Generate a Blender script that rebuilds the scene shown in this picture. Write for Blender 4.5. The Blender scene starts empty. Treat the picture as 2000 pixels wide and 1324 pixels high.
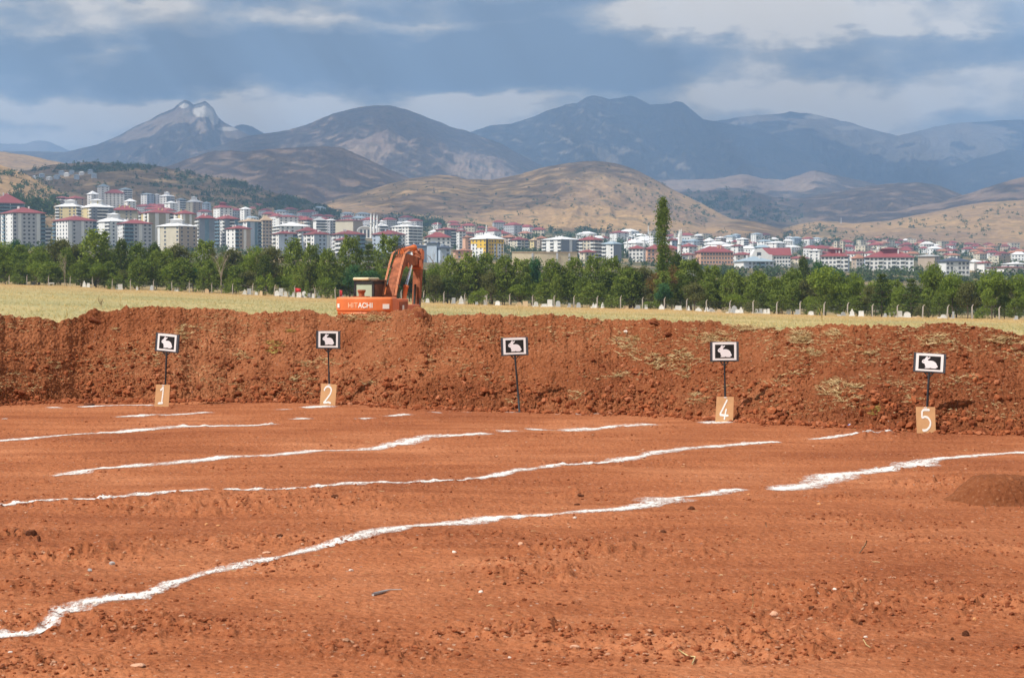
import bpy, math, random
import numpy as np

C = bpy.context.scene.collection
SC = bpy.context.scene
RNG = np.random.default_rng(7)
random.seed(7)

# ------------------------------------------------------------------ camera, light, sky, exposure
F = 3600.0                       # focal length in photo pixels (photo 2000 x 1324)
EYE = 1.65
HOR = 565.0                      # photo row of the horizon
PITCH = math.atan((662.0 - HOR) / F)
cp, sp = math.cos(PITCH), math.sin(PITCH)

cam_d = bpy.data.cameras.new('camera')
cam_d.sensor_width = 36.0
cam_d.lens = F / 2000.0 * 36.0
cam_d.clip_start = 0.1
cam_d.clip_end = 80000.0
cam_d.dof.use_dof = True
cam_d.dof.focus_distance = 21.0
cam_d.dof.aperture_fstop = 11.0
cam = bpy.data.objects.new('camera', cam_d)
C.objects.link(cam)
cam.location = (0, 0, EYE)
cam.rotation_euler = (math.pi / 2 - PITCH, 0, 0)
SC.camera = cam

SUN_EL = math.radians(51)
SUN_AZ = math.atan2(-0.87, -0.49)          # measured from +Y towards +X; the sun stands behind the camera to the left
S = np.array([math.sin(SUN_AZ) * math.cos(SUN_EL), math.cos(SUN_AZ) * math.cos(SUN_EL), math.sin(SUN_EL)])
sun_d = bpy.data.lights.new('sun', 'SUN')
sun_d.energy = 4.6
sun_d.angle = math.radians(0.53)
sun_d.color = (1.0, 0.955, 0.88)
sun = bpy.data.objects.new('sun', sun_d)
C.objects.link(sun)
from mathutils import Vector
sun.rotation_euler = Vector(S).to_track_quat('Z', 'Y').to_euler()

SC.view_settings.view_transform = 'Standard'
SC.view_settings.look = 'None'
SC.view_settings.exposure = 0.25
SC.view_settings.gamma = 1.0
SC.view_settings.use_curve_mapping = False
SC.render.engine = 'CYCLES'
SC.cycles.use_denoising = True
SC.cycles.max_bounces = 6
SC.cycles.diffuse_bounces = 2
SC.cycles.glossy_bounces = 2
SC.cycles.transmission_bounces = 4
SC.cycles.transparent_max_bounces = 12
SC.cycles.volume_bounces = 1
SC.cycles.caustics_reflective = False
SC.cycles.caustics_refractive = False


class NT:
    """small helper around a node tree: every method returns an output socket"""
    def __init__(s, nt):
        s.nt = nt; s.n = nt.nodes; s.l = nt.links

    def node(s, kind, **kw):
        nd = s.n.new(kind)
        for k, v in kw.items():
            setattr(nd, k, v)
        return nd

    def put(s, sock, v):
        if isinstance(v, bpy.types.NodeSocket):
            s.l.new(v, sock)
        elif v is not None:
            if isinstance(v, (tuple, list)) and len(v) == 3 and sock.type == 'RGBA':
                v = (*v, 1)
            sock.default_value = v

    def m(s, op, a, b=None, c=None, clamp=False):
        nd = s.node('ShaderNodeMath', operation=op, use_clamp=clamp)
        for i, v in enumerate((a, b, c)):
            if v is not None:
                s.put(nd.inputs[i], v)
        return nd.outputs[0]

    def vm(s, op, a, b=None):
        nd = s.node('ShaderNodeVectorMath', operation=op)
        s.put(nd.inputs[0], a)
        if b is not None:
            s.put(nd.inputs[1], b)
        return nd.outputs[0]

    def noise(s, vec, scale, detail=4, rough=0.55, dist=0.0, out=0):
        nd = s.node('ShaderNodeTexNoise')
        s.put(nd.inputs['Vector'], vec)
        nd.inputs['Scale'].default_value = scale
        nd.inputs['Detail'].default_value = detail
        nd.inputs['Roughness'].default_value = rough
        nd.inputs['Distortion'].default_value = dist
        return nd.outputs[out]

    def voronoi(s, vec, scale, out='Distance', rnd=1.0, feature='F1'):
        nd = s.node('ShaderNodeTexVoronoi', feature=feature)
        s.put(nd.inputs['Vector'], vec)
        nd.inputs['Scale'].default_value = scale
        nd.inputs['Randomness'].default_value = rnd
        return nd.outputs[out]

    def mix(s, f, a, b, blend='MIX'):
        nd = s.node('ShaderNodeMix', data_type='RGBA', blend_type=blend)
        s.put(nd.inputs[0], f); s.put(nd.inputs[6], a); s.put(nd.inputs[7], b)
        return nd.outputs[2]

    def ramp(s, f, stops, interp='LINEAR'):
        nd = s.node('ShaderNodeValToRGB')
        s.put(nd.inputs[0], f)
        cr = nd.color_ramp; cr.interpolation = interp
        while len(cr.elements) < len(stops):
            cr.elements.new(0.5)
        for e, (p, c) in zip(cr.elements, stops):
            e.position = p
            e.color = (c, c, c, 1) if isinstance(c, (int, float)) else (*c, 1)
        return nd.outputs[0]

    def rng(s, f, a, b, c=0.0, d=1.0, smooth=False):
        nd = s.node('ShaderNodeMapRange', clamp=True)
        if smooth:
            nd.interpolation_type = 'SMOOTHSTEP'
        for i, v in enumerate((f, a, b, c, d)):
            s.put(nd.inputs[i], v)
        return nd.outputs[0]

    def comb(s, x, y, z):
        nd = s.node('ShaderNodeCombineXYZ')
        s.put(nd.inputs[0], x); s.put(nd.inputs[1], y); s.put(nd.inputs[2], z)
        return nd.outputs[0]

    def attr(s, name, out='Fac'):
        nd = s.node('ShaderNodeAttribute', attribute_name=name)
        return nd.outputs[out]

    def bump(s, h, strength, dist, normal=None):
        nd = s.node('ShaderNodeBump')
        s.put(nd.inputs['Height'], h)
        nd.inputs['Strength'].default_value = strength
        nd.inputs['Distance'].default_value = dist
        if normal is not None:
            s.put(nd.inputs['Normal'], normal)
        return nd.outputs[0]


world = bpy.data.worlds.new('World')
SC.world = world
world.use_nodes = True
w = NT(world.node_tree)
w.n.clear()
sky = w.node('ShaderNodeTexSky', sky_type='NISHITA')
sky.sun_disc = False
sky.sun_elevation = SUN_EL
sky.sun_rotation = SUN_AZ
sky.altitude = 1300
sky.air_density = 1.0
sky.dust_density = 1.2
tc = w.node('ShaderNodeTexCoord').outputs['Generated']
sep = w.node('ShaderNodeSeparateXYZ'); w.put(sep.inputs[0], tc)
sx_, sy_, sz_ = sep.outputs
hl = w.m('SQRT', w.m('ADD', w.m('MULTIPLY', sx_, sx_), w.m('MULTIPLY', sy_, sy_)))
az = w.m('MULTIPLY', w.m('ARCTAN2', sx_, sy_), F)            # azimuth and elevation of the view ray, in 1/3600 rad
el = w.m('MULTIPLY', w.m('ARCTAN2', sz_, hl), F)
U = w.m('DIVIDE', az, 1000.0)                                 # -1 .. 1 over the frame
V = w.m('DIVIDE', el, 1000.0)                                 # 0 .. .565
pv = w.comb(w.m('MULTIPLY', U, 1.0), w.m('MULTIPLY', V, 2.6), w.m('MULTIPLY', sy_, 0.6))
n_big = w.noise(pv, 2.1, 6, 0.56, 0.25)
n_fine = w.noise(w.comb(U, w.m('MULTIPLY', V, 1.9), sy_), 4.6, 6, 0.55, 0.1)
n_wx = w.m('SUBTRACT', w.noise(w.vm('ADD', pv, (7, 3, 1)), 3.2, 5, 0.6), 0.5)
n_wy = w.m('SUBTRACT', w.noise(w.vm('ADD', pv, (1, 9, 4)), 3.2, 5, 0.6), 0.5)
Uw = w.m('ADD', U, w.m('MULTIPLY', n_wx, 0.42))
Vw = w.m('ADD', V, w.m('MULTIPLY', n_wy, 0.16))


def blob(x, y, rx, ry, amp):
    """soft cloud mass centred at photo pixel (x, y)"""
    dx = w.m('DIVIDE', w.m('SUBTRACT', Uw, (x - 1000) / 1000.0), rx / 1000.0)
    dy = w.m('DIVIDE', w.m('SUBTRACT', Vw, (HOR - y) / 1000.0), ry / 1000.0)
    d = w.m('ADD', w.m('MULTIPLY', dx, dx), w.m('MULTIPLY', dy, dy))
    e = w.m('EXPONENT', w.m('MULTIPLY', w.m('MULTIPLY', d, d), -0.6))
    return w.m('MULTIPLY', e, amp)


tot = None
for b in [(120, 150, 560, 42, .75), (760, 120, 420, 48, .7), (1140, 130, 240, 60, .8), (1860, 112, 330, 26, .62),
          (320, 18, 330, 16, .42), (900, 20, 220, 22, .35), (1700, 150, 60, 12, .1), (560, 175, 420, 22, .2),
          (1500, 50, 330, 40, -.42), (1640, 185, 300, 40, -.34), (430, 232, 560, 26, -.42), (60, 75, 160, 22, -.2),
          (1050, 195, 190, 14, -.42), (700, 60, 220, 18, -.3), (1850, 215, 240, 26, -.2), (1300, -60, 900, 40, -.1)]:
    v = blob(*b)
    tot = v if tot is None else w.m('ADD', tot, v)
dark = w.m('ADD', tot, w.m('MULTIPLY', w.m('SUBTRACT', n_big, 0.48), 1.7))
dark = w.m('ADD', dark, w.m('MULTIPLY', w.m('SUBTRACT', n_fine, 0.5), 2.6))
dark = w.m('ADD', dark, 0.26)
ccol = w.ramp(dark, [(0.0, (0.80, 0.81, 0.80)), (0.25, (0.50, 0.53, 0.56)), (0.5, (0.30, 0.355, 0.44)),
                     (0.80, (0.20, 0.262, 0.38)), (1.0, (0.15, 0.21, 0.325))])
ccol = w.vm('MULTIPLY', ccol, (12.2, 10.4, 8.3))                 # the background strength below is 0.11
cover = w.rng(V, 0.75, 1.9, 0.94, 0.5, smooth=True)            # overhead the cloud breaks up and the blue shows
holes = w.rng(w.noise(pv, 1.1, 5, 0.55), 0.42, 0.60, 0.0, 1.0, smooth=True)
cover = w.m('MAXIMUM', w.m('MULTIPLY', cover, 1.0), w.m('MULTIPLY', holes, 0.9))
col = w.mix(cover, sky.outputs[0], ccol)
bg = w.node('ShaderNodeBackground')
w.put(bg.inputs[0], col)
bg.inputs[1].default_value = 0.11
wo = w.node('ShaderNodeOutputWorld')
w.l.new(bg.outputs[0], wo.inputs[0])
world.cycles.sampling_method = 'MANUAL'
world.cycles.sample_map_resolution = 512


# ------------------------------------------------------------------ projection helpers
def K(px, py):
    """slopes (x/y, z/y) of the view ray through a photo pixel"""
    a = (np.asarray(px, float) - 1000.0) / F
    b = (662.0 - np.asarray(py, float)) / F
    yd = cp + b * sp
    return a / yd, (-sp + b * cp) / yd


def at(px, py, D):
    kx, kz = K(px, py)
    return float(kx * D), float(D), float(EYE + kz * D)


def to_px(x, y, z):
    yy = y * cp - (z - EYE) * sp
    zz = y * sp + (z - EYE) * cp
    return 1000 + F * x / yy, 662 - F * zz / yy


def on_flat(px, py, z=0.0):
    """point of the level pitch seen at a photo pixel"""
    kx, kz = K(px, py)
    D = (z - EYE) / kz
    return float(kx * D), float(D)


# ------------------------------------------------------------------ numpy noise
def _hash(ix, iy, seed):
    h = (ix.astype(np.int64) * 374761393 + iy.astype(np.int64) * 668265263 + seed * 974711) & 0x7fffffff
    h = ((h ^ (h >> 13)) * 1274126177) & 0x7fffffff
    return h ^ (h >> 16)


def perlin(x, y, seed=0):
    x = np.asarray(x, float); y = np.asarray(y, float)
    x, y = np.broadcast_arrays(x, y)
    ix = np.floor(x); iy = np.floor(y)
    fx = x - ix; fy = y - iy
    ix = ix.astype(np.int64); iy = iy.astype(np.int64)
    def g(dx, dy):
        a = (_hash(ix + dx, iy + dy, seed) & 1023) * (2 * math.pi / 1024)
        return np.cos(a) * (fx - dx) + np.sin(a) * (fy - dy)
    u = fx * fx * fx * (fx * (fx * 6 - 15) + 10); v = fy * fy * fy * (fy * (fy * 6 - 15) + 10)
    a = g(0, 0) + (g(1, 0) - g(0, 0)) * u
    b = g(0, 1) + (g(1, 1) - g(0, 1)) * u
    return (a + (b - a) * v) * 1.5


def fbm(x, y, octaves=4, seed=0, gain=0.5, lac=2.03):
    t = 0; amp = 1.0; f = 1.0
    for i in range(octaves):
        t = t + amp * perlin(np.asarray(x) * f + i * 17.3, np.asarray(y) * f - i * 9.1, seed + i)
        amp *= gain; f *= lac
    return t


def ridged(x, y, octaves=4, seed=0, gain=0.5):
    t = 0; amp = 1.0; f = 1.0
    for i in range(octaves):
        t = t + amp * (1 - 2 * np.abs(perlin(np.asarray(x) * f + i * 5.7, np.asarray(y) * f + i * 3.3, seed + i)))
        amp *= gain; f *= 2.05
    return t


def sstep(a, b, x):
    t = np.clip((np.asarray(x, float) - a) / (b - a), 0, 1)
    return t * t * (3 - 2 * t)


# ------------------------------------------------------------------ object helpers
def tag(o, label=None, cat=None, group=None, kind=None):
    if label: o['label'] = label
    if cat: o['category'] = cat
    if group: o['group'] = group
    if kind: o['kind'] = kind
    return o


def link(name, me, parent=None, loc=None):
    o = bpy.data.objects.new(name, me)
    C.objects.link(o)
    if parent is not None:
        o.parent = parent
    if loc is not None:
        o.location = loc
    return o


def empty(name, loc, rz=0.0):
    o = link(name, None, None, loc)
    o.empty_display_size = 0.2
    o.rotation_euler = (0, 0, rz)
    return o


def copy_tree(o, parent=None):
    c = o.copy()
    C.objects.link(c)
    c.parent = parent
    for ch in list(o.children):
        copy_tree(ch, c)
    return c


def np_mesh(name, co, tris=None, quads=None, mats=(), smooth=False, attrs=None):
    """fast mesh from arrays; attrs: {name: per-vertex float array or Nx3 colour array}"""
    me = bpy.data.meshes.new(name)
    co = np.asarray(co, np.float32).reshape(-1, 3)
    me.vertices.add(len(co)); me.vertices.foreach_set('co', co.ravel())
    idx = []; tot_ = []
    if quads is not None and len(quads):
        q = np.asarray(quads, np.int32).reshape(-1, 4); idx.append(q.ravel()); tot_.append(np.full(len(q), 4, np.int32))
    if tris is not None and len(tris):
        t = np.asarray(tris, np.int32).reshape(-1, 3); idx.append(t.ravel()); tot_.append(np.full(len(t), 3, np.int32))
    idx = np.concatenate(idx); tt = np.concatenate(tot_)
    st = np.concatenate([[0], np.cumsum(tt)[:-1]]).astype(np.int32)
    me.loops.add(len(idx)); me.loops.foreach_set('vertex_index', idx)
    me.polygons.add(len(tt)); me.polygons.foreach_set('loop_start', st); me.polygons.foreach_set('loop_total', tt)
    me.polygons.foreach_set('use_smooth', np.full(len(tt), bool(smooth)))
    for m_ in mats: me.materials.append(m_)
    for k, v in (attrs or {}).items():
        v = np.asarray(v, np.float32)
        if v.ndim == 1:
            a = me.attributes.new(k, 'FLOAT', 'POINT'); a.data.foreach_set('value', v)
        else:
            a = me.attributes.new(k, 'FLOAT_COLOR', 'POINT')
            a.data.foreach_set('color', np.concatenate([v, np.ones((len(v), 1), np.float32)], 1).ravel())
    me.update(calc_edges=True)
    return me


def grid_quads(nr, nc):
    i = np.arange(nr - 1)[:, None] * nc + np.arange(nc - 1)[None, :]
    return np.stack([i, i + 1, i + nc + 1, i + nc], -1).reshape(-1, 4)


class MB:
    """collects boxes, prisms, tubes into one mesh with material slots"""
    def __init__(s):
        s.v = []; s.f = []; s.mi = []

    def add(s, verts, faces, mi=0):
        b = len(s.v)
        s.v.extend([tuple(map(float, p)) for p in verts])
        s.f.extend([tuple(i + b for i in f) for f in faces])
        s.mi.extend([mi] * len(faces))

    def box(s, lo, hi, mi=0, M=None):
        (x0, y0, z0), (x1, y1, z1) = lo, hi
        v = [(x0, y0, z0), (x1, y0, z0), (x1, y1, z0), (x0, y1, z0), (x0, y0, z1), (x1, y0, z1), (x1, y1, z1), (x0, y1, z1)]
        if M is not None: v = [M @ Vector(p) for p in v]
        s.add(v, [(3, 2, 1, 0), (4, 5, 6, 7), (0, 1, 5, 4), (1, 2, 6, 5), (2, 3, 7, 6), (3, 0, 4, 7)], mi)

    def prism_x(s, prof, x0, x1, mi=0):
        """side profile [(y, z)] counter-clockwise seen from +x, swept from x0 to x1"""
        n = len(prof)
        v = [(x0, y, z) for y, z in prof] + [(x1, y, z) for y, z in prof]
        f = [tuple(reversed(range(n))), tuple(range(n, 2 * n))]
        for i in range(n):
            j = (i + 1) % n
            f.append((i, j, n + j, n + i))
        s.add(v, f, mi)

    def tube(s, pts, r, n=8, mi=0, caps=True):
        pts = [Vector(p) for p in pts]
        rs = r if isinstance(r, (list, tuple)) else [r] * len(pts)
        rings = []
        up = Vector((0, 0, 1))
        for i, p in enumerate(pts):
            d = (pts[min(i + 1, len(pts) - 1)] - pts[max(i - 1, 0)]).normalized()
            a = d.cross(up)
            if a.length < 1e-3: a = d.cross(Vector((1, 0, 0)))
            a.normalize(); b = a.cross(d)
            rings.append([p + (a * math.cos(t) + b * math.sin(t)) * rs[i] for t in [2 * math.pi * k / n for k in range(n)]])
        v = [q for rg in rings for q in rg]
        f = []
        for i in range(len(pts) - 1):
            for k in range(n):
                k2 = (k + 1) % n
                f.append((i * n + k, i * n + k2, (i + 1) * n + k2, (i + 1) * n + k))
        if caps:
            f.append(tuple(range(n))); f.append(tuple(reversed(range((len(pts) - 1) * n, len(pts) * n))))
        s.add(v, f, mi)

    def mesh(s, name, mats, smooth=False):
        me = bpy.data.meshes.new(name)
        me.from_pydata(s.v, [], s.f)
        for m_ in (mats if isinstance(mats, (list, tuple)) else [mats]): me.materials.append(m_)
        me.polygons.foreach_set('material_index', s.mi)
        me.polygons.foreach_set('use_smooth', [smooth] * len(s.f))
        me.update()
        return me

    def build(s, name, mats, parent=None, loc=None, smooth=False):
        return link(name, s.mesh(name, mats, smooth), parent, loc)


def bevel(o, w_=0.01, seg=2):
    md = o.modifiers.new('bevel', 'BEVEL'); md.width = w_; md.segments = seg; md.limit_method = 'ANGLE'
    return o


# ------------------------------------------------------------------ materials
MATS = {}


def mat(name, color, rough=0.8, var=0.12, scale=3.0, metallic=0.0, bump=0.0, bump_dist=0.01, spec=0.3, coord='Object'):
    if name in MATS: return MATS[name]
    m_ = bpy.data.materials.new(name); m_.use_nodes = True
    t = NT(m_.node_tree); t.n.clear()
    tcn = t.node('ShaderNodeTexCoord').outputs[coord]
    n = t.noise(tcn, scale, 5, 0.6)
    f = t.rng(n, 0.3, 0.7, 1 - var, 1 + var)
    bs = t.node('ShaderNodeBsdfPrincipled')
    t.put(bs.inputs['Base Color'], t.mix(1.0, (*color, 1), t.comb(f, f, f), 'MULTIPLY'))
    bs.inputs['Roughness'].default_value = rough
    bs.inputs['Metallic'].default_value = metallic
    bs.inputs['Specular IOR Level'].default_value = spec
    if bump:
        t.put(bs.inputs['Normal'], t.bump(t.noise(tcn, scale * 6, 4, 0.6), bump, bump_dist))
    o = t.node('ShaderNodeOutputMaterial'); t.l.new(bs.outputs[0], o.inputs[0])
    MATS[name] = m_
    return m_


def new_mat(name):
    m_ = bpy.data.materials.new(name); m_.use_nodes = True
    t = NT(m_.node_tree); t.n.clear()
    out = t.node('ShaderNodeOutputMaterial')
    bs = t.node('ShaderNodeBsdfPrincipled')
    bs.inputs['Specular IOR Level'].default_value = 0.1
    bs.inputs['Roughness'].default_value = 0.95
    t.l.new(bs.outputs[0], out.inputs[0])
    MATS[name] = m_
    return m_, t, bs, out


def pos(t):
    return t.node('ShaderNodeNewGeometry').outputs['Position']


def _relation(dx, dy):
    a = math.degrees(math.atan2(-dy, dx))
    names = [(-22.5, 22.5, 'right of'), (22.5, 67.5, 'above right of'), (67.5, 112.5, 'above'), (112.5, 157.5, 'above left of'),
             (-67.5, -22.5, 'below right of'), (-112.5, -67.5, 'below'), (-157.5, -112.5, 'below left of')]
    for lo, hi, n in names:
        if lo <= a < hi: return n
    return 'left of'


ORD = ['nearest', 'second nearest', 'third nearest', 'fourth nearest', 'fifth nearest', 'sixth nearest', 'seventh nearest',
       'eighth nearest', 'ninth nearest', 'tenth nearest', 'eleventh nearest', 'twelfth nearest', 'thirteenth nearest',
       'fourteenth nearest', 'fifteenth nearest', 'sixteenth nearest', 'seventeenth nearest', 'eighteenth nearest']


def relative_labels(items, anchors):
    """items: (object, description, px, py). Every label says the look and where it stands from a landmark of the picture."""
    buckets = {}
    for o, desc, x, y in items:
        best = min(anchors, key=lambda a: math.hypot((a[0] - x), (a[1] - y) * 1.5))
        rel = _relation(x - best[0], y - best[1])
        buckets.setdefault((desc, best[2], rel), []).append((math.hypot(best[0] - x, best[1] - y), o))
    for (desc, an, rel), lst in buckets.items():
        lst.sort(key=lambda q: q[0])
        for i, (_, o) in enumerate(lst):
            if len(lst) == 1:
                o['label'] = '%s %s %s' % (desc, rel, an)
            elif i == len(lst) - 1 and i > 1:
                o['label'] = '%s farthest %s %s' % (desc, rel, an)
            else:
                o['label'] = '%s %s %s %s' % (desc, ORD[i], rel, an)

# ================================================================== THE LAND
# ------------------------------------------------------------------ soil material
def soil_material(name, tint=1.0, pale=0.0, rubble=1.0):
    m_, t, bs, out = new_mat(name)
    p = pos(t)
    big = t.noise(p, 0.35, 5, 0.6)
    flat = t.vm('MULTIPLY', p, (0.55, 3.2, 1.0))
    streak = t.noise(flat, 0.9, 6, 0.62, 0.4)
    mid = t.noise(p, 4.5, 6, 0.65)
    fine = t.noise(p, 38.0, 5, 0.7)
    c = t.ramp(big, [(0.32, (0.30, 0.098, 0.043)), (0.5, (0.39, 0.138, 0.060)), (0.66, (0.48, 0.19, 0.090))])
    c = t.mix(t.rng(streak, 0.38, 0.62), t.mix(1.0, c, (0.76, 0.71, 0.69, 1), 'MULTIPLY'), c)
    c = t.mix(t.m('MULTIPLY', t.rng(mid, 0.56, 0.74), 0.5), c, (0.44, 0.165, 0.070, 1))
    c = t.mix(t.m('MULTIPLY', t.rng(mid, 0.44, 0.28), 0.5), c, (0.21, 0.062, 0.026, 1))
    c = t.mix(t.m('MULTIPLY', t.rng(fine, 0.56, 0.66), 0.60), c, (0.52, 0.25, 0.14, 1))
    c = t.mix(t.m('MULTIPLY', t.rng(fine, 0.45, 0.33), 0.70), c, (0.16, 0.046, 0.020, 1))
    gv = t.voronoi(p, 30.0, 'Color')
    gs = t.node('ShaderNodeSeparateXYZ'); t.put(gs.inputs[0], gv)
    gd = t.voronoi(p, 30.0)
    grit = t.m('MULTIPLY', t.m('GREATER_THAN', gs.outputs[0], 0.93), t.m('LESS_THAN', gd, 0.26))
    c = t.mix(t.m('MULTIPLY', grit, 0.6), c, t.ramp(gs.outputs[1], [(0.0, (0.52, 0.24, 0.12)), (0.6, (0.60, 0.42, 0.30)), (1.0, (0.34, 0.32, 0.31))]))
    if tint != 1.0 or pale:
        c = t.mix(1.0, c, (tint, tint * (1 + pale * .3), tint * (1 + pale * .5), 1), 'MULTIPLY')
    t.put(bs.inputs['Base Color'], c)
    bs.inputs['Roughness'].default_value = 1.0
    bs.inputs['Specular IOR Level'].default_value = 0.05
    h = t.m('ADD', t.m('MULTIPLY', mid, 0.6), t.m('MULTIPLY', t.noise(p, 16.0, 6, 0.72), 0.5))
    vd = t.m('MULTIPLY', t.voronoi(t.vm('ADD', p, t.vm('MULTIPLY', t.noise(p, 12, 3, out=1), (.08, .08, .08))), 20.0), 0.55 * rubble)
    h = t.m('SUBTRACT', h, vd)
    h = t.m('ADD', h, t.m('MULTIPLY', fine, 0.22))
    t.put(bs.inputs['Normal'], t.bump(h, 1.0, 0.045 * rubble))
    return m_


M_SOIL = soil_material('red_soil', rubble=0.8)
M_BANK = soil_material('bank_soil', 0.78, rubble=1.25)  # darker tint: moist earth, and the rough slope's self-shadow put into the colour
M_FRESH = soil_material('fresh_soil', 0.60, rubble=0.8)

# ------------------------------------------------------------------ the level pitch in front of the bank
RIDGES = [  # rough strips of loose clods on the pitch: photo pixels (x, y, rx, ry, height)
    (520, 985, 330, 16, .035), (45, 1052, 70, 14, .06), (1600, 1170, 190, 34, .03), (1480, 1245, 150, 30, .028),
    (1120, 1075, 120, 14, .02), (1020, 1120, 120, 20, .018), (1350, 1085, 70, 8, .03), (700, 985, 90, 7, .03),
    (1130, 965, 60, 7, .035), (1000, 1230, 130, 12, .02), (1650, 968, 60, 6, .02), (300, 1225, 300, 20, .012),
    (1900, 1190, 120, 16, .02), (700, 1260, 150, 16, .015), (150, 1085, 130, 16, .015), (1830, 945, 110, 8, .03),
    (1750, 850, 110, 5, .05), (430, 1060, 200, 10, .012), (820, 1275, 120, 14, .02), (60, 1300, 150, 22, .03)]
RIDGES_W = []
for (rx_, ry_, a_, b_, h_) in RIDGES:
    X_, Y_ = on_flat(rx_, ry_)
    RIDGES_W.append((X_, Y_, a_ * Y_ / F, b_ * Y_ * Y_ / (F * EYE), h_))


def rough_mask(x, y):
    m_ = np.zeros_like(x)
    for (X_, Y_, a_, b_, h_) in RIDGES_W:
        d = ((x - X_) / a_) ** 2 + ((y - Y_) / b_) ** 2
        m_ = np.maximum(m_, np.exp(-d * 0.9))
    return m_


def pitch_h(x, y):
    wx = x + 0.25 * perlin(x * .7, y * .7, 3); wy = y + 0.2 * perlin(x * .6, y * .9, 4)
    h = 0.028 * fbm(x * 0.35, y * 0.5, 3, 11)
    h = h + 0.010 * fbm(wx * 0.45, wy * 3.2, 5, 21, 0.6)                # drag marks left along the pitch
    rm = rough_mask(wx, wy)
    nz = sstep(0.12, 0.62, fbm(x * 0.55, y * 1.1, 4, 33, 0.6))          # loose patches
    r_ = np.clip(0.10 + rm + 0.8 * nz, 0, 1.2)
    a_ = fbm(x * 7.1 + 0.6 * wy, y * 7.1, 2, 41); b_ = fbm(x * 16.3, y * 16.3, 2, 43)
    h = h + (r_ + 1.1 * rm) * (0.020 * sstep(0.05, 0.75, a_) + 0.012 * sstep(0.1, 0.8, b_))
    h = h + 0.003 * fbm(x * 30, y * 30, 2, 55) * (0.5 + r_)
    for (X_, Y_, a2, b2, h_) in RIDGES_W:
        d = ((wx - X_) / a2) ** 2 + ((wy - Y_) / b2) ** 2
        h = h + h_ * 0.5 * np.exp(-d)
    return h


NC = 930; NR = 460
kin = np.linspace(-0.305, 0.305, 850)
kout = 0.305 + (np.linspace(0.02, 1, 40) ** 1.6) * 0.75
KG = np.concatenate([-kout[::-1], kin, kout])
INV = np.linspace(1 / 3.6, 1 / 29.0, NR)
DG = 1 / INV
GX = KG[None, :] * DG[:, None]
GY = np.repeat(DG[:, None], len(KG), 1)
GZ = pitch_h(GX, GY)


def ground_z(x, y):
    """height of the pitch mesh itself (bilinear on its grid)"""
    x = np.atleast_1d(np.asarray(x, float)); y = np.atleast_1d(np.asarray(y, float))
    r = np.clip((1 / y - INV[0]) / (INV[1] - INV[0]), 0, NR - 1.001)
    c = np.clip(np.interp(x / y, KG, np.arange(len(KG))), 0, len(KG) - 1.001)
    r0 = r.astype(int); c0 = c.astype(int); fr = r - r0; fc = c - c0
    return (GZ[r0, c0] * (1 - fr) * (1 - fc) + GZ[r0 + 1, c0] * fr * (1 - fc) + GZ[r0, c0 + 1] * (1 - fr) * fc + GZ[r0 + 1, c0 + 1] * fr * fc)


me = np_mesh('dirt_ground', np.stack([GX, GY, GZ], -1), quads=grid_quads(NR, len(KG)), mats=[M_SOIL], smooth=True)
dirt_ground = tag(link('dirt_ground', me), 'bare levelled red soil pitch in front of the bank', kind='structure')

# ------------------------------------------------------------------ the earth bank
BASE_PX = [(-600, 850), (-300, 832), (-60, 796), (30, 791), (110, 788), (180, 785), (300, 785), (500, 785), (640, 788), (800, 797), (1000, 802),
           (1200, 808), (1320, 813), (1420, 822), (1500, 829), (1700, 838), (1800, 843), (2000, 850), (2400, 868), (2700, 880)]
CREST_PX = [(-600, 640), (-300, 628), (0, 618), (40, 624), (75, 622), (112, 629), (150, 622), (175, 615), (200, 612), (235, 606), (280, 602), (310, 601), (350, 602),
            (400, 605), (440, 603), (470, 611), (520, 613), (560, 611), (610, 612), (662, 619), (700, 614), (745, 611), (790, 610),
            (815, 609), (826, 614), (842, 622), (855, 618), (875, 620), (905, 620), (940, 614), (975, 617), (1020, 618), (1080, 616),
            (1120, 618), (1150, 623), (1200, 627), (1240, 630), (1262, 628), (1275, 625), (1295, 630), (1340, 633), (1400, 634), (1450, 640),
            (1500, 646), (1540, 648), (1580, 642), (1620, 634), (1660, 636), (1700, 637), (1740, 640), (1790, 642), (1825, 635),
            (1850, 637), (1900, 640), (1930, 642), (1965, 650), (2000, 655), (2200, 660), (2400, 665), (2700, 670)]
bpx = np.array(BASE_PX, float); cpx = np.array(CREST_PX, float)


def smooth_interp(px, arr):
    return np.interp(px, arr[:, 0], arr[:, 1])


KB = np.concatenate([-0.3 - (np.linspace(0.02, 1, 40)[::-1]) * 0.14, np.linspace(-0.298, 0.298, 1080), 0.3 + np.linspace(0.02, 1, 60) * 0.16])
PXB = 1000 + KB * F * 1.0
yb = smooth_interp(PXB, bpx); yc = smooth_interp(PXB, cpx)
yb = np.convolve(np.pad(yb, 12, 'edge'), np.ones(25) / 25, 'valid') + 1.6 * fbm(PXB / 40, 0 * PXB, 3, 5)
kx_b, kz_b = K(PXB, yb)
DB = -EYE / kz_b
DB = np.convolve(np.pad(DB, 10, 'edge'), np.ones(21) / 21, 'valid')
WB = 1.95 + 0.25 * fbm(PXB / 200, 0 * PXB + 2, 2, 8)                 # horizontal run of the front slope
DC = DB + WB
kx_c, kz_c = K(PXB, yc - 1.5)
ZC = EYE + kz_c * DC + 0.028 * fbm(PXB / 15.0, PXB * 0 + 4, 3, 9)
SF = np.concatenate([[-0.06], np.linspace(0, 1, 165), np.linspace(1.012, 1.3, 14), np.linspace(1.36, 2.3, 16)])


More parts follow.
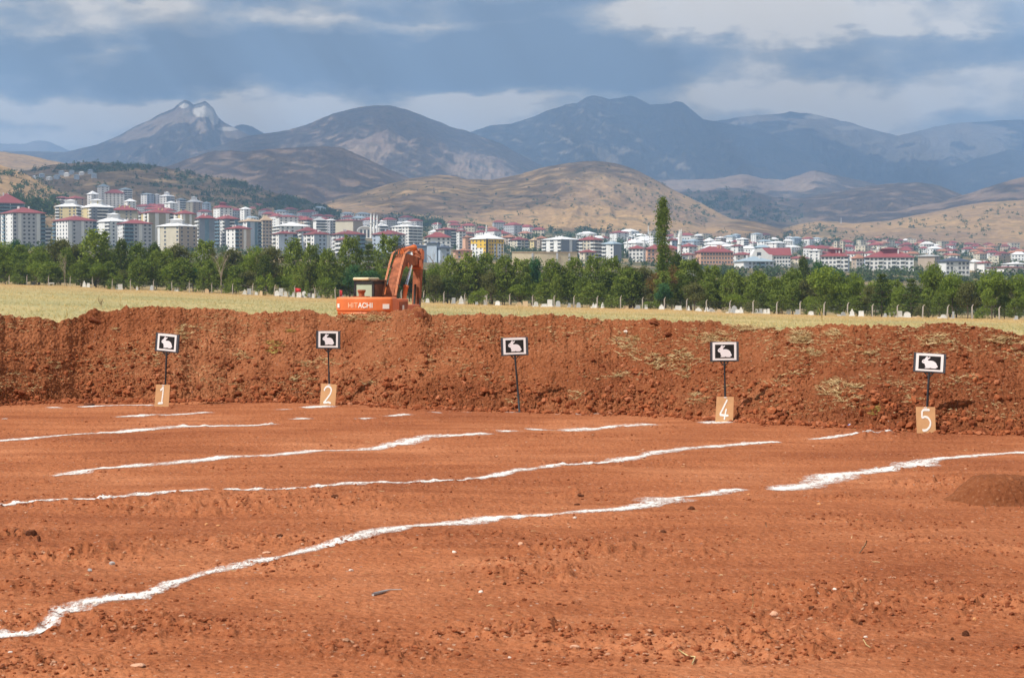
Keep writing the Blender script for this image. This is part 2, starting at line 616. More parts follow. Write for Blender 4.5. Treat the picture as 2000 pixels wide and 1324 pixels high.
def bank_point(k_i, s):
    """un-noised bank surface for column arrays and profile position s (0 foot, 1 crest, 2.2 back foot)"""
    db = np.interp(k_i, KB, DB); w_ = np.interp(k_i, KB, WB); zc = np.interp(k_i, KB, ZC)
    D = db + w_ * s
    fr = np.clip(s, -0.06, 1)
    hollow = 0.05 * np.sin(np.clip(s, 0, 1) * math.pi)               # slumped toe, rounded shoulder
    z = zc * (fr ** 1.0 * 0.94 + 0.06 * sstep(0.0, 1.0, fr)) - hollow * zc * 0.9 + 0.05 * sstep(0.0, 0.10, fr) * (1 - sstep(0.5, 1, fr))
    back = np.clip(s - 1, 0, 2)
    z = z - sstep(0, 1.35, back) * (zc + 0.45)
    return k_i * D, D, z


BKX = np.repeat(KB[None, :], len(SF), 0); BS = np.repeat(SF[:, None], len(KB), 1)
bx_, by_, bz_ = bank_point(BKX, BS)
env = sstep(-0.03, 0.06, BS)
crest_env = 1 - 0.75 * np.exp(-((BS - 1) / 0.08) ** 2)
lo_ = fbm(bx_ * 0.55, BS * 1.1 + 3, 3, 61)
md_ = fbm(bx_ * 2.6, BS * 5.0, 4, 71, 0.55)
fn_ = 0.62 * np.abs(fbm(bx_ * 12 + 1.5 * fbm(bx_ * 3, BS * 6, 2, 83), BS * 27, 3, 81, 0.62)) + 0.5 * np.abs(fbm(bx_ * 27, BS * 62, 2, 87))
toe = 1 + 0.9 * (1 - sstep(0.05, 0.42, BS))
dsp = env * (0.08 * lo_ * crest_env + 0.040 * md_ * (0.45 + 0.55 * crest_env) + 0.046 * (fn_ - 0.25) * toe)
# hollows and overhanging lumps that the photograph shows on the slope
for (hx, hy, rr, dd) in [(150, 745, 55, -.16), (60, 720, 70, .08), (180, 615, 16, .09), (450, 722, 22, -.06), (820, 620, 18, .12), (1240, 690, 60, .05),
                         (1600, 690, 40, -.07), (1560, 640, 60, .04), (1880, 690, 60, .05), (640, 700, 40, -.05), (980, 700, 70, -.06), (1470, 720, 60, -.05)]:
    kk = (hx - 1000) / F
    b_y = np.interp(hx, PXB, yb); c_y = np.interp(hx, PXB, yc)
    ss = (b_y - hy) / (b_y - c_y)
    dx_ = (KB - kk)[None, :] * F / rr; ds_ = (BS - ss) * (b_y - c_y) / rr
    dsp = dsp + dd * np.exp(-(dx_ ** 2 + ds_ ** 2))
front = 1 - sstep(0.95, 1.1, BS)
by2 = by_ - dsp * 0.55 * front
bz2 = bz_ + dsp * (0.80)
bz2 = np.where(BS < 0, -0.05, bz2)
BX, BY, BZ = BKX * by2, by2, bz2
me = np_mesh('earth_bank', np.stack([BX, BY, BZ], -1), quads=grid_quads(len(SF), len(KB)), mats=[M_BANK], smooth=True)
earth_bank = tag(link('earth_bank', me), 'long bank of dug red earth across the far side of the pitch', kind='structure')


def bank_at(px, py):
    """point on the bank seen at a photo pixel"""
    c = int(np.argmin(np.abs(PXB - px)))
    X_, Y_ = to_px(BX[:, c], BY[:, c], BZ[:, c])
    nfront = 166
    r = int(np.argmin(np.abs(Y_[:nfront] - py)))
    return BX[r, c], BY[r, c], BZ[r, c]


# ------------------------------------------------------------------ big terrain sheet: field, cemetery, valley floor
FENCE = [(18, 556), (53, 557), (95, 558.5), (137, 560), (181, 562), (219, 566), (255, 566.5), (300, 567.5), (336, 569), (370, 571), (414, 573),
         (454, 574.5), (494, 576), (536, 578), (576, 581), (615, 583), (655, 584), (700, 586), (742, 588), (784, 590), (827, 592), (867, 593),
         (908, 594.5), (951, 596), (996, 597), (1040, 599.5), (1082, 600), (1121, 601), (1166, 602), (1212, 603.5), (1255, 604.5), (1298, 605.5),
         (1341, 607), (1380, 609), (1425, 612), (1471, 613), (1517, 614.5), (1563, 615.5), (1609, 617), (1655, 618), (1704, 620), (1753, 620.5),
         (1802, 621.5), (1850, 622), (1899, 623), (1952, 624.5)]
FA = (-103.7, 380.0); FB = (73.0, 277.0)


def fence_D(px):
    k = (np.asarray(px, float) - 1000) / F
    # point on the straight fence line on the ray x = k y
    dx = FB[0] - FA[0]; dy = FB[1] - FA[1]
    s_ = (k * FA[1] - FA[0]) / (dx - k * dy)
    return FA[1] + s_ * dy


fpx = np.array([(-900, 530)] + FENCE + [(2900, 640)], float)


def fence_z(px):
    y = np.interp(px, fpx[:, 0], fpx[:, 1])
    return EYE + (HOR - y) / F * fence_D(px)


TCOL = np.array([0, 500, 1000, 1500, 2000.0])
TROW = [(520, (548, 566, 588, 602, 612)), (1100, (489, 505, 526, 541, 549)), (1500, (478, 490, 506, 521, 530)),
        (2000, (433, 462, 487, 502, 511)), (2600, (400, 427, 456, 484, 495)), (3400, (386, 408, 440, 462, 478)),
        (4600, (380, 398, 432, 448, 466)), (9500, (405, 412, 425, 436, 446))]


def terrain_z(px, D):
    px = np.asarray(px, float); D = np.asarray(D, float)
    px, D = np.broadcast_arrays(px, D)
    pc = np.clip(px, -250, 2250)
    Df = fence_D(np.clip(px, -700, 2700)); zf = fence_z(np.clip(px, -700, 2700))
    cols = np.concatenate([[-250], TCOL, [2250]])
    Dk = [np.full(px.shape, 34.0), Df]; Zk = [np.full(px.shape, 0.0), zf]
    for d, ys in TROW:
        y = np.interp(pc, cols, np.array([2 * ys[0] - (ys[0] + ys[1]) / 2, *ys, 2 * ys[-1] - (ys[-1] + ys[-2]) / 2]))
        Dk.append(np.full(px.shape, float(d))); Zk.append(EYE + (HOR - y) / F * d)
    z = np.where(D < 34, -0.32 + 0 * D, 0.0)
    for i in range(len(Dk) - 1):
        tt = np.clip((D - Dk[i]) / (Dk[i + 1] - Dk[i]), 0, 1)
        seg = (D >= Dk[i])
        z = np.where(seg, Zk[i] + (Zk[i + 1] - Zk[i]) * tt, z)
    return z


PIT = (-5.6, 80.0)                                       # where the excavator has dug itself in, behind the bank


def terrain_h(x, y):
    px = 1000 + F * x / np.maximum(y, 1.0)
    z = terrain_z(px, y)
    z = z + 0.10 * fbm(x * 0.05, y * 0.05, 3, 90) * sstep(60, 120, y)
    z = z + 2.2 * fbm(x * 0.006, y * 0.006, 3, 91) * sstep(700, 1300, y)
    r = np.hypot(x - PIT[0], y - PIT[1])
    z = z - 0.78 * (1 - sstep(6.5, 9.5, r))
    return z


TK = np.concatenate([[-1.6, -1.2, -0.9, -0.7, -0.55, -0.45, -0.38], np.linspace(-0.33, 0.33, 200), [0.38, 0.45, 0.55, 0.7, 0.9, 1.2, 1.6]])
TD = np.concatenate([[-60, -20, -5, 0.5, 2, 4, 8, 14, 20, 26, 30, 33.9], np.geomspace(34.5, 60, 8), np.linspace(64, 96, 20), np.geomspace(100, 9500, 124)])
TX = TK[None, :] * np.maximum(np.abs(TD), 60)[:, None] * np.where(TD > 60, 1, 1)[:, None]
TY = np.repeat(TD[:, None], len(TK), 1)
TZ = terrain_h(TX, np.maximum(TY, 1.0))
# never above the dirt pitch or bank near the camera
TZ = np.where(TY < 34, -0.4, TZ)

m_field, t, bs, out = new_mat('dry_field')
p = pos(t)
sepp = t.node('ShaderNodeSeparateXYZ'); t.put(sepp.inputs[0], p)
stretch = t.vm('MULTIPLY', p, (0.35, 1.0, 1.0))
n1 = t.noise(p, 0.035, 4, 0.6); n2 = t.noise(p, 0.45, 6, 0.7); n3 = t.noise(p, 3.0, 4, 0.7)
c = t.ramp(t.m('ADD', t.m('MULTIPLY', n1, 0.55), t.m('MULTIPLY', n2, 0.45)),
           [(0.36, (0.27, 0.265, 0.135)), (0.47, (0.38, 0.335, 0.165)), (0.55, (0.47, 0.375, 0.18)), (0.68, (0.52, 0.375, 0.175))])
far = t.attr('near_fence')
c = t.mix(t.m('MULTIPLY', far, 0.85), c, t.ramp(n2, [(0.35, (0.43, 0.28, 0.125)), (0.6, (0.54, 0.37, 0.175))]))
c = t.mix(t.rng(n3, 0.3, 0.7, 0.0, 0.35), c, (0.16, 0.15, 0.07, 1))
# cemetery and town ground further out
town = t.attr('town')
n4 = t.noise(p, 0.012, 5, 0.6)
c2 = t.ramp(n4, [(0.38, (0.07, 0.08, 0.04)), (0.52, (0.17, 0.14, 0.085)), (0.62, (0.36, 0.25, 0.12)), (0.75, (0.22, 0.17, 0.12))])
c2 = t.mix(t.rng(t.noise(p, 0.05, 5, 0.7), 0.5, 0.62), c2, (0.055, 0.075, 0.035, 1))
c = t.mix(town, c, c2)
c = t.mix(t.attr('pit'), c, (0.34, 0.11, 0.045, 1))
t.put(bs.inputs['Base Color'], c)
t.put(bs.inputs['Normal'], t.bump(n3, 0.6, 0.15))
TPX = 1000 + F * TX / np.maximum(TY, 1)
fd = fence_D(np.clip(TPX, -600, 2600))
nf = sstep(0.5, 0.93, TY / fd)
tw = sstep(1.06, 1.5, TY / fd)
pit = np.maximum(1 - sstep(8, 12, np.hypot(TX - PIT[0], TY - PIT[1])), (TY < 36) * 1.0)
me = np_mesh('grass_field', np.stack([TX, TY, TZ], -1), quads=grid_quads(len(TD), len(TK)), mats=[m_field], smooth=True,
             attrs={'near_fence': nf.ravel(), 'town': tw.ravel(), 'pit': pit.ravel()})
field = tag(link('field', me), 'dry grass field sloping down to the right, running on into the valley', kind='structure')


def th(x, y):
    """height of the terrain mesh at a point (bilinear on its grid)"""
    x = np.atleast_1d(np.asarray(x, float)); y = np.atleast_1d(np.asarray(y, float))
    r = np.clip(np.interp(y, TD, np.arange(len(TD))), 0, len(TD) - 1.001)
    c = np.clip(np.interp(x / np.maximum(y, 60), TK, np.arange(len(TK))), 0, len(TK) - 1.001)
    r0 = r.astype(int); c0 = c.astype(int); fr = r - r0; fc = c - c0
    return (TZ[r0, c0] * (1 - fr) * (1 - fc) + TZ[r0 + 1, c0] * fr * (1 - fc) + TZ[r0, c0 + 1] * (1 - fr) * fc + TZ[r0 + 1, c0 + 1] * fr * fc)


# ------------------------------------------------------------------ hills and mountains
def hill_material(name, tan, brown, green, patch=(0.5, 0.45, 0.38), gscale=0.004, gamt=0.5, dots=0.0, sc=1.0, fc=0.3):
    m_, t, bs, out = new_mat(name)
    p = pos(t)
    a = t.noise(p, 0.0016 * sc, 6, 0.62, 0.3)
    b = t.noise(p, 0.010 * sc, 6, 0.68)
    c = t.mix(t.rng(t.m('ADD', t.m('MULTIPLY', a, 0.65), t.m('MULTIPLY', b, 0.35)), 0.42, 0.60), brown, tan)
    g = t.noise(t.vm('ADD', p, (300, 70, 20)), gscale, 6, 0.72)
    c = t.mix(t.m('MULTIPLY', t.rng(t.m('ADD', g, t.m('MULTIPLY', t.attr('green'), 0.35)), 0.56, 0.66), gamt), c, green)
    if dots:
        v = t.voronoi(p, dots)
        gm = t.rng(t.noise(p, 0.003, 3, 0.5), 0.42, 0.6)
        c = t.mix(t.m('MULTIPLY', t.m('MULTIPLY', t.rng(v, 0.30, 0.16), gm), 0.8), c, green)
    fn = t.rng(t.noise(p, 0.045 * sc, 5, 0.75), 0.30, 0.70, 1 - fc, 1 + fc)
    c = t.mix(1.0, c, t.comb(fn, fn, fn), 'MULTIPLY')
    pt = t.rng(t.m('ADD', t.attr('patch'), t.m('MULTIPLY', t.m('SUBTRACT', b, 0.5), 1.0)), 0.35, 0.6)
    c = t.mix(pt, c, patch)
    t.put(bs.inputs['Base Color'], c)
    t.put(bs.inputs['Normal'], t.bump(t.m('ADD', b, t.m('MULTIPLY', a, 2.0)), 0.8, 26.0 / sc))
    return m_


HILLS = {}


def hill(name, label, ridge, Dn, Dr, ybase, mt, amp=0.05, nc=300, nr=56, gexp=1.0, seed=0, gully=9.0, pad=60, patch=(), green=(), rough=2.0, back=True, soft=9):
    """a hill whose crest line stands at distance Dr and whose foot stands at distance Dn"""
    r = np.array(ridge, float)
    px = np.linspace(r[0, 0] - pad, r[-1, 0] + pad, nc)
    yr = np.interp(px, r[:, 0], r[:, 1])
    lo = px < r[0, 0]; hi = px > r[-1, 0]
    if r[0, 0] > 5: yr[lo] += (r[0, 0] - px[lo]) * 0.35
    if r[-1, 0] < 1995: yr[hi] += (px[hi] - r[-1, 0]) * 0.35
    if soft > 1:
        kk = np.hanning(soft + 2)[1:-1]; kk /= kk.sum()
        yr = np.convolve(np.pad(yr, soft // 2, 'edge'), kk, 'valid')[:nc]
    yr = yr + rough * 0.5 * fbm(px / 22.0, px * 0, 4, seed + 5)
    zt = th(np.clip((px - 1000) / F, -.33, .33) * min(Dn, 9400), np.full(nc, min(Dn, 9400.0)))
    yb_ = HOR - (zt - EYE) * F / Dn + 3 + (0 if Dn < 9400 else 12)
    yb_ = np.maximum(yb_, yr + 4)
    tt = np.linspace(0, 1, nr)[:, None] ** 0.9
    D = Dn + (Dr - Dn) * tt + 0 * px[None, :]
    g = tt ** gexp
    ys = yb_[None, :] + (yr - yb_)[None, :] * g
    H = (HOR - yr)[None, :] / F * Dr
    zr = EYE + (HOR - ys) / F * D
    hgt = np.maximum((yb_ - yr)[None, :] / F * Dr, 10)
    kx = (px[None, :] - 1000) / F
    X = kx * D
    wx = X / (Dr * 0.06); wy = D / (Dr * 0.06)
    wpx = px[None, :] / 1000.0 * gully + 0.9 * fbm(wx * 0.7, wy * 0.5, 2, seed + 3)
    gl = ridged(wpx, tt * 1.6 + 0.6 * perlin(wx, wy, seed), 4, seed + 20, 0.55)
    lumps = fbm(wx * 1.3, wy * 0.8, 5, seed + 40)
    env_ = np.sin(np.clip(tt, 0, 1) * math.pi) ** 0.7 * (1 - 0.25 * tt)
    zr = zr + env_ * hgt * amp * (gl * 0.75 + lumps * 0.7 - 0.5)
    rows = [np.stack([X, D, zr], -1)]
    if back:
        tb = np.linspace(0.08, 1, 7)[:, None]
        Dbk = Dr + (Dr - Dn) * 0.5 * tb + 0 * px[None, :]
        zb = zr[-1][None, :] - hgt * (tb ** 1.3) * 1.0
        rows.append(np.stack([kx * Dbk, Dbk, zb], -1))
    co = np.concatenate(rows, 0)
    nrr = co.shape[0]
    sxp, syp = to_px(co[..., 0], co[..., 1], co[..., 2])
    pa = np.zeros(sxp.shape); ga = np.zeros(sxp.shape)
    wob = 0.35 * fbm(sxp / 40, syp / 20, 3, seed + 60)
    for (qx, qy, ax, ay) in patch:
        pa = np.maximum(pa, 1 - (((sxp - qx) / ax) ** 2 + ((syp - qy) / ay) ** 2) * 0.5 + wob * .6)
    for (qx, qy, ax, ay) in green:
        ga = np.maximum(ga, 1 - (((sxp - qx) / ax) ** 2 + ((syp - qy) / ay) ** 2) * 0.5)
    me = np_mesh(name, co, quads=grid_quads(nrr, nc), mats=[mt], smooth=True,
                 attrs={'patch': np.clip(pa, 0, 1).ravel(), 'green': np.clip(ga, 0, 1).ravel()})
    o = tag(link(name, me), label, kind='structure')
    HILLS[label] = co[:nr]
    return o, co


M_BLUE = hill_material('far_mountain_rock', (0.24, 0.19, 0.145), (0.17, 0.14, 0.11), (0.07, 0.085, 0.05), (0.34, 0.29, 0.23), gamt=0.12, sc=0.6, fc=0.12)
M_ROCK = hill_material('limestone_mountain', (0.27, 0.20, 0.145), (0.19, 0.135, 0.10), (0.09, 0.09, 0.055), (0.60, 0.54, 0.46), gamt=0.4, sc=0.8)
M_DOME = hill_material('scrubby_mountain', (0.31, 0.225, 0.16), (0.22, 0.15, 0.11), (0.10, 0.095, 0.06), (0.52, 0.38, 0.26), gscale=0.006, gamt=0.5, dots=0.012)
M_BROWN = hill_material('brown_hill', (0.235, 0.155, 0.10), (0.185, 0.12, 0.08), (0.10, 0.095, 0.055), (0.5, 0.38, 0.2), gamt=0.35, sc=1.2)
M_SAND = hill_material('dry_sandy_hill', (0.43, 0.27, 0.12), (0.26, 0.17, 0.10), (0.10, 0.10, 0.055), (0.55, 0.38, 0.17), gscale=0.008, gamt=0.45, dots=0.022, sc=1.6)
M_GREEN = hill_material('wooded_brown_hill', (0.25, 0.17, 0.09), (0.18, 0.12, 0.07), (0.050, 0.065, 0.035), (0.5, 0.38, 0.2), gscale=0.010, gamt=0.75, dots=0.03, sc=1.5)

hill('mountain', 'pale blue range on the horizon at the far left', [(-60, 285), (0, 281), (45, 283), (70, 276), (95, 276), (120, 288), (142, 297)],
     13500, 19000, 330, M_BLUE, nc=120, nr=24, seed=1)
hill('mountain', 'small bluish peak behind the limestone mountain', [(445, 258), (462, 247), (478, 244), (495, 249), (520, 264)],
     12800, 15500, 310, M_BLUE, nc=80, nr=24, seed=2, soft=3)
hill('mountain', 'steep mountain with a bare cream limestone summit', [(-120, 300), (0, 296), (130, 298), (190, 284), (235, 266), (262, 250), (290, 238), (312, 225), (340, 214), (352, 203), (362, 197),
     (372, 199), (379, 206), (390, 203), (403, 199), (412, 207), (420, 214), (426, 228), (438, 240), (458, 250), (480, 262), (500, 270), (540, 285)],
     7500, 12500, 345, M_ROCK, amp=0.10, seed=3, soft=3, rough=1.5, nc=380, gully=16, patch=[(358, 206, 10, 6), (398, 216, 20, 13), (418, 232, 9, 12), (445, 252, 22, 4)])
hill('mountain', 'broad blue mountain ridge with several summits', [(860, 275), (900, 266), (930, 255), (960, 246), (1000, 243), (1040, 230), (1070, 217), (1105, 206), (1125, 203), (1143, 192), (1158, 188), (1175, 191),
     (1190, 196), (1210, 193), (1228, 188), (1245, 193), (1268, 206), (1295, 205), (1308, 203), (1320, 199), (1335, 203), (1352, 218), (1372, 234), (1400, 240), (1440, 246), (1500, 262), (1560, 290), (1650, 330), (1800, 372)],
     8800, 14800, 400, M_BLUE, amp=0.09, seed=14, soft=3, nc=420, nr=70, gully=13, gexp=0.95)
hill('mountain', 'blue right-hand range with a pale bare summit', [(1380, 240), (1420, 234), (1445, 230), (1480, 226), (1510, 225), (1530, 222), (1543, 219), (1560, 222), (1585, 224), (1620, 232), (1660, 241), (1700, 254),
     (1752, 266), (1790, 258), (1830, 247), (1870, 241), (1920, 239), (1970, 235), (2000, 236), (2100, 240)],
     10200, 16600, 400, M_BLUE, amp=0.10, seed=25, soft=3, nc=380, nr=64, gully=13, patch=[(1600, 228, 30, 4), (1660, 250, 30, 4)])
hill('mountain', 'dark blue shoulder rising at the right edge', [(1800, 365), (1850, 335), (1900, 312), (1935, 303), (1970, 292), (2000, 298), (2060, 300)],
     8600, 13500, 400, M_BLUE, amp=0.07, seed=36, soft=5, nc=160, nr=40)
hill('mountain', 'round dome mountain dotted with scrub', [(430, 285), (480, 268), (520, 262), (560, 256), (600, 245), (630, 232), (660, 221), (700, 211), (740, 207), (770, 209), (800, 217), (830, 229), (860, 240), (880, 249),
     (910, 256), (940, 268), (980, 282), (1020, 305), (1065, 328), (1110, 345)],
     6200, 9500, 395, M_DOME, amp=0.07, seed=47, soft=7, nc=380, nr=70, gully=14, gexp=0.85)
hill('hill', 'low rolling foothills below the blue ridge', [(1180, 372), (1250, 352), (1330, 352), (1400, 350), (1450, 340), (1490, 350), (1530, 352), (1590, 332), (1640, 345), (1720, 362), (1800, 378)],
     6500, 8600, 410, M_DOME, amp=0.12, seed=48, nc=240, nr=40)
hill('hill', 'dark forested brown hills behind the sandy ones', [(1280, 385), (1330, 376), (1430, 370), (1470, 375), (1510, 386), (1560, 389), (1620, 378), (1680, 366), (1740, 359), (1790, 357), (1830, 362), (1870, 378), (1930, 400)],
     4700, 6300, (440, 440, 440), M_BROWN, amp=0.10, seed=58, nc=300, nr=50, gully=13, green=[(1400, 400, 90, 28), (1500, 425, 80, 20)])
hill('hill', 'brown dome hill in cloud shade', [(300, 335), (340, 322), (380, 307), (420, 295), (450, 295), (480, 298), (530, 292), (600, 288), (640, 286), (670, 290), (700, 303), (740, 322), (795, 347), (850, 365)],
     4300, 5600, 415, M_BROWN, amp=0.09, seed=69, nc=300, nr=50, gully=12, gexp=0.9)
hill('hill', 'long brown spur climbing to the right edge', [(1700, 418), (1760, 409), (1830, 395), (1880, 382), (1940, 362), (2000, 345), (2080, 325)],
     4200, 5300, 440, M_BROWN, amp=0.08, seed=75, nc=160, nr=40)
hill('hill', 'wide dry hill with scattered bushes in the centre', [(640, 395), (700, 378), (760, 360), (800, 350), (860, 342), (890, 345), (905, 350), (960, 352), (1010, 343), (1060, 328), (1110, 319), (1160, 315), (1200, 319), (1240, 332),
     (1280, 352), (1320, 374), (1370, 398), (1410, 420), (1450, 438)],
     3000, 4200, (452, 462, 470), M_SAND, amp=0.06, seed=80, nc=420, nr=70, gully=12, gexp=0.8, rough=1.2)
hill('hill', 'pale pinkish hill at the left edge', [(-100, 296), (0, 297), (50, 303), (110, 316), (170, 330)], 3900, 4700, 360, M_SAND, seed=84, nc=80, nr=24)
hill('hill', 'low sandy mound beyond the town', [(1300, 452), (1350, 440), (1400, 431), (1440, 428), (1480, 434), (1520, 446), (1560, 458)], 2900, 3500, 470, M_SAND, amp=0.05, seed=88, nc=120, nr=30)
hill('hill', 'smooth sandy hills on the right above the houses', [(1440, 470), (1480, 462), (1520, 449), (1560, 438), (1600, 432), (1640, 434), (1665, 437), (1700, 434), (1740, 431), (1770, 424), (1820, 415), (1870, 404), (1920, 396), (2000, 391), (2080, 388)],
     2900, 3700, (470, 475, 482), M_SAND, amp=0.05, seed=95, nc=300, nr=50, gully=11, gexp=0.85, rough=1.0, green=[(1620, 455, 20, 6)])
hill('hill', 'dark scrubby hill behind the upper town', [(-60, 352), (60, 332), (100, 323), (180, 317), (230, 320), (300, 323), (350, 333), (400, 345), (450, 350), (490, 362), (520, 372), (580, 390), (640, 407), (690, 424)],
     2450, 3200, (425, 450, 460), M_GREEN, amp=0.06, seed=101, nc=360, nr=60, gully=11, gexp=0.85, rough=1.5, green=[(190, 330, 50, 7), (260, 325, 50, 5), (560, 395, 70, 9), (620, 410, 60, 10), (380, 355, 20, 6), (480, 360, 40, 6)])
hill('hill', 'sunlit yellow hillside at the left edge with olive bushes', [(-120, 310), (0, 322), (40, 336), (70, 350), (110, 372), (140, 386), (180, 408)],
     1900, 2350, (420, 430, 430), M_SAND, amp=0.05, seed=111, nc=140, nr=40, gexp=0.9)

# ------------------------------------------------------------------ clouds above the mountains: they shade them as in the photograph
LIT = {  # sunlit places per hill, in photo pixels (x, y, rx, ry); everything else on these hills lies in cloud shade
    'pale blue range on the horizon at the far left': [],
    'small bluish peak behind the limestone mountain': [],
    'steep mountain with a bare cream limestone summit': [(365, 212, 30, 14), (402, 226, 26, 26), (300, 234, 60, 11), (435, 250, 50, 12), (235, 266, 60, 9), (480, 262, 30, 9)],
    'broad blue mountain ridge with several summits': [(1240, 305, 60, 18), (1300, 335, 75, 20), (1350, 362, 70, 16), (1190, 303, 30, 8), (1340, 312, 30, 8)],
    'blue right-hand range with a pale bare summit': [(1620, 240, 60, 11), (1690, 270, 55, 20), (1850, 265, 110, 18), (1470, 233, 30, 6), (1800, 300, 60, 14), (1920, 300, 40, 8)],
    'dark blue shoulder rising at the right edge': [],
    'round dome mountain dotted with scrub': [(715, 290, 46, 18), (765, 266, 28, 10), (925, 320, 48, 22), (962, 340, 34, 12)],
    'low rolling foothills below the blue ridge': [(1450, 352, 34, 14), (1530, 360, 60, 12), (1590, 345, 30, 8), (1350, 360, 60, 14)],
    'dark forested brown hills behind the sandy ones': [(1290, 390, 30, 12), (1560, 432, 30, 5)],
    'brown dome hill in cloud shade': [(440, 350, 60, 5)],
    'long brown spur climbing to the right edge': [(1890, 382, 100, 7), (1990, 350, 60, 7), (1780, 405, 60, 5)],
    'wide dry hill with scattered bushes in the centre': [(1245, 408, 160, 44), (1170, 355, 40, 6), (1010, 432, 130, 18), (800, 434, 180, 10), (1380, 420, 120, 50), (680, 410, 60, 8)],
    'dark scrubby hill behind the upper town': [(430, 412, 90, 7), (300, 420, 60, 5), (60, 420, 90, 20), (430, 349, 30, 4)],
}
m_cloud = bpy.data.materials.new('cloud'); m_cloud.use_nodes = True
t = NT(m_cloud.node_tree); t.n.clear()
df = t.node('ShaderNodeBsdfDiffuse'); df.inputs[0].default_value = (0.9, 0.9, 0.92, 1)
tl = t.node('ShaderNodeBsdfTranslucent'); tl.inputs[0].default_value = (0.85, 0.87, 0.92, 1)
tp = t.node('ShaderNodeBsdfTransparent')
mx = t.node('ShaderNodeMixShader'); mx.inputs[0].default_value = 0.5
t.l.new(df.outputs[0], mx.inputs[1]); t.l.new(tl.outputs[0], mx.inputs[2])
mx2 = t.node('ShaderNodeMixShader'); mx2.inputs[0].default_value = 0.30
t.l.new(mx.outputs[0], mx2.inputs[1]); t.l.new(tp.outputs[0], mx2.inputs[2])
o_ = t.node('ShaderNodeOutputMaterial'); t.l.new(mx2.outputs[0], o_.inputs[0])

ICO_V = None


def ico():
    ph = (1 + 5 ** .5) / 2
    v = np.array([(-1, ph, 0), (1, ph, 0), (-1, -ph, 0), (1, -ph, 0), (0, -1, ph), (0, 1, ph), (0, -1, -ph), (0, 1, -ph), (ph, 0, -1), (ph, 0, 1), (-ph, 0, -1), (-ph, 0, 1)], float)
    v /= np.linalg.norm(v[0])
    f = np.array([(0, 11, 5), (0, 5, 1), (0, 1, 7), (0, 7, 10), (0, 10, 11), (1, 5, 9), (5, 11, 4), (11, 10, 2), (10, 7, 6), (7, 1, 8), (3, 9, 4), (3, 4, 2), (3, 2, 6), (3, 6, 8), (3, 8, 9),
                  (4, 9, 5), (2, 4, 11), (6, 2, 10), (8, 6, 7), (9, 8, 1)])
    return v, f


IV, IF = ico()


def scatter_blobs(P, R, jitter=0.25, seed=1, rot=True):
    """many rough 20-faced lumps in one mesh: P (n,3) centres, R (n,3) radii"""
    rg = np.random.default_rng(seed)
    n = len(P)
    V_ = np.repeat(IV[None], n, 0) * (1 + jitter * rg.uniform(-1, 1, (n, 12, 1)))
    if rot:
        a = rg.uniform(0, 2 * math.pi, n); b = rg.uniform(0, 2 * math.pi, n)
        ca, sa, cb, sb = np.cos(a)[:, None], np.sin(a)[:, None], np.cos(b)[:, None], np.sin(b)[:, None]
        x, y, z = V_[..., 0], V_[..., 1], V_[..., 2]
        y, z = y * cb - z * sb, y * sb + z * cb
        V_ = np.stack([x, y, z], -1)
    V_ = V_ * R[:, None, :]
    if rot:
        x, y, z = V_[..., 0], V_[..., 1], V_[..., 2]
        V_ = np.stack([x * ca - y * sa, x * sa + y * ca, z], -1)
    V_ = V_ + P[:, None, :]
    Fc = IF[None] + (np.arange(n) * 12)[:, None, None]
    return V_.reshape(-1, 3), Fc.reshape(-1, 3)


cells = {}
opened = set()
HC = 3300.0
for lab, lits in LIT.items():
    co = HILLS[lab]
    sx2, sy2 = to_px(co[..., 0], co[..., 1], co[..., 2])
    lit = np.zeros(sx2.shape, bool)
    wob = fbm(sx2 / 30, sy2 / 14, 3, 77) * 0.35
    for (qx, qy, ax, ay) in lits:
        lit |= (((sx2 - qx) / ax) ** 2 + ((sy2 - qy) / ay) ** 2 + wob) < 1
    Dm = co[..., 1].mean()
    if lits == [] and Dm > 15500: continue
    cs = 32.0 if Dm < 4100 else (48.0 if Dm < 6500 else (62.0 if Dm < 9000 else 100.0 if Dm < 12500 else 170.0))
    for (dx, dy) in [(0, 0), (0.5, 0), (-0.5, 0), (0, .5), (0, -.5)]:      # fill between mesh columns so that the shade has no gaps
        for flag, P0 in ((0, co[~lit]), (1, co[lit])):
            if flag and (dx or dy): continue
            Q = P0 + S[None, :] * ((HC - P0[:, 2]) / S[2])[:, None] + np.array([dx * cs, dy * cs, 0])
            key = np.unique(np.round(Q[:, :2] / cs).astype(int), axis=0)
            for kk in map(tuple, key):
                if flag: opened.add((cs, kk))
                else: cells[(cs, kk)] = (kk[0] * cs, kk[1] * cs, HC, cs)
cells = {k: v for k, v in cells.items() if k not in opened}
arr = np.array(list(cells.values()))
rg = np.random.default_rng(3)
P = arr[:, :3].copy(); P[:, :2] += rg.uniform(-.12, .12, (len(P), 2)) * arr[:, 3:4]; P[:, 2] += rg.uniform(-30, 60, len(P))
R = np.stack([arr[:, 3] * .66, arr[:, 3] * .66, arr[:, 3] * .3], 1)
v_, f_ = scatter_blobs(P, R, 0.12, 4, rot=False)
me = np_mesh('cloud', v_, tris=f_, mats=[m_cloud], smooth=True)
tag(link('cloud', me), 'broken cloud deck high above the mountains that shades them', kind='stuff')
print('cloud lumps', len(P))

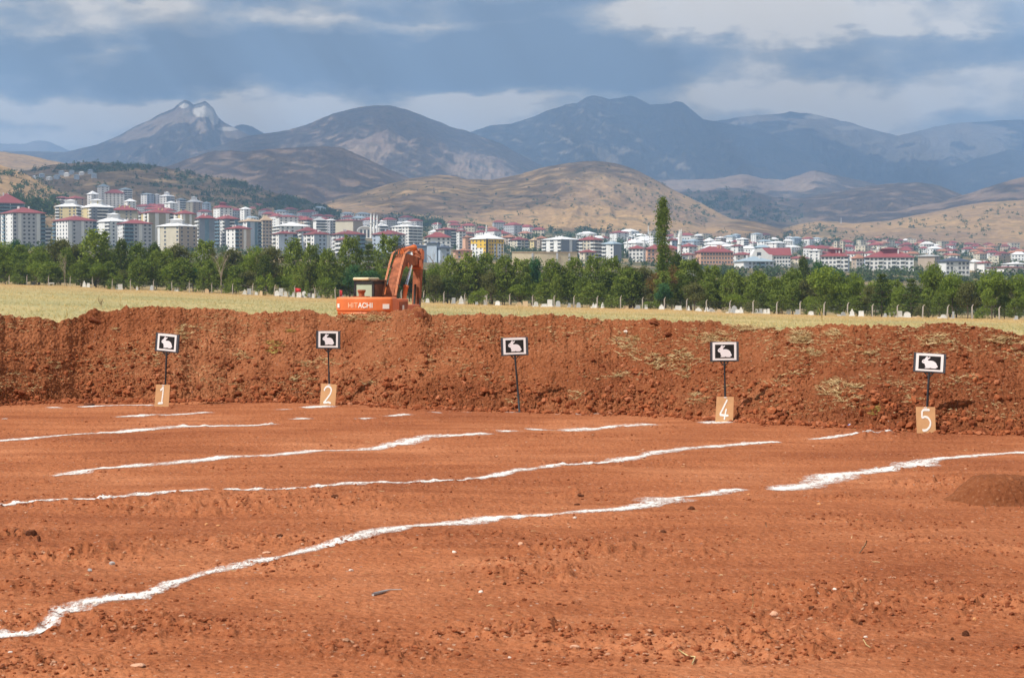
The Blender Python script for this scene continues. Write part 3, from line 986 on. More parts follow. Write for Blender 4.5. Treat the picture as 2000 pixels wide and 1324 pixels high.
# ------------------------------------------------------------------ haze
mb = MB()
mb.box((-16000, -120, -40), (16000, 21500, 1700))
m_haze = bpy.data.materials.new('haze_air'); m_haze.use_nodes = True
t = NT(m_haze.node_tree); t.n.clear()
pvn = t.node('ShaderNodeVolumePrincipled')
pvn.inputs['Color'].default_value = (0.35, 0.60, 1.0, 1)
pvn.inputs['Density'].default_value = 9.4e-5
pvn.inputs['Anisotropy'].default_value = 0.0
o_ = t.node('ShaderNodeOutputMaterial'); t.l.new(pvn.outputs[0], o_.inputs['Volume'])
hz = mb.build('haze', [m_haze])
tag(hz, kind='stuff')

# ================================================================== CHALK LINES, CLODS, STONES
def chalk_material():
    m_ = bpy.data.materials.new('chalk'); m_.use_nodes = True
    t = NT(m_.node_tree); t.n.clear()
    p = pos(t)
    e = t.attr('edge')
    n = t.m('ADD', t.m('MULTIPLY', t.noise(t.vm('MULTIPLY', p, (1.5, 0.7, 1.0)), 12.0, 5, 0.68), 0.5), t.m('MULTIPLY', t.noise(t.vm('MULTIPLY', p, (1.4, 0.6, 1.0)), 55.0, 4, 0.75), 0.5))
    k = t.m('ADD', t.m('MULTIPLY', e, 0.66), t.m('MULTIPLY', t.m('SUBTRACT', n, 0.5), 3.2))
    a = t.rng(k, 0.30, 0.46)
    dust = t.m('MULTIPLY', t.rng(k, -0.10, 0.35), 0.50)
    bs = t.node('ShaderNodeBsdfDiffuse'); 
    t.put(bs.inputs[0], t.mix(t.noise(p, 25, 4, 0.6), (0.80, 0.77, 0.745, 1), (0.62, 0.55, 0.51, 1)))
    t.put(bs.inputs['Normal'], t.bump(t.noise(p, 30, 5, 0.7), 0.5, 0.02))
    tp = t.node('ShaderNodeBsdfTransparent')
    mx = t.node('ShaderNodeMixShader')
    t.put(mx.inputs[0], t.m('MAXIMUM', a, dust))
    t.l.new(tp.outputs[0], mx.inputs[1]); t.l.new(bs.outputs[0], mx.inputs[2])
    o = t.node('ShaderNodeOutputMaterial'); t.l.new(mx.outputs[0], o.inputs[0])
    return m_


M_CHALK = chalk_material()


def chalk_line(label, segs, seed, gap=19):
    """segs: lists of (px, py, thickness in photo rows); powder poured on the soil, following every bump of it"""
    root = tag(empty('chalk_line', (*on_flat(segs[0][0][0], segs[0][0][1]), 0)), label, 'chalk line', 'white chalk lines poured across the red soil')
    rx0, ry0 = root.location.x, root.location.y
    joined = []
    for seg in segs:                                                # stretches that nearly touch are one stretch
        if joined and 0 <= seg[0][0] - joined[-1][-1][0] < gap: joined[-1] = joined[-1] + list(seg)
        else: joined.append(list(seg))
    for si, seg in enumerate(joined):
        a = np.array(seg, float)
        kx, kz = K(a[:, 0], a[:, 1])
        D = -EYE / kz
        X = kx * D; Y = D
        L = np.concatenate([[0], np.cumsum(np.hypot(np.diff(X), np.diff(Y)))])
        n = max(8, int(L[-1] / 0.035))
        s_ = np.linspace(0, L[-1], n)
        x = np.interp(s_, L, X); y = np.interp(s_, L, Y)
        kk = np.ones(9) / 9
        x = np.convolve(np.pad(x, 4, 'edge'), kk, 'valid'); y = np.convolve(np.pad(y, 4, 'edge'), kk, 'valid')
        y = y + 0.045 * fbm(s_ * 0.9 + seed, s_ * 0, 3, seed) ; x = x + 0.02 * fbm(s_ * 2, s_ * 0 + 3, 2, seed)
        wth = np.interp(s_, L, a[:, 2]) * y * y / (F * EYE)            # width on the ground
        wth = wth * (0.95 + 0.5 * fbm(s_ * 1.9, s_ * 0 + 9, 3, seed + 2))
        dx = np.gradient(x); dy = np.gradient(y); ln = np.hypot(dx, dy)
        nx, ny = -dy / ln, dx / ln
        wl = np.clip(wth * 0.82, 0.06, 0.5)
        m = 15
        v = np.linspace(-1, 1, m)[None, :]
        gx = x[:, None] + nx[:, None] * v * wl[:, None] * 0.5
        gy = y[:, None] + ny[:, None] * v * wl[:, None] * 0.5
        gz = ground_z(gx.ravel(), gy.ravel()).reshape(gx.shape)
        body = 1 - np.abs(v) ** 1.3
        ends = sstep(0, 0.10, s_) * sstep(0, 0.10, L[-1] - s_)
        dens = np.clip(0.84 + 0.55 * fbm(s_ * 1.7, s_ * 0 + 5, 3, seed + 7), 0.5, 1.2) * ends
        e = body * dens[:, None]
        gz = gz + 0.004 + 0.006 * np.clip(e - 0.4, 0, 1) * (0.6 + 0.5 * fbm(gx * 12, gy * 12, 2, seed))
        me = np_mesh('stretch', np.stack([gx - rx0, gy - ry0, gz], -1).reshape(-1, 3), quads=grid_quads(n, m), mats=[M_CHALK], smooth=True, attrs={'edge': e.ravel()})
        link('stretch', me, root)
    return root


chalk_line('thickest white chalk line, nearest the camera, from bottom left corner up to the right edge', [
    [(-60, 1232, 11), (0, 1234, 13), (40, 1235, 11), (88, 1233, 7)],
    [(100, 1218, 8), (112, 1210, 18), (100, 1200, 8), (130, 1187, 20), (170, 1178, 12), (215, 1170, 12), (262, 1164, 22), (290, 1158, 10), (330, 1138, 9), (360, 1128, 8)],
    [(368, 1124, 8), (430, 1112, 9), (455, 1106, 13), (480, 1099, 8), (515, 1092, 10), (530, 1086, 5)],
    [(548, 1086, 5), (600, 1075, 7), (660, 1061, 10), (710, 1048, 11), (745, 1040, 12), (790, 1032, 7)],
    [(800, 1030, 9), (850, 1026, 10), (900, 1022, 14), (955, 1011, 13), (985, 1009, 8), (1060, 1006, 8), (1130, 1000, 8), (1200, 996, 7), (1260, 987, 11), (1280, 984, 8)],
    [(1282, 982, 9), (1302, 974, 24), (1312, 970, 6), (1360, 968, 5)],
    [(1385, 966, 8), (1410, 961, 12), (1435, 957, 7), (1463, 955, 5)],
    [(1500, 957, 3), (1530, 952, 10), (1570, 950, 11), (1605, 940, 12), (1630, 930, 13), (1660, 925, 6), (1715, 923, 10), (1745, 915, 7), (1790, 905, 11), (1808, 899, 6)],
    [(1825, 897, 4), (1870, 892, 4), (1922, 887, 6)], [(1955, 885, 3), (2000, 884, 6), (2080, 880, 6)]], 11, 34)
chalk_line('faint thin white chalk line, second from the camera, ending before board number 5', [
    [(-60, 992, 4), (0, 990, 5), (40, 986, 4), (82, 984, 3)], [(98, 982, 5), (125, 980, 6), (160, 980, 4)], [(180, 980, 3), (250, 974, 6), (300, 970, 6), (380, 963, 7), (420, 962, 4)],
    [(425, 963, 3), (500, 961, 5), (560, 957, 4), (590, 956, 4)], [(600, 958, 4), (650, 950, 5), (700, 945, 9), (730, 943, 5), (770, 945, 3)],
    [(780, 944, 4), (830, 942, 6), (870, 938, 4), (920, 936, 4), (970, 928, 7)], [(1000, 923, 4), (1030, 920, 7), (1050, 919, 4), (1100, 911, 6), (1120, 911, 4), (1170, 902, 4), (1200, 900, 5)],
    [(1205, 899, 6), (1260, 888, 6), (1310, 880, 6), (1360, 874, 5), (1420, 869, 5), (1490, 864, 4), (1530, 862, 3)],
    [(1580, 858, 2.5), (1640, 852, 3), (1680, 849, 3), (1705, 847, 2.5)], [(1708, 848, 3), (1742, 845, 4)]], 12, 34)
chalk_line('white chalk line running from the left of the pitch to board number 4', [
    [(92, 931, 3), (115, 929, 4), (150, 924, 7), (170, 917, 5), (230, 913, 6), (285, 909, 5)], [(298, 908, 5), (345, 904, 7), (400, 899, 6)], [(410, 898, 5), (470, 892, 6), (540, 889, 4), (575, 884, 7), (600, 877, 7), (640, 875, 4)],
    [(650, 876, 6), (730, 871, 6)], [(740, 869, 5), (800, 860, 6), (840, 854, 8), (880, 853, 5), (912, 852, 5), (960, 848, 5)],
    [(980, 847, 3), (1000, 843, 4)], [(1032, 842, 3), (1064, 838, 5)], [(1100, 842, 5), (1150, 836, 6), (1190, 833, 5), (1232, 828, 6), (1282, 825, 4)], [(1362, 825, 4), (1400, 824, 5), (1430, 825, 6), (1446, 825, 3)]], 13)
chalk_line('long thin white chalk line crossing the pitch towards target sign without a number', [
    [(-60, 864, 4), (0, 861, 4), (60, 857, 5), (110, 852, 4), (200, 845, 5), (280, 840, 5), (360, 834, 5), (450, 831, 5), (505, 829, 4), (540, 826, 4)], [(570, 820, 3), (600, 815, 4)],
    [(688, 820, 4), (730, 817, 4)], [(752, 815, 3), (805, 811, 4)], [(842, 809, 3), (862, 808, 3)], [(905, 807, 2), (918, 806.5, 2)]], 14)
chalk_line('short broken white chalk line under the bank just right of the third target sign', [
    [(982, 804, 2.5), (1018, 804, 2.5)], [(1086, 807, 3), (1095, 807, 3)], [(1115, 807, 3), (1140, 806, 5), (1188, 807, 3)], [(1230, 807, 3), (1245, 809, 3)]], 15)
chalk_line('broken dashes of white chalk leading to board number 2', [
    [(213, 815, 2), (225, 815, 2)], [(240, 814, 2.5), (258, 813, 3)], [(260, 812.5, 4), (272, 812, 4)], [(278, 812, 4), (290, 811, 4)], [(300, 811, 3), (348, 810, 3)], [(356, 808, 5), (385, 807, 4), (412, 805, 3)],
    [(548, 800, 3), (560, 798, 3)], [(590, 797, 3), (650, 793, 5)], [(0, 820, 2), (18, 820, 2.5)]], 16)
chalk_line('short white chalk line leading to board number 1', [
    [(84, 798, 3), (92, 798, 3)], [(96, 798, 4), (125, 797, 4)], [(150, 796, 3), (205, 793, 4)], [(222, 792, 3), (250, 791.5, 3)], [(268, 791, 3), (310, 790, 3)]], 17)

# ------------------------------------------------------------------ loose soil: clods on the bank, crumbs on the pitch
m_clod, t, bs, out = new_mat('clod_soil')
gi = t.attr('tone')
p = pos(t)
c = t.ramp(gi, [(0.0, (0.15, 0.042, 0.018)), (0.3, (0.26, 0.078, 0.032)), (0.75, (0.36, 0.115, 0.047)), (0.93, (0.42, 0.17, 0.09)), (1.0, (0.52, 0.30, 0.19))])
c = t.mix(t.rng(t.noise(p, 60, 4, 0.6), 0.35, 0.65, 0.0, 0.5), c, (0.20, 0.06, 0.026, 1))
t.put(bs.inputs['Base Color'], c)
t.put(bs.inputs['Normal'], t.bump(t.noise(p, 70, 4, 0.6), 0.6, 0.01))


def clods(name, label, P, R, seed, tone):
    v, f = scatter_blobs(P, R, 0.28, seed)
    me = np_mesh(name, v, tris=f, mats=[m_clod], attrs={'tone': np.repeat(tone, 12)})
    return tag(link(name, me), label, kind='stuff')


rg = np.random.default_rng(21)
n = 15000
ss = rg.uniform(0, 1, n) ** 1.25
keep = rg.uniform(0, 1, n) < (0.25 + 0.75 * (1 - ss))
ki = rg.uniform(-0.31, 0.31, n)
dn = fbm(ki * 20, ss * 3, 3, 300)
keep &= (dn + rg.uniform(-.3, .6, n)) > 0.05
ss = ss[keep]; ki = ki[keep]; n = len(ss)
r_i = np.interp(ss, SF[:166], np.arange(166)); c_i = np.interp(ki, KB, np.arange(len(KB)))
ri = r_i.astype(int); ci = c_i.astype(int)
P = np.stack([BX[ri, ci], BY[ri, ci], BZ[ri, ci]], -1)
sz = 0.006 + 0.010 * rg.exponential(1, n).clip(0, 3.6) * (0.45 + 0.95 * (1 - ss))
sz = np.clip(sz, 0.005, 0.052)
R = sz[:, None] * rg.uniform(0.7, 1.3, (n, 3)) * np.array([1.15, 1.0, 0.8])
P[:, 2] += sz * 0.12; P[:, 1] -= sz * 0.2
clods('clods', 'loose clods of red earth on the slope of the bank', P, R, 5, rg.uniform(0, 1, n) ** 1.3 * .9)
# clods that have rolled to the toe of the bank and on to the pitch
n = 3800
ki = rg.uniform(-0.31, 0.31, n); off = -rg.exponential(0.10, n)
db = np.interp(ki, KB, DB) + 0.12 + off
x = ki * db; z = ground_z(x, db)
sz = 0.008 + 0.016 * rg.exponential(1, n).clip(0, 3) * np.exp(off * 2.0)
R = sz[:, None] * rg.uniform(0.7, 1.3, (n, 3)) * np.array([1.15, 1, .8])
P = np.stack([x, db, z + sz * .4], -1)
clods('toe_clods', 'rolled clods of earth along the foot of the bank', P, R, 6, rg.uniform(0, 1, n) ** 1.2 * .95)
# crumbs on the pitch
n = 34000
iv = rg.uniform(1 / 26, 1 / 7.2, n); y = 1 / iv; k_ = rg.uniform(-.3, .3, n); x = k_ * y
rmk = rough_mask(x, y) + sstep(0.05, 0.6, fbm(x * 0.55, y * 1.1, 4, 33, 0.6)) * .8
keep = rg.uniform(0, 1, n) < (0.10 + 0.95 * rmk ** 1.4)
x = x[keep]; y = y[keep]; rmk = rmk[keep]; n = len(x)
sz = (0.0022 + 0.0027 * rg.exponential(1, n).clip(0, 2.8)) * (1 + 0.35 * np.clip(rmk, 0, 1))
z = ground_z(x, y)
R = sz[:, None] * rg.uniform(0.7, 1.35, (n, 3)) * np.array([1.3, 1.1, .75])
tone = rg.uniform(0, 1, n) ** 1.4
pal = rg.uniform(0, 1, n) < 0.05
tone[pal] = 1.0
clods('soil_crumbs', 'small crumbs and grit of red soil scattered over the pitch', np.stack([x, y, z + sz * .25], -1), R, 7, tone)

# ------------------------------------------------------------------ single stones, clods, straws
def rock_mesh(name, seed, mt, flat=0.6, ang=0.35):
    rg_ = np.random.default_rng(seed)
    import bmesh
    bm = bmesh.new()
    bmesh.ops.create_icosphere(bm, subdivisions=2, radius=1.0)
    for v in bm.verts:
        c = v.co
        q = 1 + ang * (0.7 * float(perlin(c.x * 1.3 + seed, c.y * 1.3 + c.z, seed)) + 0.4 * float(perlin(c.x * 3 + c.z * 2, c.y * 3, seed + 1)))
        v.co = Vector((c.x * q, c.y * q * .8, c.z * q * flat))
    for pl in range(7):                                               # broken faces
        nn = Vector(rg_.normal(size=3)).normalized(); d_ = rg_.uniform(.55, .8)
        for v in bm.verts:
            e = v.co.dot(nn) - d_
            if e > 0: v.co -= nn * e
    me = bpy.data.meshes.new(name); bm.to_mesh(me); bm.free(); me.materials.append(mt)
    return me


M_STONE_G = mat('grey_stone', (0.40, 0.37, 0.36), 0.9, 0.25, 9, bump=0.6, bump_dist=0.004)
M_STONE_P = mat('pinkish_stone', (0.60, 0.34, 0.22), 0.9, 0.2, 9, bump=0.6, bump_dist=0.004)
M_STONE_O = mat('ochre_stone', (0.62, 0.30, 0.13), 0.9, 0.2, 9, bump=0.6, bump_dist=0.004)
M_STONE_W = mat('pale_stone', (0.72, 0.62, 0.55), 0.9, 0.2, 9, bump=0.6, bump_dist=0.004)
M_CLOD = mat('dark_clod', (0.20, 0.065, 0.028), 1.0, 0.35, 6, bump=1.0, bump_dist=0.02)
STONES = [
    (176, 1112, 9, 7, M_STONE_G, 'grey angular stone left of the other grey stone, below the dark clod'), (219, 1099, 12, 8, M_STONE_G, 'flat grey stone with pointed right end, lower left of the pitch'),
    (939, 1152, 8, 6, M_STONE_W, 'round pale stone in the lower middle of the pitch'), (1511, 1203, 15, 12, M_STONE_P, 'pointed pinkish stone in loose clods, lower right'),
    (403, 1020, 7, 6, M_STONE_O, 'orange stone above the nearest chalk line, left of its middle'), (426, 1024, 8, 4, M_STONE_O, 'small flat orange stone beside a rounder orange one'),
    (837, 1131, 8, 5, M_STONE_O, 'ochre stone in the clods at lower centre'), (12, 1190, 9, 6, M_STONE_W, 'pale stone near the left edge above the chalk line end'),
    (887, 1076, 9, 5, M_STONE_W, 'pale stone just below the chalk line in the middle'), (1904, 1208, 8, 8, M_STONE_O, 'small orange stone at the lower right edge'),
    (740, 1213, 7, 5, M_STONE_P, 'pink stone below the grey stick'), (1017, 1064, 12, 10, M_STONE_P, 'pinkish lump of stone below the middle of the chalk line'),
    (995, 1278, 8, 4, M_STONE_W, 'small white stone near the bottom centre'), (1462, 965, 6, 4, M_STONE_O, 'tiny orange stone touching the chalk line on the right'),
    (1599, 984, 7, 5, M_STONE_O, 'orange stone below the chalk line towards the heap'), (520, 1075, 16, 4, M_STONE_P, 'flat pink stone just above the chalk line, left of middle'),
    (355, 1198, 13, 5, M_STONE_P, 'brownish pebble below the chalk line at lower left'), (686, 1112, 9, 6, M_STONE_W, 'chalk-dusted pebble left of the stick'),
    (1690, 1243, 8, 5, M_STONE_W, 'flat white chip at the lower right'), (270, 1290, 30, 8, M_STONE_P, 'flat slab of pink stone near the bottom left'), (1123, 1010, 8, 5, M_STONE_W, 'pale pebble above the chalk line near the centre'),
    (1630, 1162, 8, 4, M_STONE_W, 'white chip among clods on the right'), (20, 1266, 8, 5, M_STONE_W, 'white pebble at the bottom left corner'), (1125, 1264, 22, 6, M_STONE_P, 'flat pale patch of stone right of bottom centre')]
for i, (px_, py_, w_, h_, mt, lab) in enumerate(STONES):
    X_, Y_ = on_flat(px_, py_ + h_ * 0.5, 0.0)
    s_ = w_ * Y_ / F * 0.62; hz_ = max(h_, 4) * Y_ / F * 0.62
    me = rock_mesh('stone', 40 + i, mt, 1.0)
    o = link('stone', me, None, (X_, Y_, float(ground_z(X_, Y_)[0]) + hz_ * 0.35))
    o.scale = (s_, s_ * 0.8, hz_); o.rotation_euler = (0, 0, random.uniform(-.6, .6))
    tag(o, lab, 'stone', 'stones lying on the pitch')
CLODS = [(62, 1048, 22, 13, 'large dark clod of earth at the left edge of the pitch'), (36, 1046, 18, 8, 'flatter dark clod against the large one at the left edge'), (76, 1056, 7, 12, 'small dark clod right of the large one at left'),
         (68, 1083, 6, 10, 'small dark lump below the large clod at left'), (1133, 964, 18, 7, 'dark clod between the two nearest chalk lines'), (1128, 983, 10, 5, 'dark clod above the nearest chalk line'),
         (1296, 1033, 12, 7, 'dark clod below the chalk line right of centre'), (653, 978, 14, 8, 'dark clod in the rough strip left of centre'), (1886, 1233, 14, 12, 'dark clod in a hole at lower right'), (1860, 1246, 9, 6, 'smaller dark clod left of the one in the hole'),
         (1680, 1212, 9, 8, 'dark clod at lower right among crumbs'), (1584, 1196, 12, 8, 'dark clod right of the pointed stone'), (985, 1139, 7, 6, 'small dark clod below the middle'), (545, 1049, 11, 5, 'dark clod above the chalk line left of centre'),
         (176, 789, 22, 7, 'red clod rolled off the bank near board number 1'), (1350, 990, 14, 8, 'brown clod just below the chalk lump right of centre')]
for i, (px_, py_, w_, h_, lab) in enumerate(CLODS):
    X_, Y_ = on_flat(px_, py_ + h_ * 0.4)
    s_ = w_ * Y_ / F * 0.6; hz_ = h_ * Y_ / F * 0.75
    me = rock_mesh('clod', 90 + i, M_CLOD, 1.0, 0.7)
    o = link('clod', me, None, (X_, Y_, float(ground_z(X_, Y_)[0]) + hz_ * 0.25))
    o.scale = (s_, s_ * 0.8, hz_); o.rotation_euler = (0, 0, random.uniform(-.6, .6))
    tag(o, lab, 'clod', 'larger clods on the pitch')
BANKROCK = [(1949, 702, 13, 8, 'large red clod high on the bank at the right edge'), (1990, 680, 14, 10, 'red clod on the bank cut by the right edge'), (1306, 652, 9, 6, 'red-brown clod in straw near the crest right of centre'), (181, 623, 16, 6, 'overhanging lump on the crest at the left'),
            (820, 614, 14, 9, 'lump of earth on the crest right of the excavator'), (1275, 631, 13, 5, 'rooty clod standing on the crest'), (950, 716, 6, 4, 'dark clod halfway up the bank left of the third sign'), (499, 739, 9, 6, 'red clod low on the bank between signs 1 and 2'),
            (1110, 655, 8, 5, 'small clod high on the bank right of the third sign'), (1222, 649, 5, 4, 'pale stone near the crest right of centre')]
M_CLOD2 = mat('red_clod', (0.31, 0.095, 0.04), 1.0, 0.3, 6, bump=1.0, bump_dist=0.02)
for i, (px_, py_, w_, h_, lab) in enumerate(BANKROCK):
    x, y, z = bank_at(px_, py_)
    me = rock_mesh('clod', 140 + i, M_STONE_W if 'pale' in lab else M_CLOD2, 1.0, 0.7)
    o = link('clod', me, None, (x, y - 0.02, z))
    s_ = w_ * y / F
    o.scale = (s_, s_ * .8, h_ * y / F); o.rotation_euler = (0, 0.3, random.uniform(-.6, .6))
    tag(o, lab, 'clod', 'larger clods on the bank')

M_STRAW = mat('straw', (0.55, 0.42, 0.20), 0.85, 0.3, 20)
M_TWIG = mat('twig_bark', (0.16, 0.10, 0.06), 0.9, 0.3, 20)


def stick(name, label, pts, r, mt, cat):
    """a bent stem along photo pixels (px, py, lift)"""
    X0, Y0 = on_flat(pts[0][0], pts[0][1])
    P = []
    for (px_, py_, lift) in pts:
        if lift <= 0.011:
            X_, Y_ = on_flat(px_, py_); P.append((X_, Y_, float(ground_z(X_, Y_)[0]) + lift))
        else:
            kx, kz = K(px_, py_); P.append((float(kx) * Y0, Y0, EYE + float(kz) * Y0))
    mb = MB(); mb.tube(P, r, 5)
    return tag(mb.build(name, [mt], smooth=True), label, cat)


stick('straw', 'pale yellow forked straw at the bottom right of centre', [(1325, 1283, .006), (1345, 1287, .008), (1358, 1289, .01), (1352, 1299, .006)], 0.0035, M_STRAW, 'straw')
stick('straw', 'short straw near the bottom right', [(1686, 1258, .006), (1692, 1264, .006), (1700, 1267, .006)], 0.002, M_STRAW, 'straw')
stick('twig', 'dark dry twig standing up from the soil right of centre', [(1678, 1083, .0), (1684, 1072, .05), (1691, 1062, .08), (1693, 1055, .1)], 0.004, M_TWIG, 'twig')
stick('twig', 'thin tan stalk standing upright in the soil, lower right', [(1468, 1193, .0), (1471, 1178, .05), (1469, 1143, .1)], 0.0015, M_STRAW, 'twig')
stick('twig', 'tiny dark twig stub right of the nearest chalk line', [(1497, 1030, .0), (1496, 1024, .05), (1496, 1019, .1)], 0.003, M_TWIG, 'twig')
stick('twig', 'thin twig standing in front of the dark heap', [(1926, 998, .0), (1923, 990, .05), (1921, 984, .1)], 0.002, M_TWIG, 'twig')
stick('stick', 'grey weathered stick lying in the lower middle of the pitch', [(728, 1167, .008), (745, 1163, .010), (760, 1158, .008), (784, 1156, .006)], [0.010, 0.009, 0.004, 0.002], M_STONE_G, 'stick')

# ------------------------------------------------------------------ dry grass: wisps on the bank, clumps
def blades(P, n_per, length, width, seed, lean=1.0, up=0.5, dirs=None):
    """thin three-sided blades, returned as verts, tris, tone"""
    rg_ = np.random.default_rng(seed)
    N = len(P) * n_per
    base = np.repeat(P, n_per, 0) + rg_.normal(0, 1, (N, 3)) * np.array([.25, .12, .05]) * length * .5
    a = rg_.uniform(0, 2 * math.pi, N)
    d = np.stack([np.cos(a) * lean, np.sin(a) * lean * .6, rg_.uniform(0.1, 1, N) * up], -1)
    if dirs is not None: d = d * 0.5 + np.array(dirs)[None]
    d /= np.linalg.norm(d, axis=1)[:, None]
    L = length * rg_.uniform(.45, 1.2, N)[:, None]
    side = np.cross(d, rg_.normal(0, 1, (N, 3))); side /= np.linalg.norm(side, axis=1)[:, None] + 1e-9
    w_ = width * rg_.uniform(.6, 1.3, N)[:, None]
    mid = base + d * L * .55 + rg_.normal(0, .08, (N, 3)) * L
    tip = base + d * L + np.array([0, 0, -.25]) * L * rg_.uniform(0, 1, (N, 1))
    V_ = np.stack([base - side * w_, base + side * w_, mid + side * w_ * .8, mid - side * w_ * .8, tip], 1)
    q = np.array([[0, 1, 2, 3]]) + (np.arange(N) * 5)[:, None]
    tr = np.array([[3, 2, 4]]) + (np.arange(N) * 5)[:, None]
    return V_.reshape(-1, 3), q, tr, np.repeat(rg_.uniform(0, 1, N), 5)


m_dry, t, bs, out = new_mat('dry_grass')
t.put(bs.inputs['Base Color'], t.ramp(t.attr('tone'), [(0, (0.34, 0.23, 0.11)), (0.5, (0.56, 0.41, 0.21)), (1, (0.70, 0.56, 0.32))]))
m_dryg, t, bs, out = new_mat('greenish_grass')
t.put(bs.inputs['Base Color'], t.ramp(t.attr('tone'), [(0, (0.26, 0.20, 0.05)), (0.5, (0.42, 0.34, 0.09)), (1, (0.52, 0.42, 0.15))]))
TUFTS = [  # x, y, half width, half height in photo pixels, blades, label
    (362, 645, 16, 18, 150, 'pale dry grass tuft high on the bank just right of target sign 1'), (297, 705, 10, 16, 50, 'wispy dry grass on the bank left of the post of sign 1'),
    (473, 695, 22, 10, 90, 'grey dry grass clump mid slope between signs 1 and 2'), (538, 677, 17, 15, 150, 'yellow-green grass clump mid slope between signs 1 and 2'), (565, 650, 9, 5, 50, 'small brown root clump above the yellow-green one'),
    (625, 710, 40, 10, 130, 'long swept dry grass behind the post of sign 2'), (597, 742, 30, 12, 100, 'dry stalks low on the bank left of board number 2'), (466, 762, 16, 14, 60, 'wispy dry grass low on the bank between signs 1 and 2'),
    (718, 748, 26, 6, 70, 'low dry grass streak right of board number 2'), (1126, 772, 12, 9, 90, 'round nest-like grass tuft low on the bank right of the third sign'), (1003, 783, 18, 10, 60, 'thin dry grass at the foot of the third post'),
    (1225, 665, 28, 12, 170, 'matted dry grass near the crest right of the third sign'), (1320, 705, 55, 22, 420, 'wide mat of straw on the bank left of sign 4'), (1250, 690, 40, 14, 150, 'dry straw patch uphill of the centre right slope'), (1390, 662, 55, 12, 260, 'straw mat around the top of sign 4'),
    (1360, 782, 22, 12, 80, 'dry grass tuft low on the bank left of board number 4'), (1330, 735, 18, 8, 60, 'thin straw patch lower on the slope left of sign 4'), (1210, 730, 22, 10, 60, 'faint straw on the smooth slope right of centre'),
    (1640, 763, 42, 22, 420, 'largest dry grass clump, lying mid slope between boards 4 and 5'), (1712, 801, 14, 10, 110, 'greenish grass tuft low on the bank left of board number 5'), (1590, 688, 16, 9, 110, 'bright straw tuft on the slope right of sign 4'),
    (1570, 660, 26, 14, 260, 'straw spilling from the crest right of sign 4'), (1630, 655, 22, 10, 160, 'straw on the crest mound between signs 4 and 5'), (1785, 780, 20, 8, 70, 'dry stalks behind the post of sign 5'), (1835, 665, 36, 12, 170, 'straw under the crest above sign 5'),
    (1950, 664, 22, 8, 150, 'bright straw tuft under the crest near the right edge'), (1985, 672, 14, 12, 110, 'dry grass at the right edge of the bank'), (1480, 640, 50, 7, 220, 'straw along the low crest between signs 4 and 5'), (710, 622, 60, 7, 260, 'dry grass along the crest in front of the excavator'),
    (1700, 688, 12, 6, 50, 'small straw tuft high on the slope left of sign 5'), (1880, 740, 30, 16, 50, 'thin dry stalks on the slope right of sign 5'), (1545, 745, 30, 18, 40, 'thin scattered straws mid slope right of sign 4'), (220, 642, 9, 5, 30, 'tiny straw tuft near the crest at the left'),
    (105, 712, 10, 12, 30, 'grey wisp of dry grass in the hollow at the left')]
for i, (tx, ty, hw, hh, nb, lab) in enumerate(TUFTS):
    rg_ = np.random.default_rng(500 + i)
    npt = max(4, nb // 8)
    pts = []
    for j in range(npt):
        a_, r_ = rg_.uniform(0, 2 * math.pi), rg_.uniform(0, 1) ** .6
        pts.append(bank_at(tx + math.cos(a_) * r_ * hw, ty + math.sin(a_) * r_ * hh))
    pts = np.array(pts); org = pts.mean(0)
    L_ = min(0.11, 0.05 + hw * 0.0022)
    v, q, tr, tn = blades(pts - org, 14, L_ * 1.15, 0.0030, 600 + i, up=0.5)
    me = np_mesh('dry_grass_tuft', v, tris=tr, quads=q, mats=[m_dryg if 'green' in lab else m_dry], attrs={'tone': tn})
    tag(link('dry_grass_tuft', me, None, tuple(org)), lab, 'grass tuft', 'dry grass tufts on the bank')
# loose straws all over the bank
rg = np.random.default_rng(31)
n = 9000
ki = rg.uniform(-.3, .3, n); s_ = rg.uniform(0.1, 1.02, n)
mk = fbm(ki * 14, s_ * 3, 3, 410) + 0.55 * sstep(0.03, 0.12, ki) * sstep(.35, .8, s_) + rg.uniform(-.35, .35, n) - .12
ki = ki[mk > 0.1]; s_ = s_[mk > 0.1]
ri = np.interp(s_, SF[:170], np.arange(170)).astype(int); ci = np.interp(ki, KB, np.arange(len(KB))).astype(int)
P = np.stack([BX[ri, ci], BY[ri, ci] - .01, BZ[ri, ci] + .004], -1)
v, q, tr, tn = blades(P, 4, 0.06, 0.0022, 32, up=0.3)
me = np_mesh('loose_straw', v, tris=tr, quads=q, mats=[m_dry], attrs={'tone': tn})
tag(link('loose_straw', me), 'loose straws caught all over the bank', kind='stuff')
# few straws on the pitch near the bank
n = 260
iv = rg.uniform(1 / 24, 1 / 9, n); y = 1 / iv; x = rg.uniform(-.28, .28, n) * y
P = np.stack([x, y, ground_z(x, y) + .003], -1)
v, q, tr, tn = blades(P, 2, 0.05, 0.0012, 33, up=0.15)
me = np_mesh('pitch_straw', v, tris=tr, quads=q, mats=[m_dry], attrs={'tone': tn})
tag(link('pitch_straw', me), 'short straws scattered on the pitch', kind='stuff')

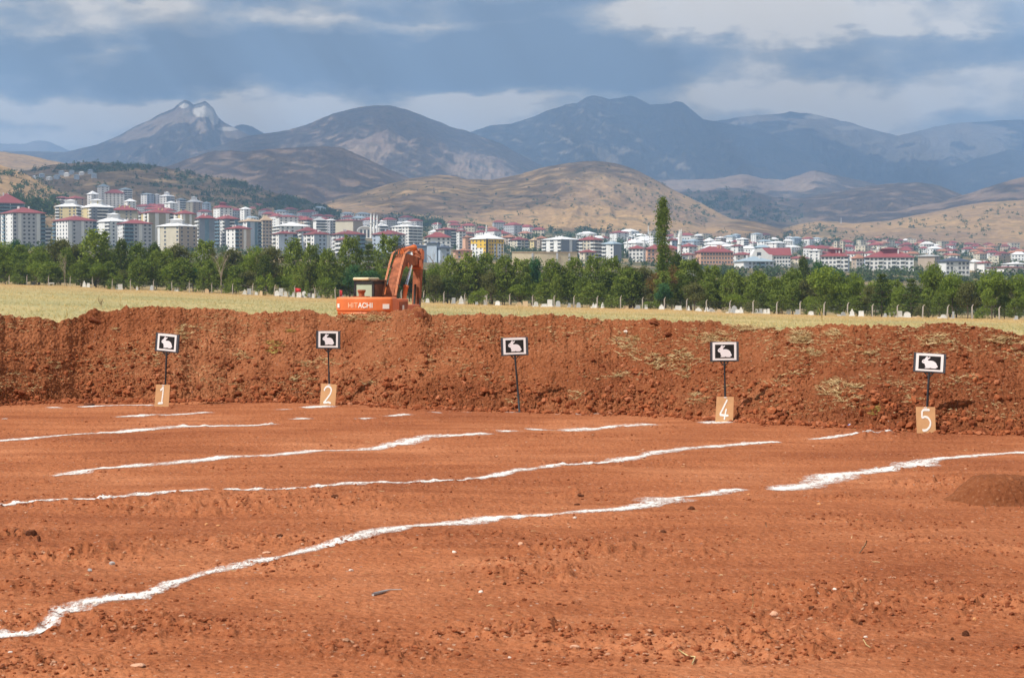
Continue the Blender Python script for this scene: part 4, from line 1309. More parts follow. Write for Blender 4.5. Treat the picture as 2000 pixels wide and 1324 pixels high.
# ------------------------------------------------------------------ heap of fresh dark soil at the right
hx, hy = on_flat(1975, 988)
n1, n2 = 90, 70
u = np.linspace(-1.15, 1.15, n1)[None, :]; v_ = np.linspace(-1.15, 1.15, n2)[:, None]
r = np.sqrt(u ** 2 + v_ ** 2)
X = hx + 0.04 + u * 0.47 + 0 * v_; Y = hy + 0.50 + v_ * 0.5 + 0 * u
h = 0.20 * (1 - sstep(0.30, 1.02, r + 0.05 * fbm(u * 2 + 0 * v_, v_ * 2 + 0 * u, 3, 5))) ** 0.9
h = h + 0.010 * fbm(X * 14, Y * 14, 4, 6) * (r < 1.05)
gz = ground_z(X.ravel(), Y.ravel()).reshape(X.shape)
Z = gz + h - 0.012 - 0.03 * sstep(1.0, 1.15, r)
me = np_mesh('soil_heap', np.stack([X, Y, Z], -1), quads=grid_quads(n2, n1), mats=[M_FRESH], smooth=True)
tag(link('soil_heap', me), 'smooth heap of dark fresh soil at the right edge of the pitch', 'soil heap')

# ------------------------------------------------------------------ crushed blue bottle at the foot of the bank
bx0, by0 = on_flat(1663, 836)
M_BLUEP = mat('blue_plastic', (0.05, 0.13, 0.55), 0.35, 0.1, 5, spec=0.5)
M_CLEARP = mat('pale_plastic', (0.55, 0.66, 0.78), 0.25, 0.1, 5, spec=0.5)
e = empty('plastic_bottle', (bx0, by0, float(ground_z(bx0, by0)[0]) + 0.02), 0.35)
tag(e, 'crushed blue and clear plastic bottle at the foot of the bank left of board 5', 'bottle')
mb = MB(); mb.tube([(-.035, 0, 0), (-.02, 0, .004), (0, 0, 0), (.015, 0, .003), (.03, 0, 0)], [.018, .024, .017, .023, .012], 10); mb.build('body', [M_CLEARP], e, smooth=True)
mb = MB(); mb.tube([(-.052, 0, -.004), (-.035, 0, 0)], [.017, .0175], 10); mb.build('base', [M_BLUEP], e, smooth=True)
mb = MB(); mb.tube([(.03, 0, 0), (.043, 0, 0)], [.012, .012], 10); mb.build('cap', [M_BLUEP], e)

# ================================================================== TARGET SIGNS AND NUMBER BOARDS
M_IRON = mat('painted_iron', (0.035, 0.035, 0.04), 0.6, 0.3, 30, metallic=0.3)
M_FOAM = mat('grey_foam', (0.075, 0.085, 0.105), 0.9, 0.3, 60, bump=0.8, bump_dist=0.003)
M_PAPER = mat('white_paper', (0.84, 0.84, 0.86), 0.7, 0.04, 20)
M_BLACKP = mat('black_print', (0.016, 0.016, 0.018), 0.6, 0.3, 8)
M_RABBIT = mat('white_print', (0.82, 0.81, 0.86), 0.7, 0.03, 20)
M_PLY = mat('hardboard', (0.58, 0.33, 0.16), 0.75, 0.12, 6)
M_WPAINT = mat('white_brush_paint', (0.86, 0.85, 0.82), 0.6, 0.06, 40)
RAB = [(0, .56), (.02, .65), (.07, .73), (.14, .79), (.185, .80), (.20, .88), (.25, .97), (.31, 1.03), (.35, 1.03), (.36, .96), (.345, .88), (.40, .945), (.46, .985), (.515, .985), (.52, .94), (.48, .875), (.42, .81),
       (.37, .765), (.375, .70), (.42, .665), (.52, .675), (.63, .675), (.74, .63), (.84, .55), (.905, .45), (.94, .34), (.955, .27), (1.0, .22), (1.0, .13), (.95, .085), (.90, .09), (.93, .03), (.86, .0), (.72, .0), (.60, .015), (.55, .055),
       (.49, .01), (.36, .0), (.22, .0), (.19, .035), (.22, .07), (.27, .085), (.23, .16), (.20, .26), (.19, .36), (.13, .40), (.06, .44), (.015, .49)]


def flat_poly(mb, pts, y0, y1, mi=0):
    n = len(pts)
    v = [(x, y0, z) for x, z in pts] + [(x, y1, z) for x, z in pts]
    f = [tuple(range(n)), tuple(reversed(range(n, 2 * n)))]
    for i in range(n):
        j = (i + 1) % n; f.append((j, i, n + i, n + j))
    mb.add(v, f, mi)


def target_sign(label, foot, head, wpx, hpx, roll, yaw=0.0, seed=0, mesh_frame=True):
    """foot, head: photo pixels of the post foot and the middle of the target"""
    X0, Y0 = on_flat(*foot)
    m_ = Y0 / F                                                    # metres per photo pixel here
    e = empty('target_sign', (X0, Y0, float(ground_z(X0, Y0)[0])), yaw)
    tag(e, label, 'target sign', 'rabbit target signs along the foot of the bank')
    kx, kz = K(*head)
    hx_, hz_ = float(kx) * Y0 - X0, EYE + float(kz) * Y0 - e.location.z
    w_, h_ = wpx * m_, hpx * m_
    R_ = roll
    ux, uz = math.cos(R_), -math.sin(R_); vx, vz = math.sin(R_), math.cos(R_)
    def loc(u, v, y=0):
        return (hx_ + u * ux + v * vx, y, hz_ + u * uz + v * vz)
    def panel(name, u0, u1, v0, v1, y0, y1, mt, warp=0.0):
        mb = MB(); n = 7
        vs = []
        for yy in (y0, y1):
            for j in range(n):
                tt = j / (n - 1)
                bow = warp * math.sin(tt * math.pi)
                for v in (v0, v1):
                    vs.append(loc(u0 + (u1 - u0) * tt, v + bow * (1 if v > 0 else .4), yy))
        fs = []
        for j in range(n - 1):
            a = 2 * j; fs.append((a, a + 2, a + 3, a + 1)); b = a + 2 * n; fs.append((b + 1, b + 3, b + 2, b))
            fs.append((a + 1, a + 3, b + 3, b + 1)); fs.append((a, b, b + 2, a + 2))
        fs.append((0, 1, 2 * n + 1, 2 * n)); a = 2 * (n - 1); fs.append((a, 2 * n + a, 2 * n + a + 1, a + 1))
        mb.add(vs, fs)
        return mb.build(name, [mt], e)
    bot = -h_ / 2 - .012
    # post
    mb = MB()
    top = Vector(loc(0, bot - .004, .012)); mb.tube([(0, .012, -.03), tuple(top * .5 + Vector((0, .006, 0))), tuple(top), loc(0, -h_ * .1, .045)], .0135, 8)
    mb.build('post', [M_IRON], e, smooth=True)
    # bracket: two curved arms and a cross bar under the board
    for sgn in (-1, 1):
        mb = MB(); mb.tube([loc(0, bot - .062, .012), loc(sgn * .022, bot - .040, .012), loc(sgn * .045, bot - .012, .014), loc(sgn * .052, bot + .02, .022)], .0075, 6)
        mb.build('bracket_arm', [M_IRON], e, smooth=True)
    mb = MB(); mb.tube([loc(-.06, bot - .004, .016), loc(.06, bot - .004, .016)], .007, 6); mb.build('crossbar', [M_IRON], e)
    # foam backing with a wire edge
    bw, bh = w_ / 2 + 4.5 * m_, h_ / 2 + 1.0 * m_
    panel('backing', -bw, bw, -bh - 1.5 * m_, bh, .0, .035, M_FOAM)
    rgx = random.Random(seed)
    mb = MB()
    nn = 20
    for sgn in (-1, 1):
        pts = []
        for j in range(nn + 1):
            pts.append(loc(sgn * (bw + (0.003 if j % 2 else -.004)), -bh - .004 + (2 * bh + .004) * j / nn, -.002 + rgx.uniform(-.002, .002)))
        mb.tube(pts, .0024, 4)
    pts = [loc(-bw + 2 * bw * j / 26, -bh - .008 + (0.004 if j % 2 else -.003), -.002) for j in range(27)]
    mb.tube(pts, .0024, 4)
    mb.build('wire_edge', [M_IRON], e)
    pw, ph = w_ / 2, h_ / 2
    pap = panel('paper', -pw, pw, -ph, ph, -.004, -.0015, M_PAPER, 0.0035)
    iw, ih = pw * .80, ph * .765
    blk = panel('black_panel', -iw, iw, -ih - .001, ih - .001, -.0052, -.0042, M_BLACKP)
    blk.parent = pap
    mb = MB(); sc = ih * 1.70; rw = iw * 1.46
    flat_poly(mb, [(lambda q: (q[0], q[2]))(loc((x - .5) * rw + iw * .02, (z - .5) * sc)) for x, z in RAB], -.0066, -.0054)
    rb = mb.build('rabbit', [M_RABBIT], pap)
    mb = MB(); cx, cz = (.125 - .5) * rw, (.635 - .5) * sc
    flat_poly(mb, [(lambda q: (q[0], q[2]))(loc(cx + .0042 * math.cos(a), cz + .0048 * math.sin(a))) for a in [k * math.pi / 4 for k in range(8)]], -.0074, -.0067)
    mb.build('eye', [M_BLACKP], pap)
    return e


target_sign('rabbit target tilted slightly clockwise, above the board with number 1', (321, 790), (326.5, 669), 39, 32.5, 0.085, -0.22, 1)
target_sign('upright rabbit target above the board with number 2', (644, 791), (641, 663), 38, 31.5, 0.01, 0.02, 2)
target_sign('rabbit target on a bare leaning post without any number board', (1015, 804), (1005, 676), 44, 32, -0.035, 0.03, 3)
target_sign('rabbit target on straight post above the board with number 4', (1417.5, 823), (1415, 686), 46.5, 35, -0.01, 0.0, 4)
target_sign('largest rabbit target, nearest the right edge, above the board with number 5', (1808, 843), (1815.5, 708), 52.5, 34, 0.05, -0.24, 5)

DIG = {'1': [[(.25, .80), (.40, .87), (.52, .97), (.52, .60), (.47, .15)], [(.12, .10), (.47, .12), (.60, .14)]],
       '2': [[(.10, .72), (.18, .88), (.38, .97), (.62, .92), (.72, .78), (.66, .58), (.48, .38), (.26, .16), (.12, .06)], [(.12, .06), (.35, .07), (.55, .10), (.78, .05)]],
       '4': [[(.66, .98), (.52, .80), (.32, .52), (.12, .25)], [(.12, .25), (.40, .23), (.80, .22)], [(.62, .55), (.56, .38), (.52, .22), (.48, .02)]],
       '5': [[(.78, .97), (.50, .98), (.25, .95)], [(.25, .95), (.22, .76), (.21, .60)], [(.21, .60), (.44, .66), (.68, .58), (.80, .40), (.74, .22), (.56, .08), (.34, .03), (.20, .06)]]}


def stroke(mb, pts, wd, y0, y1, seed=0):
    """one brush stroke as a flat ribbon with thickness"""
    P = [Vector((a, b)) for a, b in pts]
    # Catmull-Rom resample
    Q = []
    for i in range(len(P) - 1):
        p0, p1, p2, p3 = P[max(i - 1, 0)], P[i], P[i + 1], P[min(i + 2, len(P) - 1)]
        for k in range(6):
            u = k / 6
            Q.append(0.5 * ((2 * p1) + (-p0 + p2) * u + (2 * p0 - 5 * p1 + 4 * p2 - p3) * u * u + (-p0 + 3 * p1 - 3 * p2 + p3) * u ** 3))
    Q.append(P[-1])
    L = []; R_ = []
    rr = random.Random(seed)
    for i, q in enumerate(Q):
        d = (Q[min(i + 1, len(Q) - 1)] - Q[max(i - 1, 0)]).normalized(); n_ = Vector((-d.y, d.x))
        e_ = min(1, .55 + min(i, len(Q) - 1 - i) * .25)
        L.append(q + n_ * wd * e_ * rr.uniform(.85, 1.1)); R_.append(q - n_ * wd * e_ * rr.uniform(.85, 1.1))
    n = len(Q)
    v = [(q.x, y0, q.y) for q in L] + [(q.x, y0, q.y) for q in R_] + [(q.x, y1, q.y) for q in L] + [(q.x, y1, q.y) for q in R_]
    f = []
    for i in range(n - 1):
        f.append((i, i + 1, n + i + 1, n + i)); f.append((i, 2 * n + i, 2 * n + i + 1, i + 1)); f.append((n + i, n + i + 1, 3 * n + i + 1, 3 * n + i))
    mb.add(v, f)


def number_board(ch, label, corners, seed):
    """corners in photo pixels: top left, top right, bottom right, bottom left"""
    tl, tr, br, bl = corners
    cx = (bl[0] + br[0]) / 2; cy = (bl[1] + br[1]) / 2
    X0, Y0 = on_flat(cx, cy); Y0 -= 0.045
    z0 = float(ground_z(X0, Y0)[0])
    m_ = Y0 / F
    e = empty('number_board', (X0, Y0, z0), 0)
    tag(e, label, 'number board', 'hardboard number boards leaning on the posts')
    kx0, kz0 = K(cx, cy)
    def P_(q):
        kx, kz = K(*q); dz = (float(kz) - float(kz0)) * Y0
        return Vector(((float(kx) - float(kx0)) * Y0, 0.16 * dz - 0.02, dz - 0.004))
    A, B, Cc, Dd = [P_(q) for q in (bl, br, tr, tl)]
    th_ = Vector((0, .007, 0))
    mb = MB(); mb.add([A, B, Cc, Dd, A + th_, B + th_, Cc + th_, Dd + th_], [(0, 1, 2, 3), (7, 6, 5, 4), (0, 4, 5, 1), (1, 5, 6, 2), (2, 6, 7, 3), (3, 7, 4, 0)])
    mb.build('board', [M_PLY], e)
    mb = MB()
    tmp = MB()
    for i, s_ in enumerate(DIG[ch]): stroke(tmp, s_, .055 if ch != '1' else .06, -1.0 - i * .4, 0, seed + i)
    def mapp(p):
        u = .14 + p[0] * .74; v = .08 + p[2] * .83
        base_ = (A * (1 - u) + B * u) * (1 - v) + (Dd * (1 - u) + Cc * u) * v
        return base_ + Vector((0, -.0015 + p[1] * .001, 0))
    tmp.v = [tuple(mapp(p)) for p in tmp.v]
    tmp.build('painted_number', [M_WPAINT], e)
    mb = MB(); q = (Cc + Dd) / 2
    mb.box((q.x - .018, q.y - .004, q.z - .014), (q.x + .018, q.y + .012, q.z - .004)); mb.build('clip', [M_PAPER], e)


number_board('1', 'tan board with painted white number 1, leftmost of the boards', [(305.5, 748), (332.5, 749), (331, 792), (303, 791.5)], 1)
number_board('2', 'tan board with painted white number 2 under the second target', [(628, 749), (658, 750.5), (655.5, 792.5), (625, 791)], 2)
number_board('4', 'tan board with painted white number 4 standing below the fourth target', [(1399.5, 774), (1433, 774.5), (1430.5, 824), (1396, 822.5)], 4)
number_board('5', 'tan board with painted white number 5, rightmost of the boards', [(1788, 793), (1825.5, 793.5), (1825.5, 844), (1788.5, 844)], 5)

# ================================================================== THE EXCAVATOR behind the bank
M_ORANGE = mat('orange_paint', (0.66, 0.17, 0.05), 0.5, 0.14, 1.2, spec=0.35)
M_ORDIRT = mat('dusty_orange_paint', (0.29, 0.092, 0.042), 0.8, 0.55, 3.5)
M_PALE = mat('faded_paint', (0.80, 0.45, 0.28), 0.7, 0.1, 4)
M_LETTER = mat('white_lettering', (0.85, 0.82, 0.76), 0.6, 0.05, 9)
M_CABROOF = mat('cream_roof', (0.66, 0.58, 0.38), 0.8, 0.2, 3)
M_CAB = mat('cab_black', (0.03, 0.032, 0.036), 0.6, 0.3, 4)
M_CABSIDE = mat('rusty_cab_side', (0.13, 0.06, 0.035), 0.7, 0.35, 3)
M_GLASS = mat('pale_green_glass', (0.42, 0.52, 0.40), 0.12, 0.06, 2, spec=0.5)
M_STEEL = mat('chrome_rod', (0.75, 0.78, 0.82), 0.2, 0.05, 3, metallic=0.9)
M_DARK = mat('dark_steel', (0.05, 0.048, 0.047), 0.75, 0.3, 5)
M_HOSE = mat('orange_pipe', (0.62, 0.24, 0.12), 0.5, 0.1, 5)
M_REFL = mat('white_reflector', (0.80, 0.78, 0.74), 0.4, 0.05, 5)

EXD = 80.0
ex_x, _, _ = at(750, 600, EXD)
ex = empty('excavator', (ex_x, EXD, -0.73), -math.radians(16))
tag(ex, 'orange tracked excavator behind the bank with its arm folded down', 'excavator')
# the heading: local +Y points away from the camera and to the right


def sweep(prof, x0, x1, name, mt, parent, bev=0.03):
    mb = MB(); mb.prism_x(prof, x0, x1)
    o = mb.build(name, [mt], parent)
    if bev: bevel(o, bev, 2)
    return o


def outline(pts, z0, z1, mb, mi=0):
    """upright prism from a plan outline [(x, y)] counter-clockwise"""
    n = len(pts)
    v = [(x, y, z0) for x, y in pts] + [(x, y, z1) for x, y in pts]
    f = [tuple(reversed(range(n))), tuple(range(n, 2 * n))] + [(i, (i + 1) % n, n + (i + 1) % n, n + i) for i in range(n)]
    mb.add(v, f, mi)


# counterweight: curved rear, in two steps with a light crease
def rear_arc(xw, yb, bulge, n=13):
    return [(-xw + 2 * xw * i / (n - 1), yb - bulge * (1 - ((-1 + 2 * i / (n - 1)) ** 2)) ) for i in range(n)]


ra = rear_arc(1.27, -2.45, 0.32)
cw_plan = [(1.27, -1.75)] + [(-1.27, -1.75)] + ra
mb = MB(); outline(cw_plan, 1.42, 2.05, mb)
cw = mb.build('counterweight', [M_ORANGE], ex, smooth=False); bevel(cw, 0.10, 4)
ra2 = rear_arc(1.22, -2.38, 0.30)
mb = MB(); outline([(1.22, -1.76), (-1.22, -1.76)] + ra2, 0.98, 1.39, mb)
o = mb.build('lower_counterweight', [M_ORANGE], ex); bevel(o, 0.05, 3)
# swept crease between them
mb = MB(); n = 13
vs = []
for i in range(n):
    u = -1 + 2 * i / (n - 1)
    x = u * 1.2; yb_ = -2.45 - 0.32 * (1 - u * u)
    drop = 0.11 * (1 - abs(u)) ** 1.0
    vs += [(x, yb_ + 0.02, 1.42), (x, yb_ - 0.025, 1.40 - drop * .4), (x, yb_ + 0.03, 1.33 - drop)]
fs = []
for i in range(n - 1):
    a = 3 * i; b = a + 3
    fs += [(a, a + 1, b + 1, b), (a + 1, a + 2, b + 2, b + 1)]
mb.add(vs, fs); mb.build('crease', [M_ORANGE], cw)


def on_rear(x, z, lift=0.012):
    u = x / 1.27
    return (x, -2.45 - 0.32 * (1 - u * u) - lift, z)


LET = {'H': [[(0, 0), (0, 1)], [(1, 0), (1, 1)], [(0, .5), (1, .5)]], 'I': [[(.5, 0), (.5, 1)]], 'T': [[(.5, 0), (.5, 1)], [(0, 1), (1, 1)]],
       'A': [[(0, 0), (.5, 1)], [(.5, 1), (1, 0)], [(.2, .35), (.8, .35)]], 'C': [[(1, .82), (.75, 1), (.3, 1), (.03, .75), (0, .5), (.03, .25), (.3, 0), (.75, 0), (1, .18)]]}
xs = -0.60; lw = 0.135
for ci_, ch in enumerate('HITACHI'):
    wch = 0.05 if ch == 'I' else lw
    mb = MB()
    for st in LET[ch]:
        for i in range(len(st) - 1):
            (a0, b0), (a1, b1) = st[i], st[i + 1]
            if ch == 'I': a0 = a1 = .5
            p0 = np.array([xs + a0 * wch, 1.61 + b0 * .19]); p1 = np.array([xs + a1 * wch, 1.61 + b1 * .19])
            d = (p1 - p0) / np.linalg.norm(p1 - p0); nrm_ = np.array([-d[1], d[0]]) * 0.019
            p0 = p0 - d * .012; p1 = p1 + d * .012
            lf = 0.012 + 0.0015 * i
            q = [p0 - nrm_, p1 - nrm_, p1 + nrm_, p0 + nrm_]
            fr = [on_rear(x, z, lf) for x, z in q]; bk = [on_rear(x, z, -.01) for x, z in q]
            mb.add(fr + bk, [(0, 1, 2, 3), (0, 4, 5, 1), (1, 5, 6, 2), (2, 6, 7, 3), (3, 7, 4, 0)])
    mb.build('letter', [M_PALE if ci_ < 3 else M_LETTER], cw)
    xs += wch + 0.052
for (x0, x1, z0, z1) in [(-1.17, -1.06, 1.60, 1.77), (0.90, 1.15, 1.56, 1.76)]:
    mb = MB(); a = [on_rear(x0, z0, .03), on_rear(x1, z0, .03), on_rear(x1, z1, .03), on_rear(x0, z1, .03)]; b = [on_rear(x0, z0, -.02), on_rear(x1, z0, -.02), on_rear(x1, z1, -.02), on_rear(x0, z1, -.02)]
    mb.add(a + b, [(0, 1, 2, 3), (0, 4, 5, 1), (1, 5, 6, 2), (2, 6, 7, 3), (3, 7, 4, 0)])
    mb.build('reflector', [M_REFL], cw)
# engine house and side boxes
mb = MB(); mb.box((-1.25, -1.74, 1.0), (1.25, -0.35, 1.98)); o = mb.build('engine_house', [M_ORANGE], ex); bevel(o, 0.05, 3)
mb = MB(); mb.box((0.45, -0.34, 1.0), (1.23, 1.25, 1.72)); o = mb.build('fuel_tank', [M_ORANGE], ex); bevel(o, 0.04, 2)
mb = MB(); mb.box((1.231, -1.55, 1.1), (1.262, -0.5, 1.85)); sp_ = mb.build('side_panel', [M_ORDIRT], ex)
mb = MB(); mb.box((1.25, -1.2, 1.45), (1.28, -1.0, 1.7)); mb.build('latch', [M_REFL], sp_)
mb = MB(); mb.box((1.262, -2.1, 1.20), (1.29, -1.95, 1.36)); mb.build('reflector', [M_REFL], ex)
# exhaust stack and intake in front of the rear window
mb = MB(); mb.tube([(-0.62, -1.1, 1.95), (-0.62, -1.1, 2.2)], .13, 12); mb.tube([(-0.62, -1.1, 2.2), (-0.62, -1.1, 2.31)], [.13, .19], 12); mb.tube([(-0.62, -1.1, 2.31), (-0.62, -1.1, 2.36)], [.19, .16], 12)
mb.build('air_intake', [M_ORDIRT], ex, smooth=False)
mb = MB(); mb.box((-0.95, -1.3, 1.97), (-0.35, -0.8, 2.08)); mb.build('engine_cover', [M_ORDIRT], ex)
# cab
cab = link('cab', None, ex, (0, 0, 0)) if False else None
mb = MB()
for (x0, x1, y0, y1) in [(-1.24, -1.13, -.32, -.22), (-.28, -.18, -.32, -.22), (-1.24, -1.13, 1.35, 1.45), (-.28, -.18, 1.35, 1.45)]:
    mb.box((x0, y0, 1.3), (x1, y1, 2.72))
mb.box((-1.24, -.32, 1.2), (-.18, 1.45, 2.02)); mb.box((-1.24, -.32, 2.60), (-.18, 1.45, 2.74))
cabf = mb.build('cab_frame', [M_CAB], ex)
mb = MB(); mb.box((-1.12, -.29, 2.05), (-.30, -.26, 2.58)); mb.build('rear_window', [M_GLASS], cabf)
mb = MB(); mb.box((-1.22, -.20, 2.05), (-1.20, 1.32, 2.58)); mb.build('side_window', [M_GLASS], cabf)
mb = MB(); mb.box((-.215, -.20, 1.25), (-.15, 1.34, 2.60)); mb.build('side_panel', [M_CABSIDE], cabf)
mb = MB(); mb.box((-1.28, -.40, 2.76), (-.42, 1.40, 2.89)); o = mb.build('cab_roof', [M_CABROOF], ex); bevel(o, 0.055, 3)
mb = MB(); mb.box((-.44, -.2, 2.745), (-.05, 1.5, 2.79)); mb.build('roof_edge', [M_CABSIDE], ex)
mb = MB(); mb.tube([(-1.27, -.8, 1.95), (-1.27, -.8, 2.25), (-1.27, -.35, 2.25), (-1.27, -.35, 1.95)], .018, 6); mb.build('handrail', [M_DARK], ex)
# boom, arm, bucket: side profiles (y, z)
bm = sweep([(0.45, 1.70), (0.85, 1.62), (1.62, 2.38), (2.45, 3.22), (2.9, 3.42), (3.3, 3.40), (5.3, 3.50), (5.52, 3.60), (5.42, 3.80), (3.2, 3.98), (2.55, 3.93), (1.95, 3.46), (0.85, 2.18)], -0.08, 0.34, 'boom', M_ORDIRT, ex, .03)
mb = MB()
for x_ in (-.115, .385):
    mb.tube([(x_, 3.05, 3.45), (x_ + .01 * (1 if x_ > 0 else -1), 3.05, 3.45)], .13, 14)
    mb.box((min(x_, x_ + .012), 4.9, 3.40), (max(x_, x_ + .012), 5.4, 3.72))
mb.build('pin_plate', [M_ORANGE], bm)
mb = MB(); mb.box((-.02, 2.7, 3.95), (.30, 3.0, 4.18)); mb.box((-.105, 5.3, 3.3), (.385, 5.62, 3.55)); mb.build('lug', [M_ORANGE], bm)
arm = sweep([(5.1, 3.5), (5.38, 3.30), (5.12, 1.45), (4.9, 0.45), (5.12, .40), (5.42, 1.5), (5.85, 3.35), (6.05, 4.12), (5.72, 4.25), (5.45, 3.85)], -0.04, 0.33, 'arm', M_ORDIRT, ex, .03)
mb = MB(); mb.box((-.06, 5.45, 3.75), (-.045, 5.95, 4.15)); mb.box((.335, 5.45, 3.75), (.35, 5.95, 4.15)); mb.build('pin_plate', [M_ORANGE], arm)
mb = MB()
mb.prism_x([(5.15, 1.95), (5.30, 1.95), (5.12, 0.75), (4.95, 0.65)], .335, .36); mb.build('wear_plate', [M_DARK], arm)
mb = MB(); mb.tube([(.14, 5.15, 2.6), (.14, 4.80, 1.0)], .055, 10); mb.build('bucket_cylinder', [M_DARK], ex, smooth=True)
mb = MB(); mb.prism_x([(4.55, .75), (5.2, .85), (5.45, .35), (5.2, -.15), (4.7, -.25), (4.25, .05), (4.3, .15), (4.75, .0), (5.0, .12), (5.1, .4), (4.95, .6)], -.45, .75)
bk = mb.build('bucket', [M_DARK], ex)
for k in range(5):
    mb = MB(); mb.box((-.42 + k * .27, 4.05, -.02), (-.34 + k * .27, 4.32, .06)); mb.build('tooth', [M_DARK], bk)
# cylinders
mb = MB(); mb.tube([(.14, 2.75, 4.10), (.14, 3.1, 4.12), (.14, 4.85, 4.26)], [.075, .12, .12], 14); mb.tube([(.14, 4.84, 4.26), (.14, 4.95, 4.268)], .145, 14)
ac = mb.build('arm_cylinder', [M_ORANGE], ex, smooth=True)
mb = MB(); mb.tube([(.14, 4.94, 4.268), (.14, 5.85, 4.10)], .055, 10); mb.build('rod', [M_STEEL], ac, smooth=True)
for x_ in (-.30, .56):
    mb = MB(); mb.tube([(x_, 1.35, 1.35), (x_, 2.02, 2.45)], .10, 14); mb.tube([(x_, 2.01, 2.44), (x_, 2.06, 2.52)], .125, 14)
    bc = mb.build('boom_cylinder', [M_ORANGE], ex, smooth=True)
    mb = MB(); mb.tube([(x_, 2.05, 2.5), (x_, 2.98, 3.42)], .058, 10); mb.build('rod', [M_STEEL], bc, smooth=True)
# hydraulic pipes on top of the boom
for i, x_ in enumerate((-.17, -.12, .40, .45)):
    mb = MB(); mb.tube([(x_, .75, 2.1), (x_, 1.2, 2.78), (x_, 1.8, 3.47), (x_, 2.35, 3.98), (x_ + .04, 2.9, 4.12), (x_ + .08, 3.6, 4.03), (x_ + .04, 4.8, 3.9), (x_, 5.35, 3.92)], .021, 6)
    mb.build('hydraulic_pipe', [M_HOSE], ex, smooth=True)
for x_ in (-.17, .38):
    for (y_, z_) in [(1.05, 2.55), (1.75, 3.4), (2.3, 3.92)]:
        mb = MB(); mb.box((x_, y_, z_ - .06), (x_ + .12, y_ + .05, z_ + .05)); mb.build('pipe_clamp', [M_DARK], ex)
for k in range(3):
    mb = MB(); mb.tube([(-.02 + .1 * k, 2.3, 3.92), (-.04 + .1 * k, 2.55, 4.25 + .03 * k), (.0 + .1 * k, 2.95, 4.3 + .03 * k), (.05 + .06 * k, 3.25, 4.18)], .022, 6); mb.build('hose', [M_DARK], ex, smooth=True)
mb = MB(); mb.tube([(.40, 5.9, 3.3), (.42, 5.72, 2.6), (.42, 5.95, 2.2), (.36, 5.7, 1.9)], .02, 6); mb.build('hose', [M_DARK], ex, smooth=True)
# the boom reaches less far and the cab is shallower than first laid out
for o_ in list(ex.children):
    nm = o_.name.split('.')[0]
    for q_ in [o_] + list(o_.children):
        if q_.data is None: continue
        for v in q_.data.vertices:
            if nm in ('boom', 'arm', 'bucket_cylinder', 'bucket', 'arm_cylinder', 'boom_cylinder', 'hydraulic_pipe', 'pipe_clamp', 'hose'):
                v.co.x -= 0.15; v.co.y = 0.45 + (v.co.y - 0.45) * 0.80
            elif nm in ('cab_frame', 'cab_roof', 'roof_edge', 'handrail'):
                v.co.x = -1.30 + (v.co.x + 1.24) * .87; v.co.y *= .76
# slew ring and tracks, standing in the dug hollow
mb = MB(); mb.tube([(0, 0, .78), (0, 0, 1.02)], .75, 24); mb.build('slew_ring', [M_DARK], ex)
mb = MB(); mb.box((-1.2, -1.5, .98), (1.2, 1.3, 1.05)); mb.build('deck', [M_DARK], ex)
mb = MB(); mb.box((-.8, -1.1, .35), (.8, 1.1, .8)); mb.build('track_frame', [M_DARK], ex)
for x_ in (-1.0, 1.0):
    prof = [(2.0 * math.cos(a) if abs(math.cos(a)) > 2 else (1.65 * (1 if math.cos(a) > 0 else -1) + .42 * math.cos(a)), .42 + .42 * math.sin(a)) for a in [2 * math.pi * k / 20 for k in range(20)]]
    mb = MB(); mb.prism_x(prof, x_ - .28, x_ + .28); tr_ = mb.build('track', [M_DARK], ex)
    shoe = None
    for k in range(14):
        if shoe is None:
            mb = MB(); mb.box((x_ - .3, -.11, -.02), (x_ + .3, .11, .03)); shoe = mb.mesh('track_shoe', [M_DARK])
        link('track_shoe', shoe, tr_, (0, -1.6 + k * .245, .85))

# ================================================================== FENCE along the cemetery
M_CONC = mat('concrete_post', (0.50, 0.46, 0.42), 0.9, 0.2, 3)
M_WIRE = mat('fence_wire', (0.20, 0.19, 0.18), 0.6, 0.2, 3, metallic=0.5)


def fence_point(px_):
    k = (px_ - 1000) / F; D = float(fence_D(px_)); x = k * D
    return x, D, float(th(x, D)[0])


f0 = fence_point(18)
fence = tag(empty('fence', f0), 'long wire fence on pale concrete posts along the cemetery edge', 'fence')
mb = MB(); mb.box((-.07, -.07, -.3), (.07, .07, 1.75)); mb.add([(-.07, -.07, 1.75), (.07, -.07, 1.75), (.07, .07, 1.75), (-.07, .07, 1.75), (.10, -.25, 2.1), (.16, -.25, 2.1), (.16, -.15, 2.12), (.10, -.15, 2.12)],
       [(0, 1, 5, 4), (1, 2, 6, 5), (2, 3, 7, 6), (3, 0, 4, 7), (4, 5, 6, 7)])
pm = mb.mesh('post', [M_CONC])
posts_px = [q[0] for q in FENCE] + [-30, -75, 2003, 2052]
wp = []
for q in sorted(posts_px):
    x, D, z = fence_point(q); wp.append((x, D, z))
    o = link('post', pm, fence, (x - f0[0], D - f0[1], z - f0[2]))
    o.scale = (1, 1, random.uniform(.94, 1.06)); o.rotation_euler = (random.uniform(-.03, .03), random.uniform(-.035, .035), .2)
mb = MB()
for hgt in (.35, .7, 1.05, 1.4, 1.7):
    for i in range(len(wp) - 1):
        a, b = Vector(wp[i]) - Vector(f0), Vector(wp[i + 1]) - Vector(f0)
        m_ = (a + b) / 2 + Vector((0, 0, hgt - .05)); a.z += hgt; b.z += hgt
        mb.tube([a, m_, b], .008, 3, caps=False)
wr = mb.build('wire', [M_WIRE], fence); wr['kind'] = 'stuff'

